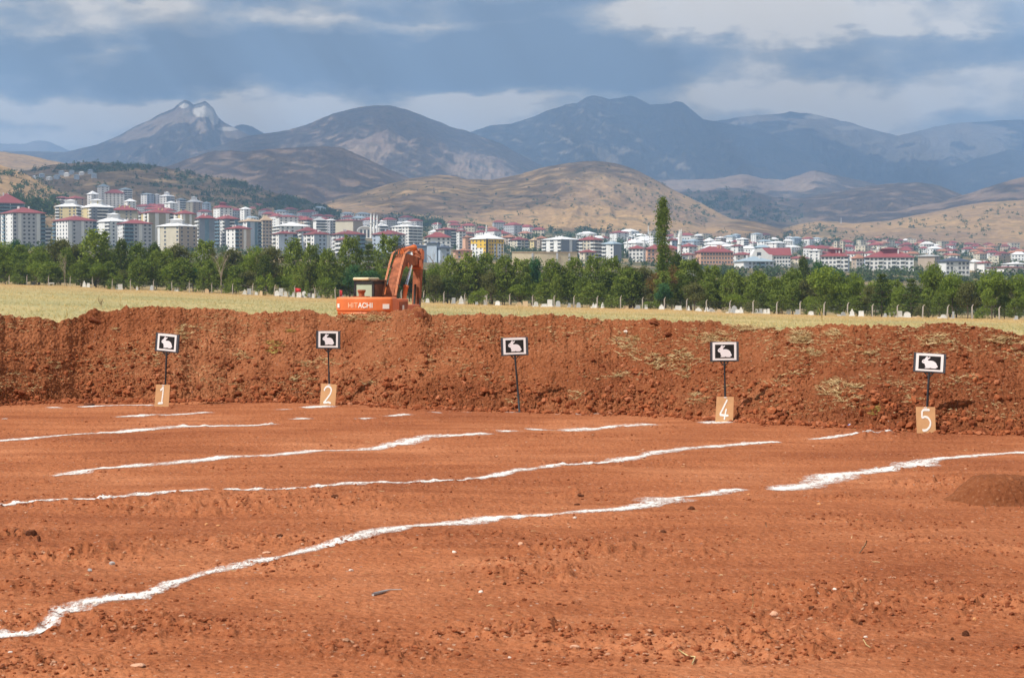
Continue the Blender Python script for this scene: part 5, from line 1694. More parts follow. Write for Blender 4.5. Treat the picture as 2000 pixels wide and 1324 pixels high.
# ================================================================== TREES
def leaf_material(name, dark, light, trans=0.25):
    m_ = bpy.data.materials.new(name); m_.use_nodes = True
    t = NT(m_.node_tree); t.n.clear()
    tone = t.attr('tone')
    rnd = t.node('ShaderNodeObjectInfo').outputs['Random']
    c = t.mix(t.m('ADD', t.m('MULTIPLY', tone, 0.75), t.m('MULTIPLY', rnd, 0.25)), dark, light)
    df = t.node('ShaderNodeBsdfDiffuse'); t.put(df.inputs[0], c)
    tl = t.node('ShaderNodeBsdfTranslucent'); t.put(tl.inputs[0], t.mix(1.0, c, (1.1, 1.25, .6, 1), 'MULTIPLY'))
    mx = t.node('ShaderNodeMixShader'); mx.inputs[0].default_value = trans
    t.l.new(df.outputs[0], mx.inputs[1]); t.l.new(tl.outputs[0], mx.inputs[2])
    o = t.node('ShaderNodeOutputMaterial'); t.l.new(mx.outputs[0], o.inputs[0])
    return m_


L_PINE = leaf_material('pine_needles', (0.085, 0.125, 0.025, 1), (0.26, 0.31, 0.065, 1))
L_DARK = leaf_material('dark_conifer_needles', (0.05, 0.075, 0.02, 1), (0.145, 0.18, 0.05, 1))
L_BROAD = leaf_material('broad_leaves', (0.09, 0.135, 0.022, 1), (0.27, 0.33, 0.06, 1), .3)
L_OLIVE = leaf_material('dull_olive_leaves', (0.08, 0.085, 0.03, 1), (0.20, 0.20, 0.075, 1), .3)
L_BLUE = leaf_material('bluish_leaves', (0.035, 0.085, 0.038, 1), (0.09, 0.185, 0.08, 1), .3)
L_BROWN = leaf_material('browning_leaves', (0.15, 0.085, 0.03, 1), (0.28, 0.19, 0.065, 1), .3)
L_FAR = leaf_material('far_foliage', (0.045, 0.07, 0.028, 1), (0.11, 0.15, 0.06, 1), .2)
M_BARK = mat('bark', (0.13, 0.095, 0.07), 0.95, 0.3, 3)
M_DEAD = mat('dead_wood', (0.33, 0.27, 0.22), 0.95, 0.2, 3)


def leaf_cloud(cent, rad, per, size, seed, flat=1.0, tone_c=None):
    """leaf-sized triangles spread round clump centres"""
    rg_ = np.random.default_rng(seed)
    n = len(cent) * per
    c = np.repeat(cent, per, 0); r = np.repeat(np.broadcast_to(rad, (len(cent),)), per)[:, None]
    p = c + rg_.normal(0, .5, (n, 3)) * r * np.array([1, 1, flat])
    a = rg_.normal(0, 1, (n, 3)); a /= np.linalg.norm(a, axis=1)[:, None]
    b = np.cross(a, rg_.normal(0, 1, (n, 3))); b /= np.linalg.norm(b, axis=1)[:, None]
    s_ = size * rg_.uniform(.6, 1.35, n)[:, None]
    v = np.stack([p - a * s_ * .5 - b * s_ * .35, p + a * s_ * .6, p - a * s_ * .3 + b * s_ * .5], 1)
    if tone_c is None: tone_c = rg_.uniform(0, 1, len(cent))
    tn = np.clip(np.repeat(tone_c, per) + rg_.normal(0, .12, n), 0, 1)
    return v.reshape(-1, 3), np.arange(n * 3).reshape(-1, 3), np.repeat(tn, 3)


def crown_points(kind, h, w, n, rg_):
    """clump centres and radii for each habit; tree foot at the origin"""
    u = rg_.uniform(0, 1, n); a = rg_.uniform(0, 2 * math.pi, n)
    if kind == 'pine':
        z = h * (0.10 + 0.88 * u ** .85); q = (z / h - .10) / .88
        rr = w * np.sqrt(np.clip(1 - np.abs((q - .40) / .62) ** 2.3, 0, 1)) * (.80 + .20 * np.sin(a * 3 + z * 2.2)) * (1 + .12 * np.sin(a * 5 - z * 4))
        r_ = rr * rg_.uniform(.35, 1.02, n) ** .5
        s_ = .55 * (1 - .3 * q); z = z + h * .10 * np.maximum(0, np.sin(a * 2.5 + 1) * np.sin(a * 4)) * (r_ < .7 * w)
    elif kind == 'cedar':
        L = 9; lay = rg_.integers(0, L, n); q = (lay + .2) / L
        z = h * (.08 + .9 * q) + rg_.normal(0, .05, n); rr = w * (1 - q) ** .75 + .15
        r_ = rr * rg_.uniform(0, 1, n) ** .6; z = z - r_ * .12
        s_ = .34 * np.ones(n)
    elif kind == 'poplar':
        z = h * (.14 + .86 * u); q = (z / h - .14) / .86
        rr = w * (.55 + .45 * np.sin(q * math.pi) ** .6) * np.where(q > .93, 1 - (q - .93) * 8, 1) * (.80 + .16 * np.sin(z * 1.1 + a) + .12 * np.sin(z * 3.1 + a * 3))
        r_ = rr * rg_.uniform(.1, 1, n) ** .6; s_ = .42 * np.ones(n)
    elif kind == 'shrub':
        th_ = np.arccos(rg_.uniform(-.1, 1, n)); r0 = rg_.uniform(.6, 1, n) * (1 + .18 * np.sin(a * 4 + th_ * 3))
        z = h * (.15 + .8 * np.cos(th_) * r0); r_ = w * np.sin(th_) * r0; s_ = .4 * np.ones(n)
    else:                                                              # broad, several leader domes
        m_ = 6; cz = h * rg_.uniform(.42, .74, m_); ca = np.arange(m_) * 2.4; cr = w * rg_.uniform(.25, .55, m_); rs = w * rg_.uniform(.42, .62, m_)
        cz[0] = h * .78; cr[0] = 0; k = rg_.integers(0, m_, n)
        d = rg_.normal(0, 1, (n, 3)); d /= np.linalg.norm(d, axis=1)[:, None]; d[:, 2] = d[:, 2] * .8 + .1
        rad_ = rs[k] * rg_.uniform(.55, 1.05, n)
        P_ = np.stack([np.cos(ca[k]) * cr[k] + d[:, 0] * rad_, np.sin(ca[k]) * cr[k] + d[:, 1] * rad_, np.minimum(cz[k] + d[:, 2] * rad_ * (h / w) * .33, h * .99)], -1)
        P_[:, 2] = np.maximum(P_[:, 2], h * .16)
        return P_, np.full(n, .5)
    return np.stack([np.cos(a) * r_, np.sin(a) * r_, z], -1), s_


def make_tree(kind, h, w, n, per, size, lm, seed, trunk=None):
    rg_ = np.random.default_rng(seed)
    P_, s_ = crown_points(kind, h, w, n, rg_)
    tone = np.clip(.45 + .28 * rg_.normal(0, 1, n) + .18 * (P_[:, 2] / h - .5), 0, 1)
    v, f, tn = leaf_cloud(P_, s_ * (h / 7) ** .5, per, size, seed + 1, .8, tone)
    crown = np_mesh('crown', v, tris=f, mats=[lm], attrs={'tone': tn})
    mb = MB(); tw_ = h * .020 if trunk is None else trunk
    pts = [(0, 0, -.3)]
    for k in range(1, 6): pts.append((rg_.normal(0, .05) * k, rg_.normal(0, .05) * k, h * .85 * k / 5))
    mb.tube(pts, [tw_ * (1.15 - .2 * i) for i in range(6)], 7)
    nb = 4 if kind in ('poplar',) else 9
    for k in range(nb):
        a = k * 2.4 + rg_.uniform(-.3, .3); z0 = h * rg_.uniform(.18, .6); L = w * rg_.uniform(.6, .95) * (1.0 if kind != 'poplar' else .5); up = rg_.uniform(.15, .7) if kind != 'cedar' else .02
        mb.tube([(0, 0, z0), (math.cos(a) * L * .5, math.sin(a) * L * .5, z0 + L * up * .45), (math.cos(a) * L, math.sin(a) * L, z0 + L * up)], [tw_ * .5, tw_ * .32, tw_ * .1], 5)
    return crown, mb.mesh('trunk', [M_BARK])


PROTO = {
    'pine1': (make_tree('pine', 7, 2.3, 330, 12, .26, L_PINE, 1), 7, 2.3), 'pine2': (make_tree('pine', 7, 2.6, 330, 12, .26, L_PINE, 2), 7, 2.6), 'pine3': (make_tree('pine', 7, 2.0, 300, 12, .25, L_DARK, 3), 7, 2.0),
    'broad1': (make_tree('broad', 7, 3.2, 380, 12, .25, L_BROAD, 4), 7, 3.2), 'broad2': (make_tree('broad', 7, 3.0, 340, 12, .25, L_OLIVE, 5), 7, 3.0), 'broad3': (make_tree('broad', 7, 3.1, 380, 12, .26, L_BLUE, 6), 7, 3.1),
    'cedar1': (make_tree('cedar', 8, 2.5, 420, 10, .22, L_DARK, 7), 8, 2.5), 'shrub1': (make_tree('shrub', 3, 1.8, 120, 14, .2, L_BROAD, 8), 3, 1.8), 'shrub2': (make_tree('shrub', 3, 1.9, 120, 14, .2, L_OLIVE, 9), 3, 1.9),
    'broad4': (make_tree('broad', 7, 3.0, 300, 12, .25, L_BROWN, 10), 7, 3.0), 'shrub3': (make_tree('shrub', 3, 1.8, 130, 14, .2, L_PINE, 11), 3, 1.8)}
TREE_DESC = {'pine1': 'green rounded pine', 'pine2': 'broad bushy green pine', 'pine3': 'dark narrow conifer', 'broad1': 'leafy bright green tree', 'broad2': 'dull olive leafy tree', 'broad3': 'bluish green leafy tree',
             'cedar1': 'dark layered cedar', 'shrub1': 'low green bush', 'shrub2': 'low olive bush', 'shrub3': 'low dark pine bush', 'broad4': 'browning leafy tree'}
TREE_ITEMS = []


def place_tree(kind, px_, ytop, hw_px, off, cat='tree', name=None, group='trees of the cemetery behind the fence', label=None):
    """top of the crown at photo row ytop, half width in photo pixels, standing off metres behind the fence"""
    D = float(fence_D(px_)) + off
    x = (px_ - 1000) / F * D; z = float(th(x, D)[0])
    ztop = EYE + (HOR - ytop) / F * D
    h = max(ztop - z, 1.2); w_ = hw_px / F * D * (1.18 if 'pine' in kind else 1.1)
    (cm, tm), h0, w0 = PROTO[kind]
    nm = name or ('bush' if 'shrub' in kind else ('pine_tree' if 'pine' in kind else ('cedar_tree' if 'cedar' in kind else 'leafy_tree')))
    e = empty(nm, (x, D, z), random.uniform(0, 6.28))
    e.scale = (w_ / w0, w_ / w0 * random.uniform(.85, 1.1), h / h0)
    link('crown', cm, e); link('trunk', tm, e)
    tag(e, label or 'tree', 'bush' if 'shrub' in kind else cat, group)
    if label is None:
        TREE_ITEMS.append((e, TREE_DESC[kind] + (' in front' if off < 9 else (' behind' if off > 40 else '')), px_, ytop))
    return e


SKY_TREES = [  # kind, x, top row, half width, metres behind the fence
    ('broad1', 8, 470, 26, 30), ('pine2', 45, 497, 26, 18), ('broad3', 32, 462, 18, 260), ('pine2', 75, 495, 24, 12), ('broad2', 118, 458, 30, 38), ('broad2', 150, 472, 24, 46), ('pine1', 188, 455, 30, 14), ('cedar1', 205, 445, 18, 30), ('pine3', 236, 470, 17, 16),
    ('pine1', 268, 478, 22, 30), ('pine3', 300, 480, 18, 20), ('broad2', 348, 470, 30, 30), ('pine2', 400, 475, 24, 16), ('pine1', 325, 492, 20, 12), ('broad2', 455, 478, 26, 40), ('broad1', 500, 478, 26, 34), ('broad2', 530, 474, 28, 26),
    ('pine1', 575, 472, 24, 22), ('pine2', 608, 482, 22, 16), ('pine1', 640, 492, 20, 14), ('pine2', 683, 467, 27, 20), ('cedar1', 722, 470, 24, 34), ('pine2', 757, 466, 28, 24), ('broad3', 722, 522, 38, 6), ('broad1', 800, 515, 26, 18),
    ('broad1', 850, 512, 24, 20), ('pine1', 880, 505, 22, 14), ('pine1', 915, 500, 24, 16), ('pine2', 950, 500, 26, 20), ('pine1', 985, 505, 22, 14), ('broad3', 1045, 494, 26, 40), ('pine2', 1015, 510, 24, 16), ('pine1', 1080, 512, 24, 16),
    ('pine2', 1120, 508, 26, 18), ('pine1', 1160, 505, 24, 16), ('pine2', 1195, 507, 26, 16), ('broad2', 1225, 512, 22, 26), ('broad2', 1258, 514, 26, 24), ('pine2', 1230, 528, 26, 10), ('broad4', 1290, 525, 30, 12), ('broad4', 1312, 512, 20, 22),
    ('pine3', 1322, 497, 17, 36), ('pine2', 1350, 512, 28, 22), ('pine2', 1392, 524, 28, 18), ('pine1', 1430, 532, 22, 16), ('broad3', 1296, 548, 22, 8), ('pine1', 1480, 535, 26, 18), ('pine2', 1512, 545, 22, 12), ('pine1', 1548, 530, 24, 22), ('broad2', 1575, 540, 22, 14),
    ('broad1', 1612, 518, 40, 12), ('broad1', 1668, 530, 26, 20), ('cedar1', 1722, 530, 26, 10), ('cedar1', 1780, 540, 22, 8), ('broad1', 1822, 510, 28, 24), ('broad1', 1860, 530, 28, 16), ('broad2', 1890, 545, 26, 12), ('broad1', 1938, 524, 36, 14), ('broad1', 1990, 532, 30, 16), ('broad1', 2030, 530, 30, 16),
    ('pine3', 1570, 505, 14, 120), ('broad3', 1598, 500, 26, 190), ('broad3', 1640, 520, 22, 100)]
for k_, x_, y_, w_, o_ in SKY_TREES: place_tree(k_, x_, y_, w_, o_)
rgt = random.Random(5)
xx = -40
while xx < 2060:                                                        # lower front trees that close the row
    fy = float(np.interp(xx, fpx[:, 0], fpx[:, 1]))
    kk = rgt.choice(['pine1', 'pine2', 'pine1', 'pine2', 'pine3', 'broad2', 'broad1', 'broad3'] if xx < 1500 else ['broad1', 'pine1', 'pine2', 'broad2'])
    ht = rgt.uniform(34, 70) * (1.0 if xx < 700 else .95)
    place_tree(kk, xx, fy - 6 - ht, rgt.uniform(14, 25), rgt.uniform(6, 18))
    xx += rgt.uniform(20, 34)
xx = -30
while xx < 2060:
    fy = float(np.interp(xx, fpx[:, 0], fpx[:, 1]))
    place_tree(rgt.choice(['pine1', 'pine2', 'broad2', 'pine3', 'broad1']), xx, fy - rgt.uniform(58, 78), rgt.uniform(22, 30), rgt.uniform(26, 60))
    xx += rgt.uniform(30, 46)
for k_, x_, y_, w_, o_ in [('shrub3', 586, 517, 18, 5), ('shrub1', 455, 535, 20, 6), ('shrub3', 400, 520, 18, 6), ('shrub1', 520, 530, 20, 5), ('shrub1', 98, 527, 14, 5), ('shrub3', 345, 540, 18, 5), ('shrub3', 1590, 582, 16, 4), ('shrub1', 1918, 596, 15, 3),
                           ('shrub2', 1800, 590, 18, 5), ('shrub3', 1195, 578, 24, 4), ('shrub1', 1270, 585, 20, 5), ('shrub3', 1750, 580, 16, 6), ('shrub3', 850, 550, 20, 7), ('shrub1', 935, 560, 22, 6), ('shrub2', 1470, 585, 16, 6), ('shrub3', 230, 532, 20, 5), ('shrub1', 35, 535, 18, 7), ('shrub3', 640, 548, 20, 6)]:
    place_tree(k_, x_, y_, w_, o_, group='bushes along the cemetery fence')

# the tall poplar
pc, pt_ = make_tree('poplar', 15.2, 1.32, 620, 12, .24, leaf_material('poplar_leaves', (0.07, 0.11, 0.02, 1), (0.19, 0.24, 0.055, 1), .35), 77, .2)
D_ = float(fence_D(1296)) + 14; x_ = (1296 - 1000) / F * D_
e = empty('poplar_tree', (x_, D_, float(th(x_, D_)[0])), .3); tag(e, 'tall slender poplar rising high above all the other trees', 'tree')
zt = EYE + (HOR - 390) / F * D_ - e.location.z
e.scale = (1.0, 1.0, zt / 15.2); e.rotation_euler = (0, -0.012, .3)
link('crown', pc, e); link('trunk', pt_, e)


def bare_tree(px_, ytop, off, seed, label, h0=7.5):
    rg_ = random.Random(seed); mb = MB(); tw = MB()
    def grow(p, d, L, r, depth):
        q = p + d * L; mid = p + d * L * .5 + Vector((rg_.uniform(-.06, .06), rg_.uniform(-.06, .06), 0)) * L
        (mb if depth < 2 else tw).tube([p, mid, q], [r, r * .8, r * .55], 5 if depth < 2 else 3, caps=False)
        if depth >= 4: return
        for k in range(3 if depth else 4):
            a = rg_.uniform(0, 6.28); s_ = rg_.uniform(.35, .75)
            nd = (d + Vector((math.cos(a), math.sin(a), .15)) * s_).normalized()
            grow(p + (q - p) * rg_.uniform(.55, 1.0), nd, L * rg_.uniform(.55, .75), r * .5, depth + 1)
    grow(Vector((0, 0, -.2)), Vector((0, 0, 1)), h0 * .42, .11, 0)
    D = float(fence_D(px_)) + off; x = (px_ - 1000) / F * D; z = float(th(x, D)[0])
    e = empty('bare_tree', (x, D, z)); tag(e, label, 'tree')
    mb.build('trunk', [M_DEAD], e); o = tw.build('branches', [M_DEAD], e); o['kind'] = 'stuff'
    zs = [v[2] for v in tw.v]; sc = (EYE + (HOR - ytop) / F * D - z) / max(zs); e.scale = (sc * .8, sc * .8, sc)
    return e


bare_tree(433, 487, 4, 3, 'bare grey-brown leafless tree among the pines left of the excavator')
bare_tree(855, 487, 30, 8, 'thin half-bare tree in front of the pale blue houses')
bare_tree(127, 490, 4, 12, 'small bare tree at the left behind the fence')
ANCH_T = [(8, 520, 'the left end of the tree row'), (190, 500, 'the tallest left pine'), (433, 520, 'the bare tree'), (586, 540, 'the flat-domed bush'), (750, 540, 'the excavator cab'), (950, 540, 'the yellow block'),
          (1060, 540, 'the cream curved hall'), (1296, 500, 'the tall poplar'), (1397, 560, 'the long pink building'), (1612, 560, 'the pale blue gable'), (1822, 560, 'the slate-roofed block'), (1990, 560, 'the right end of the tree row')]
relative_labels(TREE_ITEMS, ANCH_T)

# ================================================================== GRAVESTONES, flags, small things along the fence
M_MARBLE = mat('white_marble', (0.74, 0.74, 0.72), 0.6, 0.1, 2)
M_MARBLEG = mat('grey_marble', (0.44, 0.46, 0.48), 0.6, 0.15, 2)
M_TANS = mat('tan_stone', (0.62, 0.47, 0.30), 0.85, 0.15, 2)
M_FLAG = mat('red_cloth', (0.55, 0.03, 0.03), 0.8, 0.1, 2)
GRAVE_ITEMS = []


def grave(px_, w_, h_, style, mt, off):
    D = float(fence_D(px_)) + off; x = (px_ - 1000) / F * D; z = float(th(x, D)[0])
    m_ = D / F; W, H = w_ * m_ / 2, h_ * m_
    e = empty('gravestone', (x, D, z), random.uniform(-.25, .25))
    mb = MB()
    if style == 'round':
        prof = [(-W, .0), (W, .0), (W, H * .6)] + [(W * math.cos(a), H * .6 + H * .4 * math.sin(a)) for a in [math.pi * k / 8 for k in range(1, 8)]] + [(-W, H * .6)]
    elif style == 'point':
        prof = [(-W, 0), (W, 0), (W * .9, H * .6), (W * .35, H * .8), (W * .25, H), (-W * .25, H), (-W * .35, H * .8), (-W * .9, H * .6)]
    elif style == 'table':
        mb.box((-W, -.3, H * .65), (W, .3, H)); mb.box((-W * .8, -.2, -.1), (-W * .6, .2, H * .65)); mb.box((W * .6, -.2, -.1), (W * .8, .2, H * .65)); prof = None
    else:
        prof = [(-W, 0), (W, 0), (W * .97, H), (-W * .97, H)]
    if prof: flat_poly(mb, prof, -.06, .06)
    mb.build('headstone', [mt], e)
    if style != 'table':
        mb = MB(); mb.box((-W * 1.15, -.2, -.15), (W * 1.15, 1.5, .18)); mb.build('plinth', [mt], e)
    desc = {'round': 'round-topped', 'point': 'pointed', 'table': 'table-like', 'flat': 'square-topped'}[style]
    tag(e, 'x', 'gravestone', 'gravestones behind the fence')
    GRAVE_ITEMS.append((e, '%s %s gravestone' % ({'white_marble': 'white', 'grey_marble': 'grey', 'tan_stone': 'tan'}[mt.name], desc), px_, float(np.interp(px_, fpx[:, 0], fpx[:, 1]))))


W_, G_, T_ = M_MARBLE, M_MARBLEG, M_TANS
for g in [(101, 11, 6, 'table', W_, 3), (35, 6, 9, 'point', G_, 9), (48, 12, 8, 'flat', G_, 12), (66, 12, 7, 'flat', G_, 12), (165, 6, 12, 'point', W_, 4), (173, 6, 8, 'flat', W_, 4), (235, 9, 11, 'flat', W_, 3), (229, 5, 10, 'point', G_, 4), (268, 4, 8, 'point', W_, 3), (297, 7, 10, 'round', G_, 3),
          (345, 8, 8, 'flat', W_, 4), (404, 8, 9, 'round', T_, -3), (478, 7, 10, 'point', W_, 4), (487, 8, 12, 'flat', G_, 5), (501, 6, 8, 'round', W_, 4), (510, 6, 9, 'round', T_, 3), (541, 8, 11, 'round', W_, 3), (549, 8, 16, 'flat', W_, 5), (558, 6, 11, 'round', W_, 3), (567, 7, 12, 'round', G_, 4), (573, 6, 10, 'point', W_, 3), (584, 9, 13, 'round', W_, 3),
          (594, 9, 13, 'round', W_, 4), (604, 6, 9, 'flat', G_, 5), (612, 6, 9, 'flat', W_, 5), (622, 7, 12, 'point', G_, 4), (668, 7, 9, 'round', G_, 3), (835, 7, 9, 'round', W_, 4), (886, 7, 12, 'flat', G_, 4), (901, 9, 16, 'point', W_, 2), (931, 5, 7, 'flat', G_, 4), (948, 7, 22, 'point', W_, 6), (972, 9, 9, 'round', W_, -2), (1014, 8, 8, 'round', T_, -1), (1026, 10, 10, 'flat', T_, 3), (1047, 8, 10, 'round', W_, 3),
          (1063, 10, 6, 'flat', W_, -3), (1074, 10, 14, 'flat', W_, 5), (1090, 9, 12, 'round', G_, 5), (1130, 8, 10, 'round', G_, 4), (1112, 5, 8, 'flat', G_, 4), (1159, 5, 10, 'point', W_, 2), (1164, 5, 9, 'point', W_, 2), (1177, 6, 11, 'point', W_, 3), (1222, 9, 6, 'round', T_, 1), (1246, 9, 8, 'round', G_, 1), (1262, 6, 9, 'flat', W_, 4), (1292, 10, 10, 'point', W_, 4), (1325, 12, 9, 'flat', W_, 2), (1345, 4, 10, 'point', W_, 1),
          (1364, 12, 8, 'point', W_, 1), (1380, 6, 10, 'round', W_, 3), (1389, 14, 8, 'point', W_, 1), (1405, 8, 7, 'round', T_, -3), (1426, 6, 13, 'point', W_, 3), (1434, 10, 15, 'round', G_, 3), (1440, 8, 8, 'round', W_, -1), (1447, 9, 12, 'point', W_, 3), (1478, 6, 9, 'flat', W_, 5), (1486, 6, 10, 'flat', G_, 5), (1494, 6, 9, 'flat', W_, 5), (1501, 5, 10, 'flat', W_, 5), (1525, 8, 12, 'round', T_, 7), (1540, 8, 10, 'flat', W_, 7), (1558, 9, 10, 'flat', G_, 6),
          (1584, 10, 8, 'round', W_, 2), (1600, 6, 8, 'flat', G_, 5), (1647, 9, 8, 'round', G_, 2), (1664, 9, 14, 'point', W_, 3), (1682, 10, 11, 'flat', W_, 4), (1729, 5, 8, 'round', G_, 2), (1743, 13, 10, 'table', W_, 6), (1757, 10, 12, 'flat', W_, 5), (1772, 13, 11, 'round', W_, 1), (1793, 7, 5, 'point', T_, 1), (1843, 10, 8, 'round', W_, 0), (1862, 4, 14, 'flat', G_, 3), (1985, 6, 8, 'flat', G_, 4)]:
    grave(*g)
relative_labels(GRAVE_ITEMS, [(101, 555, 'the fence left end'), (300, 567, 'the eighth fence post'), (433, 570, 'the bare tree'), (582, 575, 'the larger red flag'), (760, 588, 'the excavator'), (950, 590, 'the fence below the yellow block'), (1130, 600, 'the fence below the red-roofed white block'),
                              (1296, 605, 'the tall poplar'), (1434, 610, 'the cluster right of the poplar'), (1612, 615, 'the large leafy tree'), (1757, 618, 'the layered cedars'), (1918, 620, 'the low bush near the right edge')])
for (px_, py_, w_, h_, lab) in [(582, 567, 12, 9, 'larger red flag on a thin pole among the white gravestones'), (666, 573, 6, 13, 'smaller red flag close to the left of the excavator')]:
    D = float(fence_D(px_)) + 2; x = (px_ - 1000) / F * D; z = float(th(x, D)[0])
    e = empty('flag', (x, D, z)); tag(e, lab, 'flag'); m_ = D / F
    top = EYE + (HOR - py_ + h_ / 2) / F * D - z
    mb = MB(); mb.tube([(-w_ * m_ / 2, 0, -.1), (-w_ * m_ / 2, 0, top + .1)], .03, 6); mb.build('pole', [M_CONC], e)
    mb = MB(); n = 9; vs = []
    for i in range(n):
        u = i / (n - 1); xx_ = -w_ * m_ / 2 + u * w_ * m_; yy_ = .12 * math.sin(u * 7)
        vs += [(xx_, yy_, top - .12 * u), (xx_, yy_, top - h_ * m_ + .1 * u)]
    fs = [(2 * i, 2 * i + 1, 2 * i + 3, 2 * i + 2) for i in range(n - 1)]
    mb.add(vs, fs); o = mb.build('cloth', [M_FLAG], e, smooth=True); md = o.modifiers.new('thick', 'SOLIDIFY'); md.thickness = .01

# ------------------------------------------------------------------ standing grass of the field
rg = np.random.default_rng(41)
n = 52000
k_ = rg.uniform(-.32, .32, n); y = rg.uniform(0, 1, n) ** .8 * (1.0 * fence_D(1000 + k_ * F) + 4 - 45) + 45
x = k_ * y
z = th(x, y)
ok = np.hypot(x - PIT[0], y - PIT[1]) > 8.5
P = np.stack([x, y, z], -1)[ok]
v, q, tr, tn = blades(P, 3, 0.24, 0.008, 42, lean=.6, up=1.4)
m_fg, t, bs, out = new_mat('field_grass')
patch_n = t.noise(t.vm('MULTIPLY', pos(t), (0.4, 1, 1)), 0.06, 3, .5)
fr = t.m('ADD', t.m('MULTIPLY', t.attr('tone'), .5), t.m('MULTIPLY', t.m('SUBTRACT', patch_n, .25), 1.0))
t.put(bs.inputs['Base Color'], t.mix(t.m('MULTIPLY', t.attr('far'), .75), t.ramp(fr, [(0.15, (0.25, 0.27, 0.13)), (.45, (0.44, 0.39, 0.18)), (.7, (0.62, 0.45, 0.20)), (1, (0.70, 0.50, 0.24))]), (0.66, 0.43, 0.19, 1)))
fa_ = sstep(.45, .95, v[:, 1] / fence_D(1000 + v[:, 0] / v[:, 1] * F))
me = np_mesh('field_grass', v, tris=tr, quads=q, mats=[m_fg], attrs={'tone': tn, 'far': fa_})
tag(link('field_grass', me), 'dry grass standing all over the field between bank and fence', kind='stuff')
for (px_, py_, hh, lab) in [(197, 600, 26, 'dark dry thistle standing behind the bank at the left'), (1013, 602, 22, 'dry weed standing behind the crest in the middle'), (235, 590, 24, 'thin pale weed right of the thistle'), (1655, 618, 20, 'dry weed behind the crest above the right mound'), (1605, 612, 16, 'small dry weed right of the straw crest'), (330, 598, 10, 'tiny weed on the crest left of sign 1')]:
    D = 120.0 if hh > 18 else 90.0
    x = (px_ - 1000) / F * D; z = EYE + (HOR - py_) / F * D - hh / 2 / F * D
    z0 = float(th(x, D)[0])
    H_ = max(.5, EYE + (HOR - py_ + hh / 2) / F * D - z0)
    mb = MB(); rr = random.Random(px_)
    for k in range(9):
        a = rr.uniform(0, 6.28); b_ = rr.uniform(.2, .9) * H_
        if k == 0: mb.tube([(0, 0, 0), (.03, 0, H_ * .5), (0, .02, H_)], [.02, .015, .01], 4)
        else: mb.tube([(0, 0, b_ * .8), (math.cos(a) * .12, math.sin(a) * .12, b_ + .1), (math.cos(a) * .18, math.sin(a) * .18, b_ + .25)], .01, 4)
    tag(mb.build('weed', [M_TWIG if 'dark' in lab else M_STRAW], None, (x, D, z0)), lab, 'weed')

# ================================================================== THE TOWN
WALLC = {'W': ('white_render', (0.82, 0.81, 0.79)), 'G': ('light_grey_render', (0.50, 0.50, 0.52)), 'C': ('cream_render', (0.62, 0.56, 0.44)), 'Y': ('yellow_cream_render', (0.66, 0.54, 0.29)), 'O': ('olive_grey_render', (0.40, 0.36, 0.27)),
         'P': ('pink_render', (0.72, 0.42, 0.28)), 'B': ('pale_blue_render', (0.48, 0.55, 0.64)), 'S': ('slate_grey_render', (0.25, 0.27, 0.31)), 'T': ('tan_render', (0.46, 0.37, 0.29)), 'A': ('amber_render', (0.78, 0.50, 0.06)), 'K': ('concrete_frame', (0.34, 0.31, 0.28))}
ROOFC = {'R': ('red_roof_sheet', (0.27, 0.07, 0.072)), 'D': ('dark_red_tiles', (0.22, 0.06, 0.06)), 'W': ('white_roof_sheet', (0.80, 0.80, 0.80)), 'B': ('blue_grey_roof_sheet', (0.32, 0.40, 0.46)), 'S': ('slate_blue_roof', (0.07, 0.085, 0.12)), 'N': ('tan_tiles', (0.46, 0.33, 0.22)), 'X': ('orange_tiles', (0.38, 0.17, 0.11)), 'F': ('grey_flat_roof', (0.42, 0.41, 0.40)), 'V': ('grey_roof_sheet', (0.42, 0.43, 0.43))}
WN = {'W': 'white', 'G': 'light grey', 'C': 'cream', 'Y': 'yellowish', 'O': 'olive grey', 'P': 'pink', 'B': 'pale blue', 'S': 'slate grey', 'T': 'tan', 'A': 'amber', 'K': 'bare concrete'}
RN = {'R': 'red', 'D': 'dark red', 'W': 'white', 'B': 'blue-grey', 'S': 'slate', 'N': 'tan', 'X': 'orange', 'F': 'flat grey', 'V': 'grey'}
for dct in (WALLC, ROOFC):
    for k, (nm, c) in list(dct.items()): dct[k] = mat(nm, c, 0.75 if dct is WALLC else 0.6, 0.07, 0.35)
M_PANE = mat('window_glass', (0.09, 0.10, 0.12), 0.25, 0.2, 0.5, spec=0.5)
M_SHADE = mat('balcony_shade', (0.08, 0.085, 0.095), 0.8, 0.2, 0.5)  # dark slabs set on the wall, shade of the openings put into their colour
M_TRIM = mat('white_trim', (0.78, 0.78, 0.76), 0.7, 0.05, 0.5)
M_TEAL = mat('blue_glass_balcony', (0.15, 0.24, 0.30), 0.3, 0.15, 0.5, spec=0.5)
TOWN_ITEMS = []


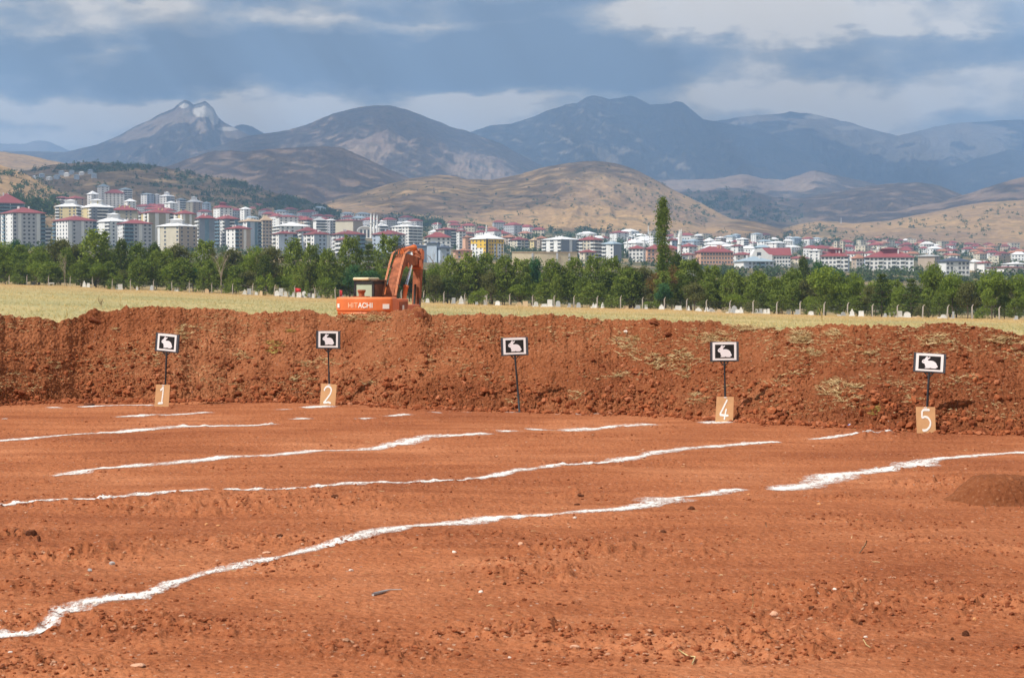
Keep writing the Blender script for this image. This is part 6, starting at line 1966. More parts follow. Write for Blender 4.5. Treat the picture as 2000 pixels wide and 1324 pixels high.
def apartment(xl, xc, xr, ypk, yev, ybs, D, cl, cr, roof, pl=None, pr=None, label=None, cap=False, name='apartment_building', store=3.0, desc=None, parapet='W', flat=False, small=False):
    """a block whose nearest vertical edge stands at photo column xc and whose walls run back to columns xl and xr"""
    m_ = D / F
    a, b = max(xc - xl, 1) * m_, max(xr - xc, 1) * m_
    al = math.atan2(b, a); al = min(max(al, math.radians(9)), math.radians(81))
    wl, wr = a / math.cos(al), b / math.sin(al)
    wl = max(wl, 7 if not small else 4); wr = max(wr, 7 if not small else 4)
    x0 = (xc - 1000) * m_; z_e = EYE + (HOR - yev) * m_; z_b = EYE + (HOR - ybs) * m_
    zt = float(th(x0, D)[0])
    zb = min(z_b, zt) - 3.0
    if zt > z_e - 3 * m_: zb = z_b - 3
    H = z_e - zb
    e = empty(name, (x0, D, zb))
    dl = Vector((-math.cos(al), math.sin(al), 0)); dr = Vector((math.sin(al), math.cos(al), 0))
    up = Vector((0, 0, 1))
    mats = [WALLC[cl], WALLC[cr], M_TRIM, M_TEAL, WALLC['A']]
    mb = MB()
    O = Vector((0, 0, 0)); A_ = dl * wl; B_ = dr * wr; Cc = A_ + B_
    h_ = up * H
    mb.add([O, A_, A_ + h_, O + h_], [(3, 2, 1, 0)], 0); mb.add([O, B_, B_ + h_, O + h_], [(0, 1, 2, 3)], 1)
    mb.add([A_, Cc, Cc + h_, A_ + h_], [(3, 2, 1, 0)], 1); mb.add([B_, Cc, Cc + h_, B_ + h_], [(0, 1, 2, 3)], 0)
    mb.add([O + h_, B_ + h_, Cc + h_, A_ + h_], [(0, 1, 2, 3)], 0)
    nl = Vector((-dl.y, dl.x, 0)); nl = nl if nl.y < 0 else -nl
    nr = Vector((-dr.y, dr.x, 0)); nr = nr if nr.y < 0 else -nr
    win = MB(); bal = MB()
    nf = max(1, int(round(H / store)))
    if H / store > 14: nf = 14
    def slab(M, d, n_, u0, u1, z0, z1, p0, p1, mi):
        c = [d * u0 + n_ * p0, d * u1 + n_ * p0, d * u1 + n_ * p1, d * u0 + n_ * p1]
        v = [q + up * z0 for q in c] + [q + up * z1 for q in c]
        M.add(v, [(0, 1, 2, 3), (7, 6, 5, 4), (0, 4, 5, 1), (1, 5, 6, 2), (2, 6, 7, 3), (3, 7, 4, 0)], mi)
    for d, n_, L, pat, base_i in ((dl, nl, wl, pl, 0), (dr, nr, wr, pr, 1)):
        if pat is None:
            nn = max(1, int(L / 3.4)); pat = ''.join('w' if (i * 7 + int(xc)) % 4 else 'b' for i in range(nn)) if not small else 'w' * max(1, int(L / 3.2))
        if not pat: continue
        cw = L / len(pat)
        for i, ch in enumerate(pat):
            u = cw * (i + .5)
            if ch in 'pP' : continue
            if ch == 's':                                              # coloured vertical strip
                slab(mb, d, n_, u - cw * .35, u + cw * .35, 0, H - .2, .0, .25, 2); continue
            if ch == 't':
                slab(mb, d, n_, u - cw * .4, u + cw * .4, 0, H - .2, .0, .06, 3); continue
            for fl in range(nf):
                z1 = H - store * fl - .55
                if z1 - 1.4 < 0: break
                if ch == 'w':
                    slab(win, d, n_, u - min(.85, cw * .3), u + min(.85, cw * .3), z1 - 1.5, z1, .0, .05, 0)
                    if D < 1800: slab(win, d, n_, u - min(1.0, cw * .36), u + min(1.0, cw * .36), z1 - 1.68, z1 - 1.5, .0, .14, 1)
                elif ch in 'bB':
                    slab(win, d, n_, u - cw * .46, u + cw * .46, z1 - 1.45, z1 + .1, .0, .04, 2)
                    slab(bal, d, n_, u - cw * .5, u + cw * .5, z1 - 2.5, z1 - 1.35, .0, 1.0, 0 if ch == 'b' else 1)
    mb.build('wall', mats, e)
    if win.v: q = win.build('window', [M_PANE, M_TRIM, M_SHADE], e); q['kind'] = 'stuff'
    if bal.v: q = bal.build('balcony', [M_TRIM, M_TEAL], e); q['kind'] = 'stuff'
    # roof
    rm = ROOFC[roof]
    r_ = MB()
    pk = 0.6
    if roof == 'F' or flat:
        for (P0, P1, P2, P3) in [(O, B_, Cc, A_)]:
            c = (P0 + P2) / 2; q = [P + (P - c).normalized() * .3 for P in (P0, P1, P2, P3)]
            v = [p_ + up * (H + .003) for p_ in q] + [p_ + up * (H + .6) for p_ in q]
            r_.add(v, [(3, 2, 1, 0), (4, 5, 6, 7), (0, 1, 5, 4), (1, 2, 6, 5), (2, 3, 7, 6), (3, 0, 4, 7)])
    else:
        pk = max((yev - ypk) * m_, 1.2)
        c = (O + Cc) / 2
        ov = 1.0 if not small else .5
        q = [O - (dl + dr) * ov, B_ + (dr - dl) * ov, Cc + (dl + dr) * ov, A_ + (dl - dr) * ov]
        if wl > wr: r0 = (O + B_) / 2 + dl * min(wl, wr) * .5; r1 = (A_ + Cc) / 2 - dl * min(wl, wr) * .5
        else: r0 = (O + A_) / 2 + dr * min(wl, wr) * .5; r1 = (B_ + Cc) / 2 - dr * min(wl, wr) * .5
        if (r1 - r0).length < .5: r0 = r0 - (dl if wl > wr else dr) * .4; r1 = r1 + (dl if wl > wr else dr) * .4
        lo = [p_ + up * (H + .02) for p_ in q]; hi = [p_ + up * (H + .30) for p_ in q]; R0 = r0 + up * (H + pk); R1 = r1 + up * (H + pk)
        v = lo + hi + [R0, R1]
        fs = [(3, 2, 1, 0), (0, 1, 5, 4), (1, 2, 6, 5), (2, 3, 7, 6), (3, 0, 4, 7)]
        if wl > wr: fs += [(4, 5, 8), (5, 6, 9, 8), (6, 7, 9), (7, 4, 8, 9)]
        else: fs += [(7, 4, 8), (4, 5, 9, 8), (5, 6, 9), (6, 7, 8, 9)]
        r_.add(v, fs)
    ro = r_.build('roof', [rm], e)
    if not small and D < 2100 and not flat:
        ch_ = MB(); rc = random.Random(int(xc * 7))
        for k in range(3):
            u, v_ = rc.uniform(.25, .75), rc.uniform(.25, .75); p_ = A_ * u + B_ * v_; s_ = .5
            ch_.box((p_.x - s_, p_.y - s_, H + .3), (p_.x + s_, p_.y + s_, H + pk + .5))
        q = ch_.build('chimney', [WALLC[cl]], ro); q['kind'] = 'stuff'
    if cap:
        cpx = MB(); c = (O + Cc) / 2; s_ = min(wl, wr) * .22
        cpx.box((c.x - s_, c.y - s_, H + pk * .4), (c.x + s_, c.y + s_, H + pk + 1.2)); 
        cpx.add([(c.x - s_ * 1.3, c.y - s_ * 1.3, H + pk + 1.2), (c.x + s_ * 1.3, c.y - s_ * 1.3, H + pk + 1.2), (c.x + s_ * 1.3, c.y + s_ * 1.3, H + pk + 1.2), (c.x - s_ * 1.3, c.y + s_ * 1.3, H + pk + 1.2), (c.x, c.y, H + pk + 2.6)],
                [(0, 1, 4), (1, 2, 4), (2, 3, 4), (3, 0, 4), (3, 2, 1, 0)])
        cpx.build('roof_cap', [rm], ro)
    wn = WN[cl] if cl == cr else WN[cl] + ' and ' + WN[cr]
    kind_w = 'house' if small else ('block' if H > 13 else 'building')
    ds = desc or '%s %s with %s roof' % (wn, kind_w, RN[roof])
    tag(e, label or ds, 'house' if small else 'building', 'buildings of the town')
    if label is None: TOWN_ITEMS.append((e, ds, (xl + xr) / 2, yev))
    return e


AP = apartment
AP(-34, -6, 42, 376, 397, 445, 1700, 'G', 'G', 'R', 'ww', 'BB', 'grey block with large red roof behind the leftmost red-roofed block')
AP(-12, 26, 80, 403, 416, 484, 1400, 'W', 'G', 'R', 'wpwBw', 'wswwwsB', 'leftmost white and grey seven-storey block with red roof at the left edge')
AP(93, 134, 181, 420, 431, 484, 1450, 'W', 'G', 'R', 'wwwwB', 'swpswwB', 'second red-roofed block from the left edge, white with grey right side')
AP(78, 84, 94, 445, 446, 474, 1500, 'K', 'K', 'F', 'bb', 'bbb', 'unfinished bare concrete frame between the two leftmost red-roofed blocks')
AP(107, 150, 160, 394, 404, 470, 1760, 'Y', 'Y', 'W', 'wwpwb', 'bb', 'left half of the yellowish twin block with white roofs', cap=True)
AP(152, 180, 217, 393, 405, 470, 1700, 'Y', 'S', 'W', 'bwpw', 'wbbw', 'right half of the yellowish twin block with white roof and dark balconies', cap=True)
AP(214, 220, 267, 401, 411, 452, 1780, 'Y', 'O', 'R', 'ps', 'swpwwp', 'olive block with red roof right of the yellowish twin block')
AP(182, 216, 250, 421, 433, 486, 1520, 'W', 'W', 'W', 'bbppw', 'wbw', 'white block with domed white roof against a red-roofed neighbour', cap=True)
AP(220, 244, 293, 427, 437, 486, 1450, 'W', 'G', 'R', 'bwww', 'BBwsww', 'white and grey block with red roof right of the domed white roof')
AP(303, 350, 378, 432, 442, 494, 1380, 'C', 'T', 'W', 'wpppwps', 'www', 'cream block with white roof and stepped walls', cap=True)
AP(264, 292, 338, 407, 416, 486, 1680, 'Y', 'O', 'R', 'sbspb', 'pspsb', 'tall yellow and olive block with red roof behind the cream one')
AP(336, 357, 379, 410, 418, 486, 1650, 'Y', 'O', 'R', 'spbs', 'spsp', 'yellow-edged olive block with red roof touching the slate one')
AP(378, 390, 418, 417, 427, 486, 1560, 'W', 'S', 'R', 'bb', 'ptp', 'slate grey tower with red roof and stacked white balconies')
AP(416, 440, 464, 419, 428, 486, 1580, 'W', 'S', 'R', 'bwBB', 'pbt', 'white and slate tower with red roof right of the slate one')
AP(438, 460, 487, 440, 447, 490, 1420, 'W', 'T', 'R', 'ww', 'Bwsp', 'narrow white and tan block with small red roof')
AP(464, 483, 509, 426, 433, 484, 1520, 'W', 'B', 'N', 'wB', 'tptB', 'pale blue tower with tan tiled roof')
AP(506, 513, 531, 421, 431, 478, 1620, 'C', 'T', 'N', 'p', 'www', 'tan tower with column of windows, right of the blue one')
AP(527, 548, 603, 433, 442, 466, 1700, 'W', 'W', 'W', 'bb', 'wwwpww', 'wide white building under a broad white roof')
AP(529, 545, 580, 450, 457, 492, 1400, 'W', 'B', 'D', 'wb', 'pwpB', 'pale blue-grey block with dark red roof behind the pines')
AP(575, 590, 622, 443, 452, 490, 1480, 'G', 'B', 'D', 'bw', 'wwp', 'grey block with dark red roof behind its blue-grey neighbours')
AP(590, 614, 643, 450, 458, 494, 1400, 'W', 'B', 'D', 'wbw', 'pwws', 'blue-grey block with dark red roof and white left side')
AP(641, 662, 712, 449, 458, 490, 1430, 'G', 'B', 'D', 'wbw', 'pwwpBB', 'long blue-grey block with dark red roof left of the mosque')
AP(654, 668, 690, 463, 469, 494, 1300, 'W', 'W', 'D', 'bb', 'ww', 'small white block with dark red roof rising from the pines')
AP(726, 768, 790, 448, 458, 490, 1440, 'B', 'W', 'D', 'wpwpw', 'wBw', 'blue-grey block with dark red roof right of the mosque')
AP(535, 545, 582, 419, 424, 448, 2100, 'W', 'W', 'R', 'w', 'wwww')
AP(582, 600, 613, 423, 430, 452, 2000, 'T', 'O', 'R')
AP(610, 618, 636, 424, 431, 454, 1950, 'W', 'S', 'V', 'p', 'bb')
AP(634, 645, 656, 428, 431, 454, 1950, 'G', 'G', 'W')
AP(654, 690, 706, 427, 431, 454, 1900, 'C', 'T', 'R', '', '', 'blank-walled cream block with thin red roof left of the minarets')
AP(734, 742, 756, 435, 442, 462, 1880, 'W', 'S', 'W', 'w', 'bbb', 'small white-roofed dark block just right of the minarets', cap=True)
AP(764, 798, 823, 436, 443, 474, 1820, 'W', 'W', 'W', 'wwbww', 'bbb', 'long white block with ribbed white roof right of the minarets', cap=True)
AP(750, 790, 802, 413, 417, 427, 3300, 'W', 'W', 'F', 'wwwwwwww', 'ww', 'long white hospital-like building alone on the slope', flat=True)
AP(746, 751, 778, 420, 421, 442, 2850, 'T', 'O', 'F', '', 'wwww', 'grey-tan blocky building below the long white one', flat=True)
AP(828, 834, 880, 453, 464, 500, 1500, 'T', 'W', 'R', 'b', 'wpwww', 'white block with red hip roof behind the pale blue houses')
AP(783, 812, 838, 476, 482, 516, 1250, 'W', 'B', 'S', 'wbb', 'pp', 'low pale blue building with slate roof beside the excavator arm')
AP(836, 853, 858, 474, 476, 521, 1240, 'B', 'B', 'S', 'p', '', 'pale blue tower-like house joined to lower ones')
AP(855, 860, 878, 478, 485, 521, 1235, 'B', 'B', 'S', 'p', 'pw', 'pale blue house with sloping slate roof, right of the taller part')
AP(850, 868, 893, 444, 449, 474, 1880, 'T', 'S', 'R', 'ww', 'wb')
AP(892, 897, 908, 448, 452, 474, 1840, 'W', 'W', 'R', 'w', 'ww')
AP(903, 909, 924, 461, 464, 480, 1800, 'P', 'P', 'X', 'p', 'w')
AP(884, 889, 922, 487, 490, 508, 1350, 'P', 'P', 'X', 'p', 'ww', 'low pinkish house with orange roof left of the yellow block')
yb = AP(919, 950, 984, 455, 467, 508, 1450, 'W', 'W', 'W', 'ppw', '', 'amber yellow and white block under a pointed white roof')
AP(980, 1000, 1012, 458, 464, 482, 1950, 'T', 'T', 'X'); AP(996, 1010, 1033, 462, 469, 487, 1850, 'C', 'C', 'D', 'ww', 'bwb')
AP(1037, 1043, 1052, 464, 470, 490, 1800, 'Y', 'T', 'N', 'w', 'w'); AP(1050, 1054, 1064, 461, 466, 492, 1750, 'T', 'T', 'X', 'w', 'w')
AP(1060, 1096, 1134, 461, 468, 502, 1600, 'W', 'S', 'W', 'bpbpb', 'ppspb', 'wide white and grey block with white roof above the cream hall')
AP(1132, 1160, 1178, 460, 469, 502, 1560, 'C', 'C', 'R', 'bwwb', 'bb', 'cream block with red roof and stacked balconies')
AP(1177, 1198, 1215, 470, 477, 504, 1500, 'W', 'S', 'B', 'wsb', 'p', 'white and slate block with blue-grey roof right of the cream block')
AP(1133, 1142, 1163, 487, 493, 507, 1350, 'C', 'C', 'R', 'w', 'ww')
AP(1228, 1256, 1263, 479, 486, 510, 1510, 'W', 'W', 'R', 'wwww', 'w', 'white wing with red roof left of the poplar')
AP(1258, 1264, 1333, 478, 487, 514, 1530, 'P', 'P', 'R', 'p', 'wwpwwwpww', 'pink building with red roof behind the poplar')
AP(1220, 1242, 1263, 466, 475, 484, 2000, 'W', 'W', 'W', 'w', 'w'); AP(1268, 1275, 1291, 457, 461, 482, 2000, 'W', 'W', 'F', 'ww', 'bb', flat=True)
AP(1192, 1204, 1229, 450, 455, 462, 2450, 'W', 'W', 'R', 'w', 'ww'); AP(1330, 1345, 1363, 475, 482, 494, 1800, 'W', 'W', 'R', 'ww', 'ww'); AP(1304, 1312, 1326, 464, 470, 484, 1900, 'W', 'B', 'D', 'w', 'ww')
AP(1330, 1345, 1360, 494, 498, 510, 1480, 'C', 'W', 'R', 'ww', 'w'); AP(1324, 1328, 1336, 500, 501, 516, 1400, 'B', 'W', 'F', '', 'w', flat=True)
AP(1350, 1362, 1374, 460, 462, 478, 2400, 'C', 'T', 'F', 'bb', 'bb', flat=True); AP(1376, 1386, 1397, 464, 471, 480, 2320, 'W', 'B', 'W', 'w', 'ww'); AP(1398, 1408, 1419, 462, 465, 480, 2400, 'C', 'T', 'W', 'bb', 'ww'); AP(1440, 1452, 1463, 464, 468, 479, 2300, 'W', 'B', 'W', 'w', 'bb')
AP(1361, 1368, 1433, 481, 493, 528, 1480, 'P', 'P', 'R', 'ww', 'wwwwwwwwwww', 'long pink building with red roof and rows of square windows', store=3.3)
AP(1432, 1437, 1472, 492, 498, 514, 1600, 'W', 'W', 'R', 'w', 'www', 'low white building with red roof between the pink and the gabled one')
AP(1441, 1452, 1512, 500, 511, 540, 1350, 'W', 'B', 'B', 'p', 'pwwBBww', 'pale blue-white block with blue-grey roof in front of the gabled building')
AP(1429, 1441, 1453, 477, 481, 495, 1900, 'W', 'W', 'D', 'w', 'ww'); AP(1496, 1516, 1537, 471, 475, 488, 2200, 'W', 'W', 'W', 'ww', 'ww'); AP(1543, 1560, 1583, 499, 505, 516, 1700, 'C', 'W', 'R', 'ww', 'ww')
AP(1605, 1656, 1668, 490, 501, 540, 1350, 'W', 'B', 'R', 'bwbwwww', 'p', 'white block with red roof and pale blue gable end', cap=True)
AP(1666, 1672, 1691, 497, 505, 535, 1450, 'T', 'W', 'X', 'w', 'www', 'small white block with orange roof between the two red-roofed ones')
AP(1692, 1784, 1794, 489, 503, 540, 1380, 'W', 'B', 'R', 'wwbwbwwbwwb', 'p', 'long white block with twin red roofs and pale blue end', cap=True)
AP(1580, 1600, 1609, 487, 490, 502, 1800, 'W', 'W', 'W', 'ww', 'w'); AP(1796, 1825, 1843, 496, 501, 532, 1480, 'T', 'K', 'V', 'pp', 'w', 'drab tan shed-like building behind the slate-roofed block')
AP(1841, 1847, 1895, 502, 511, 556, 1250, 'W', 'W', 'S', 'p', 'wwpwww', 'white five-storey block with slate roof standing before the houses')
AP(1936, 1950, 1976, 497, 500, 518, 1800, 'C', 'T', 'F', 'ww', 'w', flat=True); AP(1893, 1902, 1920, 507, 512, 524, 1500, 'W', 'W', 'W', '', ''); AP(1912, 1922, 1938, 510, 514, 524, 1450, 'W', 'W', 'R', '', 'w'); AP(1965, 1980, 2010, 512, 516, 528, 1450, 'W', 'W', 'W', 'w', 'ww'); AP(1940, 1960, 2012, 520, 523, 532, 1350, 'W', 'W', 'D', 'w', 'wwww')
# upper left, on the slope
AP(188, 198, 213, 359, 365, 389, 2520, 'W', 'W', 'B', 'ww', 'ww', 'tallest white block on the slope with bluish roof'); AP(202, 206, 242, 370, 378, 399, 2420, 'W', 'W', 'R', 'w', 'wwwww', 'wide white block with faded red roof in front of the tallest'); AP(230, 242, 257, 366, 371, 396, 2500, 'W', 'W', 'B', 'ww', 'bb')
AP(169, 180, 191, 373, 380, 388, 2450, 'W', 'W', 'W', 'w', 'w'); AP(241, 250, 265, 388, 394, 402, 2330, 'W', 'W', 'W', 'w', 'ww'); AP(104, 120, 134, 383, 387, 400, 2200, 'T', 'T', 'R', 'b', 'bb'); AP(126, 146, 163, 382, 388, 400, 2180, 'T', 'T', 'R', 'bb', 'ww')
AP(274, 288, 299, 377, 380, 396, 2550, 'W', 'B', 'B', 'ww', 'ww'); AP(300, 306, 312, 379, 381, 398, 2560, 'W', 'W', 'W', 'w', 'w'); AP(310, 326, 339, 378, 384, 401, 2500, 'W', 'B', 'W', 'ww', 'bb', cap=True); AP(343, 352, 362, 387, 391, 405, 2450, 'W', 'B', 'B', 'w', 'bb'); AP(362, 377, 393, 387, 395, 405, 2400, 'C', 'T', 'W', 'w', 'ww', cap=True)
AP(320, 333, 345, 393, 397, 403, 2350, 'W', 'W', 'W', 'w', 'w'); AP(414, 430, 453, 398, 406, 419, 2150, 'W', 'W', 'R', 'ww', 'www', cap=True); AP(468, 478, 489, 404, 409, 417, 2350, 'W', 'W', 'W', 'w', 'w'); AP(394, 402, 412, 394, 398, 408, 2450, 'B', 'B', 'B', 'w', 'w')
# amber upper storeys and stripes of the yellow block
m_ = 1450 / F
rootz = yb.location.z
al = math.atan2(34, 31); dl = Vector((-math.cos(al), math.sin(al), 0)); dr = Vector((math.sin(al), math.cos(al), 0)); wl = 31 * m_ / math.cos(al); wr = 34 * m_ / math.sin(al)
nl = Vector((-dl.y, dl.x, 0)); nl = nl if nl.y < 0 else -nl; nr = Vector((-dr.y, dr.x, 0)); nr = nr if nr.y < 0 else -nr
Hy = EYE + (HOR - 467) * m_ - rootz
pn = MB(); wn_ = MB()
def strip(M, d, n_, u0, u1, z0, z1, p, mi=0):
    c = [d * u0, d * u1, d * u1 + n_ * p, d * u0 + n_ * p]; up = Vector((0, 0, 1))
    M.add([q + up * z0 for q in c] + [q + up * z1 for q in c], [(0, 1, 2, 3), (7, 6, 5, 4), (0, 4, 5, 1), (1, 5, 6, 2), (2, 6, 7, 3), (3, 7, 4, 0)], mi)
strip(pn, dl, nl, 0, wl, Hy - 3.6, Hy - .05, .08); strip(pn, dr, nr, 0, wr, Hy - 3.6, Hy - .05, .08)
strip(pn, dr, nr, wr * .12, wr * .42, 0, Hy - 3.5, .07); strip(pn, dr, nr, wr * .55, wr * .62, 0, Hy - 3.5, .07); strip(pn, dr, nr, wr * .86, wr * .95, 0, Hy - 3.5, .07); strip(pn, dl, nl, 0, wl * .2, 0, Hy - 3.5, .07); strip(pn, dl, nl, wl * .2, wl * .62, Hy - 7, Hy - 3.5, .07)
pn.build('amber_panel', [WALLC['A']], yb)
dk = MB(); strip(dk, dr, nr, -.6, wr * .10, 0, Hy - .2, .10); dk.build('dark_stair_strip', [mat('brown_strip', (0.10, 0.07, 0.04), .8, .2, .5)], yb)
for fl in range(7):
    for u in (.2, .34, .5, .75, .9):
        strip(wn_, dr, nr, wr * (u - .035), wr * (u + .035), Hy - 2.3 - 2.9 * fl, Hy - .9 - 2.9 * fl, .14)
    for u in (.1, .35, .62, .85):
        strip(wn_, dl, nl, wl * (u - .035), wl * (u + .035), Hy - 2.3 - 2.9 * fl, Hy - .9 - 2.9 * fl, .14)
q = wn_.build('small_window', [M_PANE], yb); q['kind'] = 'stuff'

# gabled white school-like building
gx0, gD = 1470, 1500; m_ = gD / F
e = empty('gabled_building', ((1508 - 1000) * m_, gD, EYE + (HOR - 522) * m_ - 3)); tag(e, 'white gabled building with steep red roof and stepped gable, behind the pale blue block', 'building', 'buildings of the town')
def gz(y): return EYE + (HOR - y) * m_ - e.location.z
ww = 36 * m_; gw = 40 * m_
mb = MB(); flat_poly(mb, [(-gw, 0), (0, 0), (0, gz(498)), (-7 * m_, gz(497)), (-20 * m_, gz(485)), (-34 * m_, gz(487)), (-gw, gz(498))], 0, 14); mb.build('gable_wall', [WALLC['W']], e)
mb = MB(); mb.box((.01, 1.2, 0), (ww, 13, gz(499))); mb.build('wall', [WALLC['W']], e)
mb = MB(); mb.prism_x([(0.2, gz(499)), (14, gz(499)), (7.6, gz(484))], -18 * m_, ww + .8); r_ = mb.build('roof', [ROOFC['R']], e)
mb = MB()
for fl in range(4):
    for k in range(6): mb.box((1.4 + k * ww / 6.3, 1.12, gz(502.5 + fl * 7.0) - 1.3), (2.9 + k * ww / 6.3, 1.21, gz(502.5 + fl * 7.0) + .2))
q = mb.build('window', [M_PANE], e); q['kind'] = 'stuff'
mb = MB(); mb.box((-30 * m_, -.1, gz(500)), (-22 * m_, .01, gz(493))); mb.build('shade_panel', [M_SHADE], e)  # flat dark panel on the gable, shade of an opening put into its colour

# curved cream hall
m_ = 1180 / F
e = empty('hall', ((1062 - 1000) * m_, 1180, EYE + (HOR - 520) * m_)); tag(e, 'low cream hall with a curved blank wall and flat top behind the trees', 'hall')
pts = []
for k in range(17):
    t_ = k / 16; pts.append(((1000 + 128 * t_ - 1062) * m_, 9 * math.sin(t_ * 2.6) - 24 * t_ ** 1 * 0 - 10 * (t_ > .0) * math.sin(t_ * math.pi)))
back = [(x, 22) for x, y in reversed(pts)]
mb = MB(); outline([(x, y) for x, y in pts] + back, 0, (520 - 494) * m_, mb); mb.build('wall', [mat('cream_cladding', (0.66, 0.55, 0.37), .8, .12, .5)], e)
mb = MB(); outline([(x, y - .3) for x, y in pts] + back, (520 - 494) * m_ + .01, (520 - 494) * m_ + .7, mb); mb.build('parapet', [mat('tan_cladding', (0.50, 0.36, 0.22), .8, .1, .5)], e)
for k in (5, 11, 14):
    mb = MB(); x, y = pts[k]; mb.box((x - .6, y - .35, 0), (x + .6, y + .2, (520 - 494) * m_ - .2)); mb.build('panel_joint', [WALLC['G']], e)
# mosque: barrel-vaulted hall and three minarets
m_ = 1850 / F
mx0 = (713 - 1000) * m_; mz0 = EYE + (HOR - 466) * m_
e = empty('mosque', (mx0, 1850, mz0)); tag(e, 'white mosque hall with a wide rounded vault and arched front', 'mosque')
R0 = 14 * m_; Hs = (466 - 452) * m_
prof = [(-R0, 0), (R0, 0), (R0, Hs)] + [(R0 * math.cos(a), Hs + R0 * .62 * math.sin(a)) for a in [math.pi * k / 16 for k in range(1, 16)]] + [(-R0, Hs)]
mb = MB(); flat_poly(mb, prof, 0, 20); mb.build('hall', [WALLC['W']], e)
prof = [(R0 * 1.12 * math.cos(a), Hs + R0 * .72 * math.sin(a)) for a in [math.pi * k / 16 for k in range(17)]] + [(R0 * .98 * math.cos(a), Hs + R0 * .60 * math.sin(a)) for a in [math.pi * k / 16 for k in range(16, -1, -1)]]
mb = MB(); flat_poly(mb, prof, -1.2, 20.5); mb.build('vault', [ROOFC['W']], e)
for k in (-1, 0, 1):
    mb = MB(); mb.box((k * R0 * .5 - 1.0, -.2, 1), (k * R0 * .5 + 1.0, -.01, Hs + 1.5)); mb.build('window', [M_PANE], e)


def minaret(px_, ytop, ybase, D, label, r=1.15, group='minarets'):
    m_ = D / F; x = (px_ - 1000) * m_; zb = EYE + (HOR - ybase) * m_; H = (ybase - ytop) * m_
    e = empty('minaret', (x, D, zb)); tag(e, label, 'minaret', group)
    mb = MB(); mb.tube([(0, 0, -2), (0, 0, H * .52)], [r * 1.15, r], 10); mb.tube([(0, 0, H * .56), (0, 0, H * .78)], [r * .8, r * .75], 10); mb.build('shaft', [WALLC['W']], e, smooth=False)
    mb = MB(); mb.tube([(0, 0, H * .52), (0, 0, H * .56)], [r * 1.0, r * 1.55], 10); mb.build('gallery', [M_TRIM], e)
    mb = MB(); mb.tube([(0, 0, H * .78), (0, 0, H)], [r * .8, .06], 10); mb.build('spire', [WALLC['W']], e)


minaret(725, 416, 462, 1840, 'leftmost of the three slim minarets beside the vaulted mosque'); minaret(731, 416, 458, 1815, 'middle one of the three slim minarets beside the vaulted mosque'); minaret(737, 419, 452, 1880, 'rightmost and lowest of the three slim minarets beside the vaulted mosque', .9)
minaret(1326.5, 448, 515, 1420, 'tall white minaret just right of the poplar', 1.45); minaret(1330, 447, 470, 1600, 'small minaret tip close behind the tall one by the poplar', .8)
minaret(950, 439, 458, 2200, 'slim minaret directly above the amber yellow block', .9); minaret(855, 434, 450, 2300, 'short minaret above the red-roofed block right of the excavator arm', .9); minaret(1714, 481, 499, 1900, 'short minaret above the long twin-roofed block', 1.1)
minaret(1225, 463, 478, 2000, 'short minaret left of the white roofs by the poplar', .8); minaret(1258, 465, 478, 2000, 'short minaret between white roofs left of the poplar', .8); minaret(1545, 481, 495, 1900, 'short minaret right of the gabled building', .9)
minaret(1266, 440, 455, 2900, 'thin far mast-like minaret left of the poplar', .7); minaret(1470, 471, 482, 2300, 'tiny minaret above the gabled building', .9)
for px_, yt, lab in [(1634, 472, 'left of two narrow concrete towers above a red roof'), (1646, 472, 'right of two narrow concrete towers above a red roof')]:
    AP(px_ - 2, px_, px_ + 2, yt, yt, 492, 1950, 'C', 'C', 'F', 'w', 'w', lab, flat=True, small=True, name='tower')
# mobile mast on the right hill, lone houses
for px_, yt, yb2, D, lab in [(1642, 425, 434, 3600, 'thin mast on the crest of the right sandy hill'), (1460, 411, 428, 5200, 'lattice mast on the dark forested hill')]:
    m_ = D / F; mb = MB(); x = (px_ - 1000) * m_; mb.tube([(0, 0, -3), (0, 0, (yb2 - yt) * m_)], [1.0, .5], 6)
    tag(mb.build('mast', [WALLC['G']], None, (x, D, EYE + (HOR - yb2) * m_)), lab, 'mast')

# many smaller houses, copies of a few
SMALL = {}


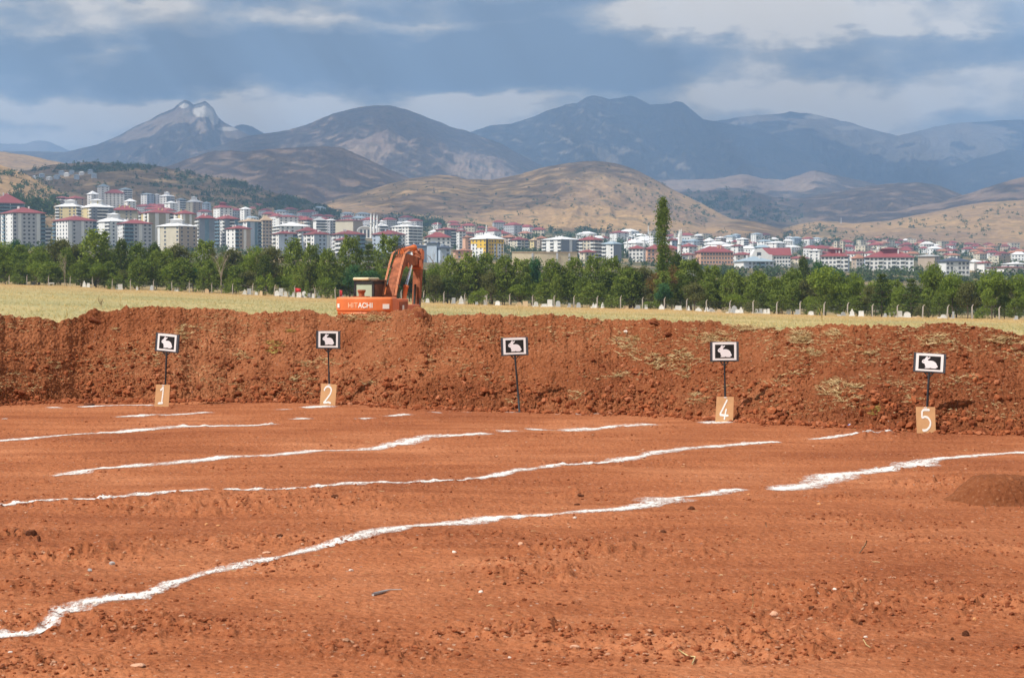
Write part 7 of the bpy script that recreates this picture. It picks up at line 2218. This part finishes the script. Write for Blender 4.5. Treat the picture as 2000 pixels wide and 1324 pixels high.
def small_proto(key, w_, d_, h_, wall, roof, ph):
    e = empty('house', (0, 0, -500))
    mb = MB(); mb.box((-w_ / 2, -d_ / 2, -3), (w_ / 2, d_ / 2, h_)); mb.build('wall', [WALLC[wall]], e)
    mb = MB(); o = .6
    if roof == 'F': mb.box((-w_ / 2 - .2, -d_ / 2 - .2, h_ + .01), (w_ / 2 + .2, d_ / 2 + .2, h_ + .5))
    else:
        q = [(-w_ / 2 - o, -d_ / 2 - o), (w_ / 2 + o, -d_ / 2 - o), (w_ / 2 + o, d_ / 2 + o), (-w_ / 2 - o, d_ / 2 + o)]
        v = [(x, y, h_ + .01) for x, y in q] + [(x, y, h_ + .25) for x, y in q] + [(-w_ * .22, 0, h_ + ph), (w_ * .22, 0, h_ + ph)]
        mb.add(v, [(3, 2, 1, 0), (0, 1, 5, 4), (1, 2, 6, 5), (2, 3, 7, 6), (3, 0, 4, 7), (4, 5, 9, 8), (5, 6, 9), (6, 7, 8, 9), (7, 4, 8)])
    mb.build('roof', [ROOFC[roof]], e)
    mb = MB()
    for fl in range(max(1, int(h_ / 3))):
        for k in range(max(2, int(w_ / 3.2))):
            u = -w_ / 2 + w_ * (k + .5) / max(2, int(w_ / 3.2)); mb.box((u - .7, -d_ / 2 - .05, fl * 3 + .9), (u + .7, -d_ / 2 - .001, fl * 3 + 2.3))
        for k in range(2):
            u = -d_ / 2 + d_ * (k + .5) / 2; mb.box((-w_ / 2 - .05, u - .7, fl * 3 + .9), (-w_ / 2 - .001, u + .7, fl * 3 + 2.3)); mb.box((w_ / 2 + .001, u - .7, fl * 3 + .9), (w_ / 2 + .05, u + .7, fl * 3 + 2.3))
    q = mb.build('window', [M_PANE], e); q['kind'] = 'stuff'
    SMALL[key] = [e, False]
    return e


small_proto('wr1', 11, 9, 6.2, 'W', 'R', 2.6); small_proto('wr2', 16, 11, 11.5, 'W', 'R', 3.2); small_proto('tr1', 12, 9, 6.2, 'T', 'D', 2.6); small_proto('cr1', 14, 11, 9, 'C', 'R', 3.0); small_proto('ww1', 13, 10, 6.5, 'W', 'W', 2.8)
small_proto('ww2', 24, 13, 7, 'W', 'W', 3.2); small_proto('bb1', 13, 10, 9, 'B', 'B', 2.5); small_proto('cf1', 12, 10, 9, 'C', 'F', 0); small_proto('or1', 12, 9, 6.2, 'C', 'X', 2.6); small_proto('wb1', 15, 11, 12, 'W', 'B', 2.5)
small_proto('gr1', 17, 12, 13, 'G', 'R', 3.2); small_proto('or2', 16, 12, 12, 'O', 'R', 3.2)
SD = {'wr1': 'small white house with red roof', 'wr2': 'white block with red roof', 'tr1': 'small tan house with dark red roof', 'cr1': 'cream house with red roof', 'ww1': 'white house with white roof', 'ww2': 'long white shed with white roof',
      'bb1': 'pale blue house with bluish roof', 'cf1': 'cream flat-roofed house', 'or1': 'small cream house with orange roof', 'wb1': 'white block with bluish roof', 'gr1': 'grey block with red roof', 'or2': 'olive block with red roof'}


def put(key, px_, ybase, D, rz, s_=1.0):
    p_, used = SMALL[key]
    o = copy_tree(p_) if used else p_
    SMALL[key][1] = True
    x = (px_ - 1000) / F * D
    zt = float(th(x, D)[0]); o.location = (x, D, zt); o.rotation_euler = (0, 0, rz); o.scale = (s_, s_, s_)
    tag(o, 'x', 'house', 'smaller houses of the town')
    TOWN_ITEMS.append((o, SD[key], px_, float(to_px(x, D, zt)[1])))
    return o


def depth_of_row(px_, y):
    """distance at which the open ground shows at this photo row"""
    Ds = np.geomspace(1000, 4500, 160)
    ys = to_px((px_ - 1000) / F * Ds, Ds, th((px_ - 1000) / F * Ds, Ds))[1]
    i = np.argmax(ys <= y)
    return float(Ds[i]) if ys[i] <= y else 4400.0


rh = random.Random(9)
def zone(n, x0, x1, ytop, ybot, keys, s=(.85, 1.2), mind=7.5):
    placed = []
    tries = 0
    while len(placed) < n and tries < n * 40:
        tries += 1
        px_ = rh.uniform(x0, x1); f_ = (px_ - x0) / (x1 - x0)
        yt = ytop[0] + (ytop[1] - ytop[0]) * f_; yb3 = ybot[0] + (ybot[1] - ybot[0]) * f_
        y = rh.uniform(yt, yb3)
        if any(abs(px_ - a) < mind and abs(y - b) < mind * .42 for a, b in placed): continue
        placed.append((px_, y))
        put(rh.choice(keys), px_, y, depth_of_row(px_, y), rh.uniform(-.9, .9), rh.uniform(*s))


zone(44, 262, 640, (403, 424), (440, 450), ['wr2', 'gr1', 'or2', 'cr1', 'wr2', 'gr1', 'tr1', 'wr1', 'wb1'], (.9, 1.25), 11)
zone(26, 560, 860, (428, 446), (452, 468), ['wr2', 'gr1', 'wr1', 'cr1', 'ww1', 'tr1', 'wb1'], (.9, 1.2), 10)
zone(22, 850, 1060, (446, 458), (468, 476), ['wr1', 'tr1', 'cr1', 'gr1', 'or1', 'wr2'], (.9, 1.2), 10)
zone(14, 1130, 1300, (458, 464), (482, 488), ['wr1', 'ww1', 'ww2', 'tr1', 'cf1'], (.9, 1.2), 10)
zone(44, 1300, 1600, (466, 474), (500, 506), ['ww2', 'wr1', 'ww1', 'wr2', 'ww2', 'cf1', 'bb1', 'cr1', 'wb1'], (.8, 1.1), 10)
zone(12, 1320, 1420, (446, 452), (460, 464), ['ww1', 'wr1', 'bb1'], (.8, 1.1), 9)
zone(112, 1600, 2030, (476, 468), (512, 510), ['wr1', 'tr1', 'tr1', 'or1', 'ww1', 'wr1', 'cf1', 'cr1', 'or1', 'tr1', 'wr1'], (.8, 1.25), 8)
zone(10, 60, 190, (352, 352), (362, 366), ['ww1', 'wb1', 'bb1'], (.8, 1.1), 10) if False else None
zone(5, 1020, 1140, (437, 437), (446, 448), ['ww1', 'wr1', 'bb1'], (.9, 1.1), 20)
HL = HILLS['dark scrubby hill behind the upper town']
hx2, hy2 = to_px(HL[..., 0], HL[..., 1], HL[..., 2])
for i, (px_, y_) in enumerate([(82, 348), (96, 352), (110, 350), (120, 342), (131, 344), (150, 350), (140, 341), (160, 342), (183, 347), (176, 340), (70, 350)]):
    j = np.unravel_index(np.argmin((hx2 - px_) ** 2 + (hy2 - y_) ** 2), hx2.shape)
    P_ = HL[j]
    key = ['bb1', 'ww1', 'bb1'][i % 3]
    o = put(key, px_, y_, float(P_[1]), rh.uniform(-.5, .5), .62); o.location = tuple(P_)
ANCH_B = [(40, 430, 'the leftmost red-roofed block'), (160, 410, 'the yellowish twin block'), (215, 380, 'the tallest slope block'), (120, 348, 'the hillside houses'), (340, 455, 'the cream stepped block'), (325, 388, 'the capped white roof'), (433, 405, 'the raised red roof'),
          (400, 440, 'the slate grey tower'), (500, 440, 'the tan-tiled tower'), (565, 440, 'the broad white roof'), (680, 440, 'the blank cream block'), (731, 435, 'the three minarets'), (790, 445, 'the ribbed white roof'), (775, 418, 'the lone white building'), (855, 462, 'the red hip roof'),
          (952, 465, 'the amber yellow block'), (1015, 465, 'the brick roofs'), (1097, 470, 'the wide white-roofed block'), (1155, 470, 'the cream balcony block'), (1245, 484, 'the poplar'), (1327, 470, 'the tall white minaret'), (1397, 490, 'the long pink building'), (1395, 455, 'the far pale blocks'), (1475, 500, 'the pale blue-white block'),
          (1510, 480, 'the gabled building'), (1636, 495, 'the pale blue gable'), (1640, 475, 'the two concrete towers'), (1743, 495, 'the twin-roofed block'), (1714, 478, 'the short minaret at right'), (1820, 475, 'the tan shed'), (1868, 508, 'the slate-roofed white block'), (1900, 480, 'the right suburb'), (1955, 505, 'the cream flat block'), (1985, 475, 'the suburb edge')]
relative_labels(TOWN_ITEMS, ANCH_B)

# ------------------------------------------------------------------ trees and bushes among the houses and on the hills
def far_trees(name, label, P, R, seed, lm=L_FAR):
    rg_ = np.random.default_rng(seed)
    n = len(P)
    k = 4
    c = np.repeat(P, k, 0) + rg_.normal(0, .38, (n * k, 3)) * np.repeat(R, k)[:, None]
    v, f, tn = leaf_cloud(c, np.repeat(R, k) * .95, 7, 1.0, seed, .9)
    # leaf size follows the tree size
    ctr = v.reshape(-1, 3, 3).mean(1, keepdims=True); rr = np.repeat(R, k * 7)[:, None, None]
    v = (ctr + (v.reshape(-1, 3, 3) - ctr) * rr * .62).reshape(-1, 3)
    me = np_mesh(name, v, tris=f, mats=[lm], attrs={'tone': tn})
    return tag(link(name, me), label, kind='stuff')


rg = np.random.default_rng(55)
Ps = []; Rs = []
def strew(n, x0, x1, y0, y1, r=(2.2, 4.2), clump=.45):
    for _ in range(n):
        px_ = rg.uniform(x0, x1); f_ = (px_ - x0) / (x1 - x0)
        y = rg.uniform(y0[0] + (y0[1] - y0[0]) * f_, y1[0] + (y1[1] - y1[0]) * f_)
        if float(perlin(px_ / 26, y / 9, 5)) < clump - .5: continue
        D = depth_of_row(px_, y); x = (px_ - 1000) / F * D; R = rg.uniform(*r) * D / 2200
        Ps.append((x, D, float(th(x, D)[0]) + R * .8)); Rs.append(R)
strew(500, 0, 640, (440, 455), (486, 496), (2.0, 3.4), .4); strew(420, 60, 640, (396, 425), (440, 452), (2.2, 3.6), .45); strew(700, 620, 1300, (436, 446), (490, 505), (2.4, 4.2), .38)
strew(260, 760, 870, (428, 430), (440, 446), (2.6, 4.4), .2); strew(900, 1300, 2030, (462, 462), (520, 520), (2.4, 4.2), .36); strew(420, 960, 1300, (470, 476), (500, 508), (3, 4.6), .3); strew(330, 650, 1330, (420, 440), (446, 462), (2.6, 4.4), .55)
strew(300, 0, 2030, (480, 528), (500, 545), (3.0, 5.0), .45); strew(420, 1380, 2030, (528, 536), (552, 560), (3.0, 4.6), .2); strew(320, 1600, 2030, (464, 462), (480, 480), (2.5, 4.5), .3); strew(120, 1310, 1500, (440, 440), (462, 466), (2.4, 4.0), .4)
far_trees('town_trees', 'dark green trees among the houses of the town', np.array(Ps), np.array(Rs), 56)
# cypress-like wood at the left between blocks and hill
Ps = []; Rs = []
for _ in range(150):
    px_ = rg.uniform(20, 108); y = rg.uniform(388, 420) if px_ > 40 else rg.uniform(380, 398)
    D = rg.uniform(1780, 1960); x = (px_ - 1000) / F * D
    Ps.append((x, D, EYE + (HOR - y) / F * D)); Rs.append(rg.uniform(2.2, 4.2))
far_trees('grove', 'dark green grove between the leftmost blocks and the yellow hillside', np.array(Ps), np.array(Rs), 57)


def hill_scrub(lab, n, r, regions, seed, name_lab):
    co = HILLS[lab]; rg_ = np.random.default_rng(seed)
    hx_, hy_ = to_px(co[..., 0], co[..., 1], co[..., 2])
    Ps = []; Rs = []
    nr_, nc_ = hx_.shape
    i = rg_.integers(1, nr_ - 1, n * 6); j = rg_.integers(1, nc_ - 1, n * 6)
    X_, Y_ = hx_[i, j], hy_[i, j]
    w_ = np.zeros(len(i))
    for (qx, qy, ax, ay, am) in regions:
        w_ = np.maximum(w_, am * np.exp(-(((X_ - qx) / ax) ** 2 + ((Y_ - qy) / ay) ** 2)))
    w_ = w_ * (0.35 + 1.1 * sstep(-.2, .5, perlin(X_ / 20, Y_ / 8, seed)))
    ok = rg_.uniform(0, 1, len(i)) < w_
    P_ = co[i[ok], j[ok]][:n] + rg_.normal(0, 3, (min(n, ok.sum()), 3)) * np.array([1, 1, 0])
    R_ = rg_.uniform(*r, len(P_)); P_[:, 2] += R_ * .4
    return far_trees('scrub', name_lab, P_, R_, seed + 1)


hill_scrub('wide dry hill with scattered bushes in the centre', 560, (1.4, 3.4), [(1220, 400, 160, 45, .55), (1000, 430, 260, 22, .30), (850, 380, 150, 25, .12), (1330, 420, 60, 20, .9)], 61, 'scattered dark bushes on the central dry hill')
hill_scrub('dark scrubby hill behind the upper town', 1500, (2.0, 4.2), [(350, 345, 60, 12, .5), (200, 328, 90, 7, 1.0), (560, 398, 70, 12, 1.0), (640, 412, 50, 10, 1.0), (440, 385, 120, 22, .35), (480, 358, 50, 8, .9), (260, 360, 120, 25, .15)], 63, 'juniper scrub on the dark hill behind the town')
hill_scrub('smooth sandy hills on the right above the houses', 420, (2.0, 3.8), [(1600, 452, 30, 10, .9), (1960, 415, 60, 12, .35), (1850, 440, 90, 22, .3), (1540, 460, 30, 8, .8), (1700, 440, 120, 20, .03)], 65, 'few dark bushes on the right sandy hills')
hill_scrub('sunlit yellow hillside at the left edge with olive bushes', 260, (2.0, 4.6), [(70, 365, 50, 22, .8), (20, 345, 40, 12, .6), (110, 385, 30, 10, .8)], 67, 'olive-green bushes on the yellow hillside at left')
hill_scrub('dark forested brown hills behind the sandy ones', 700, (4, 8), [(1400, 400, 80, 22, .8), (1480, 420, 60, 18, .6), (1340, 380, 50, 8, .5)], 69, 'dark wood on the brown hills')
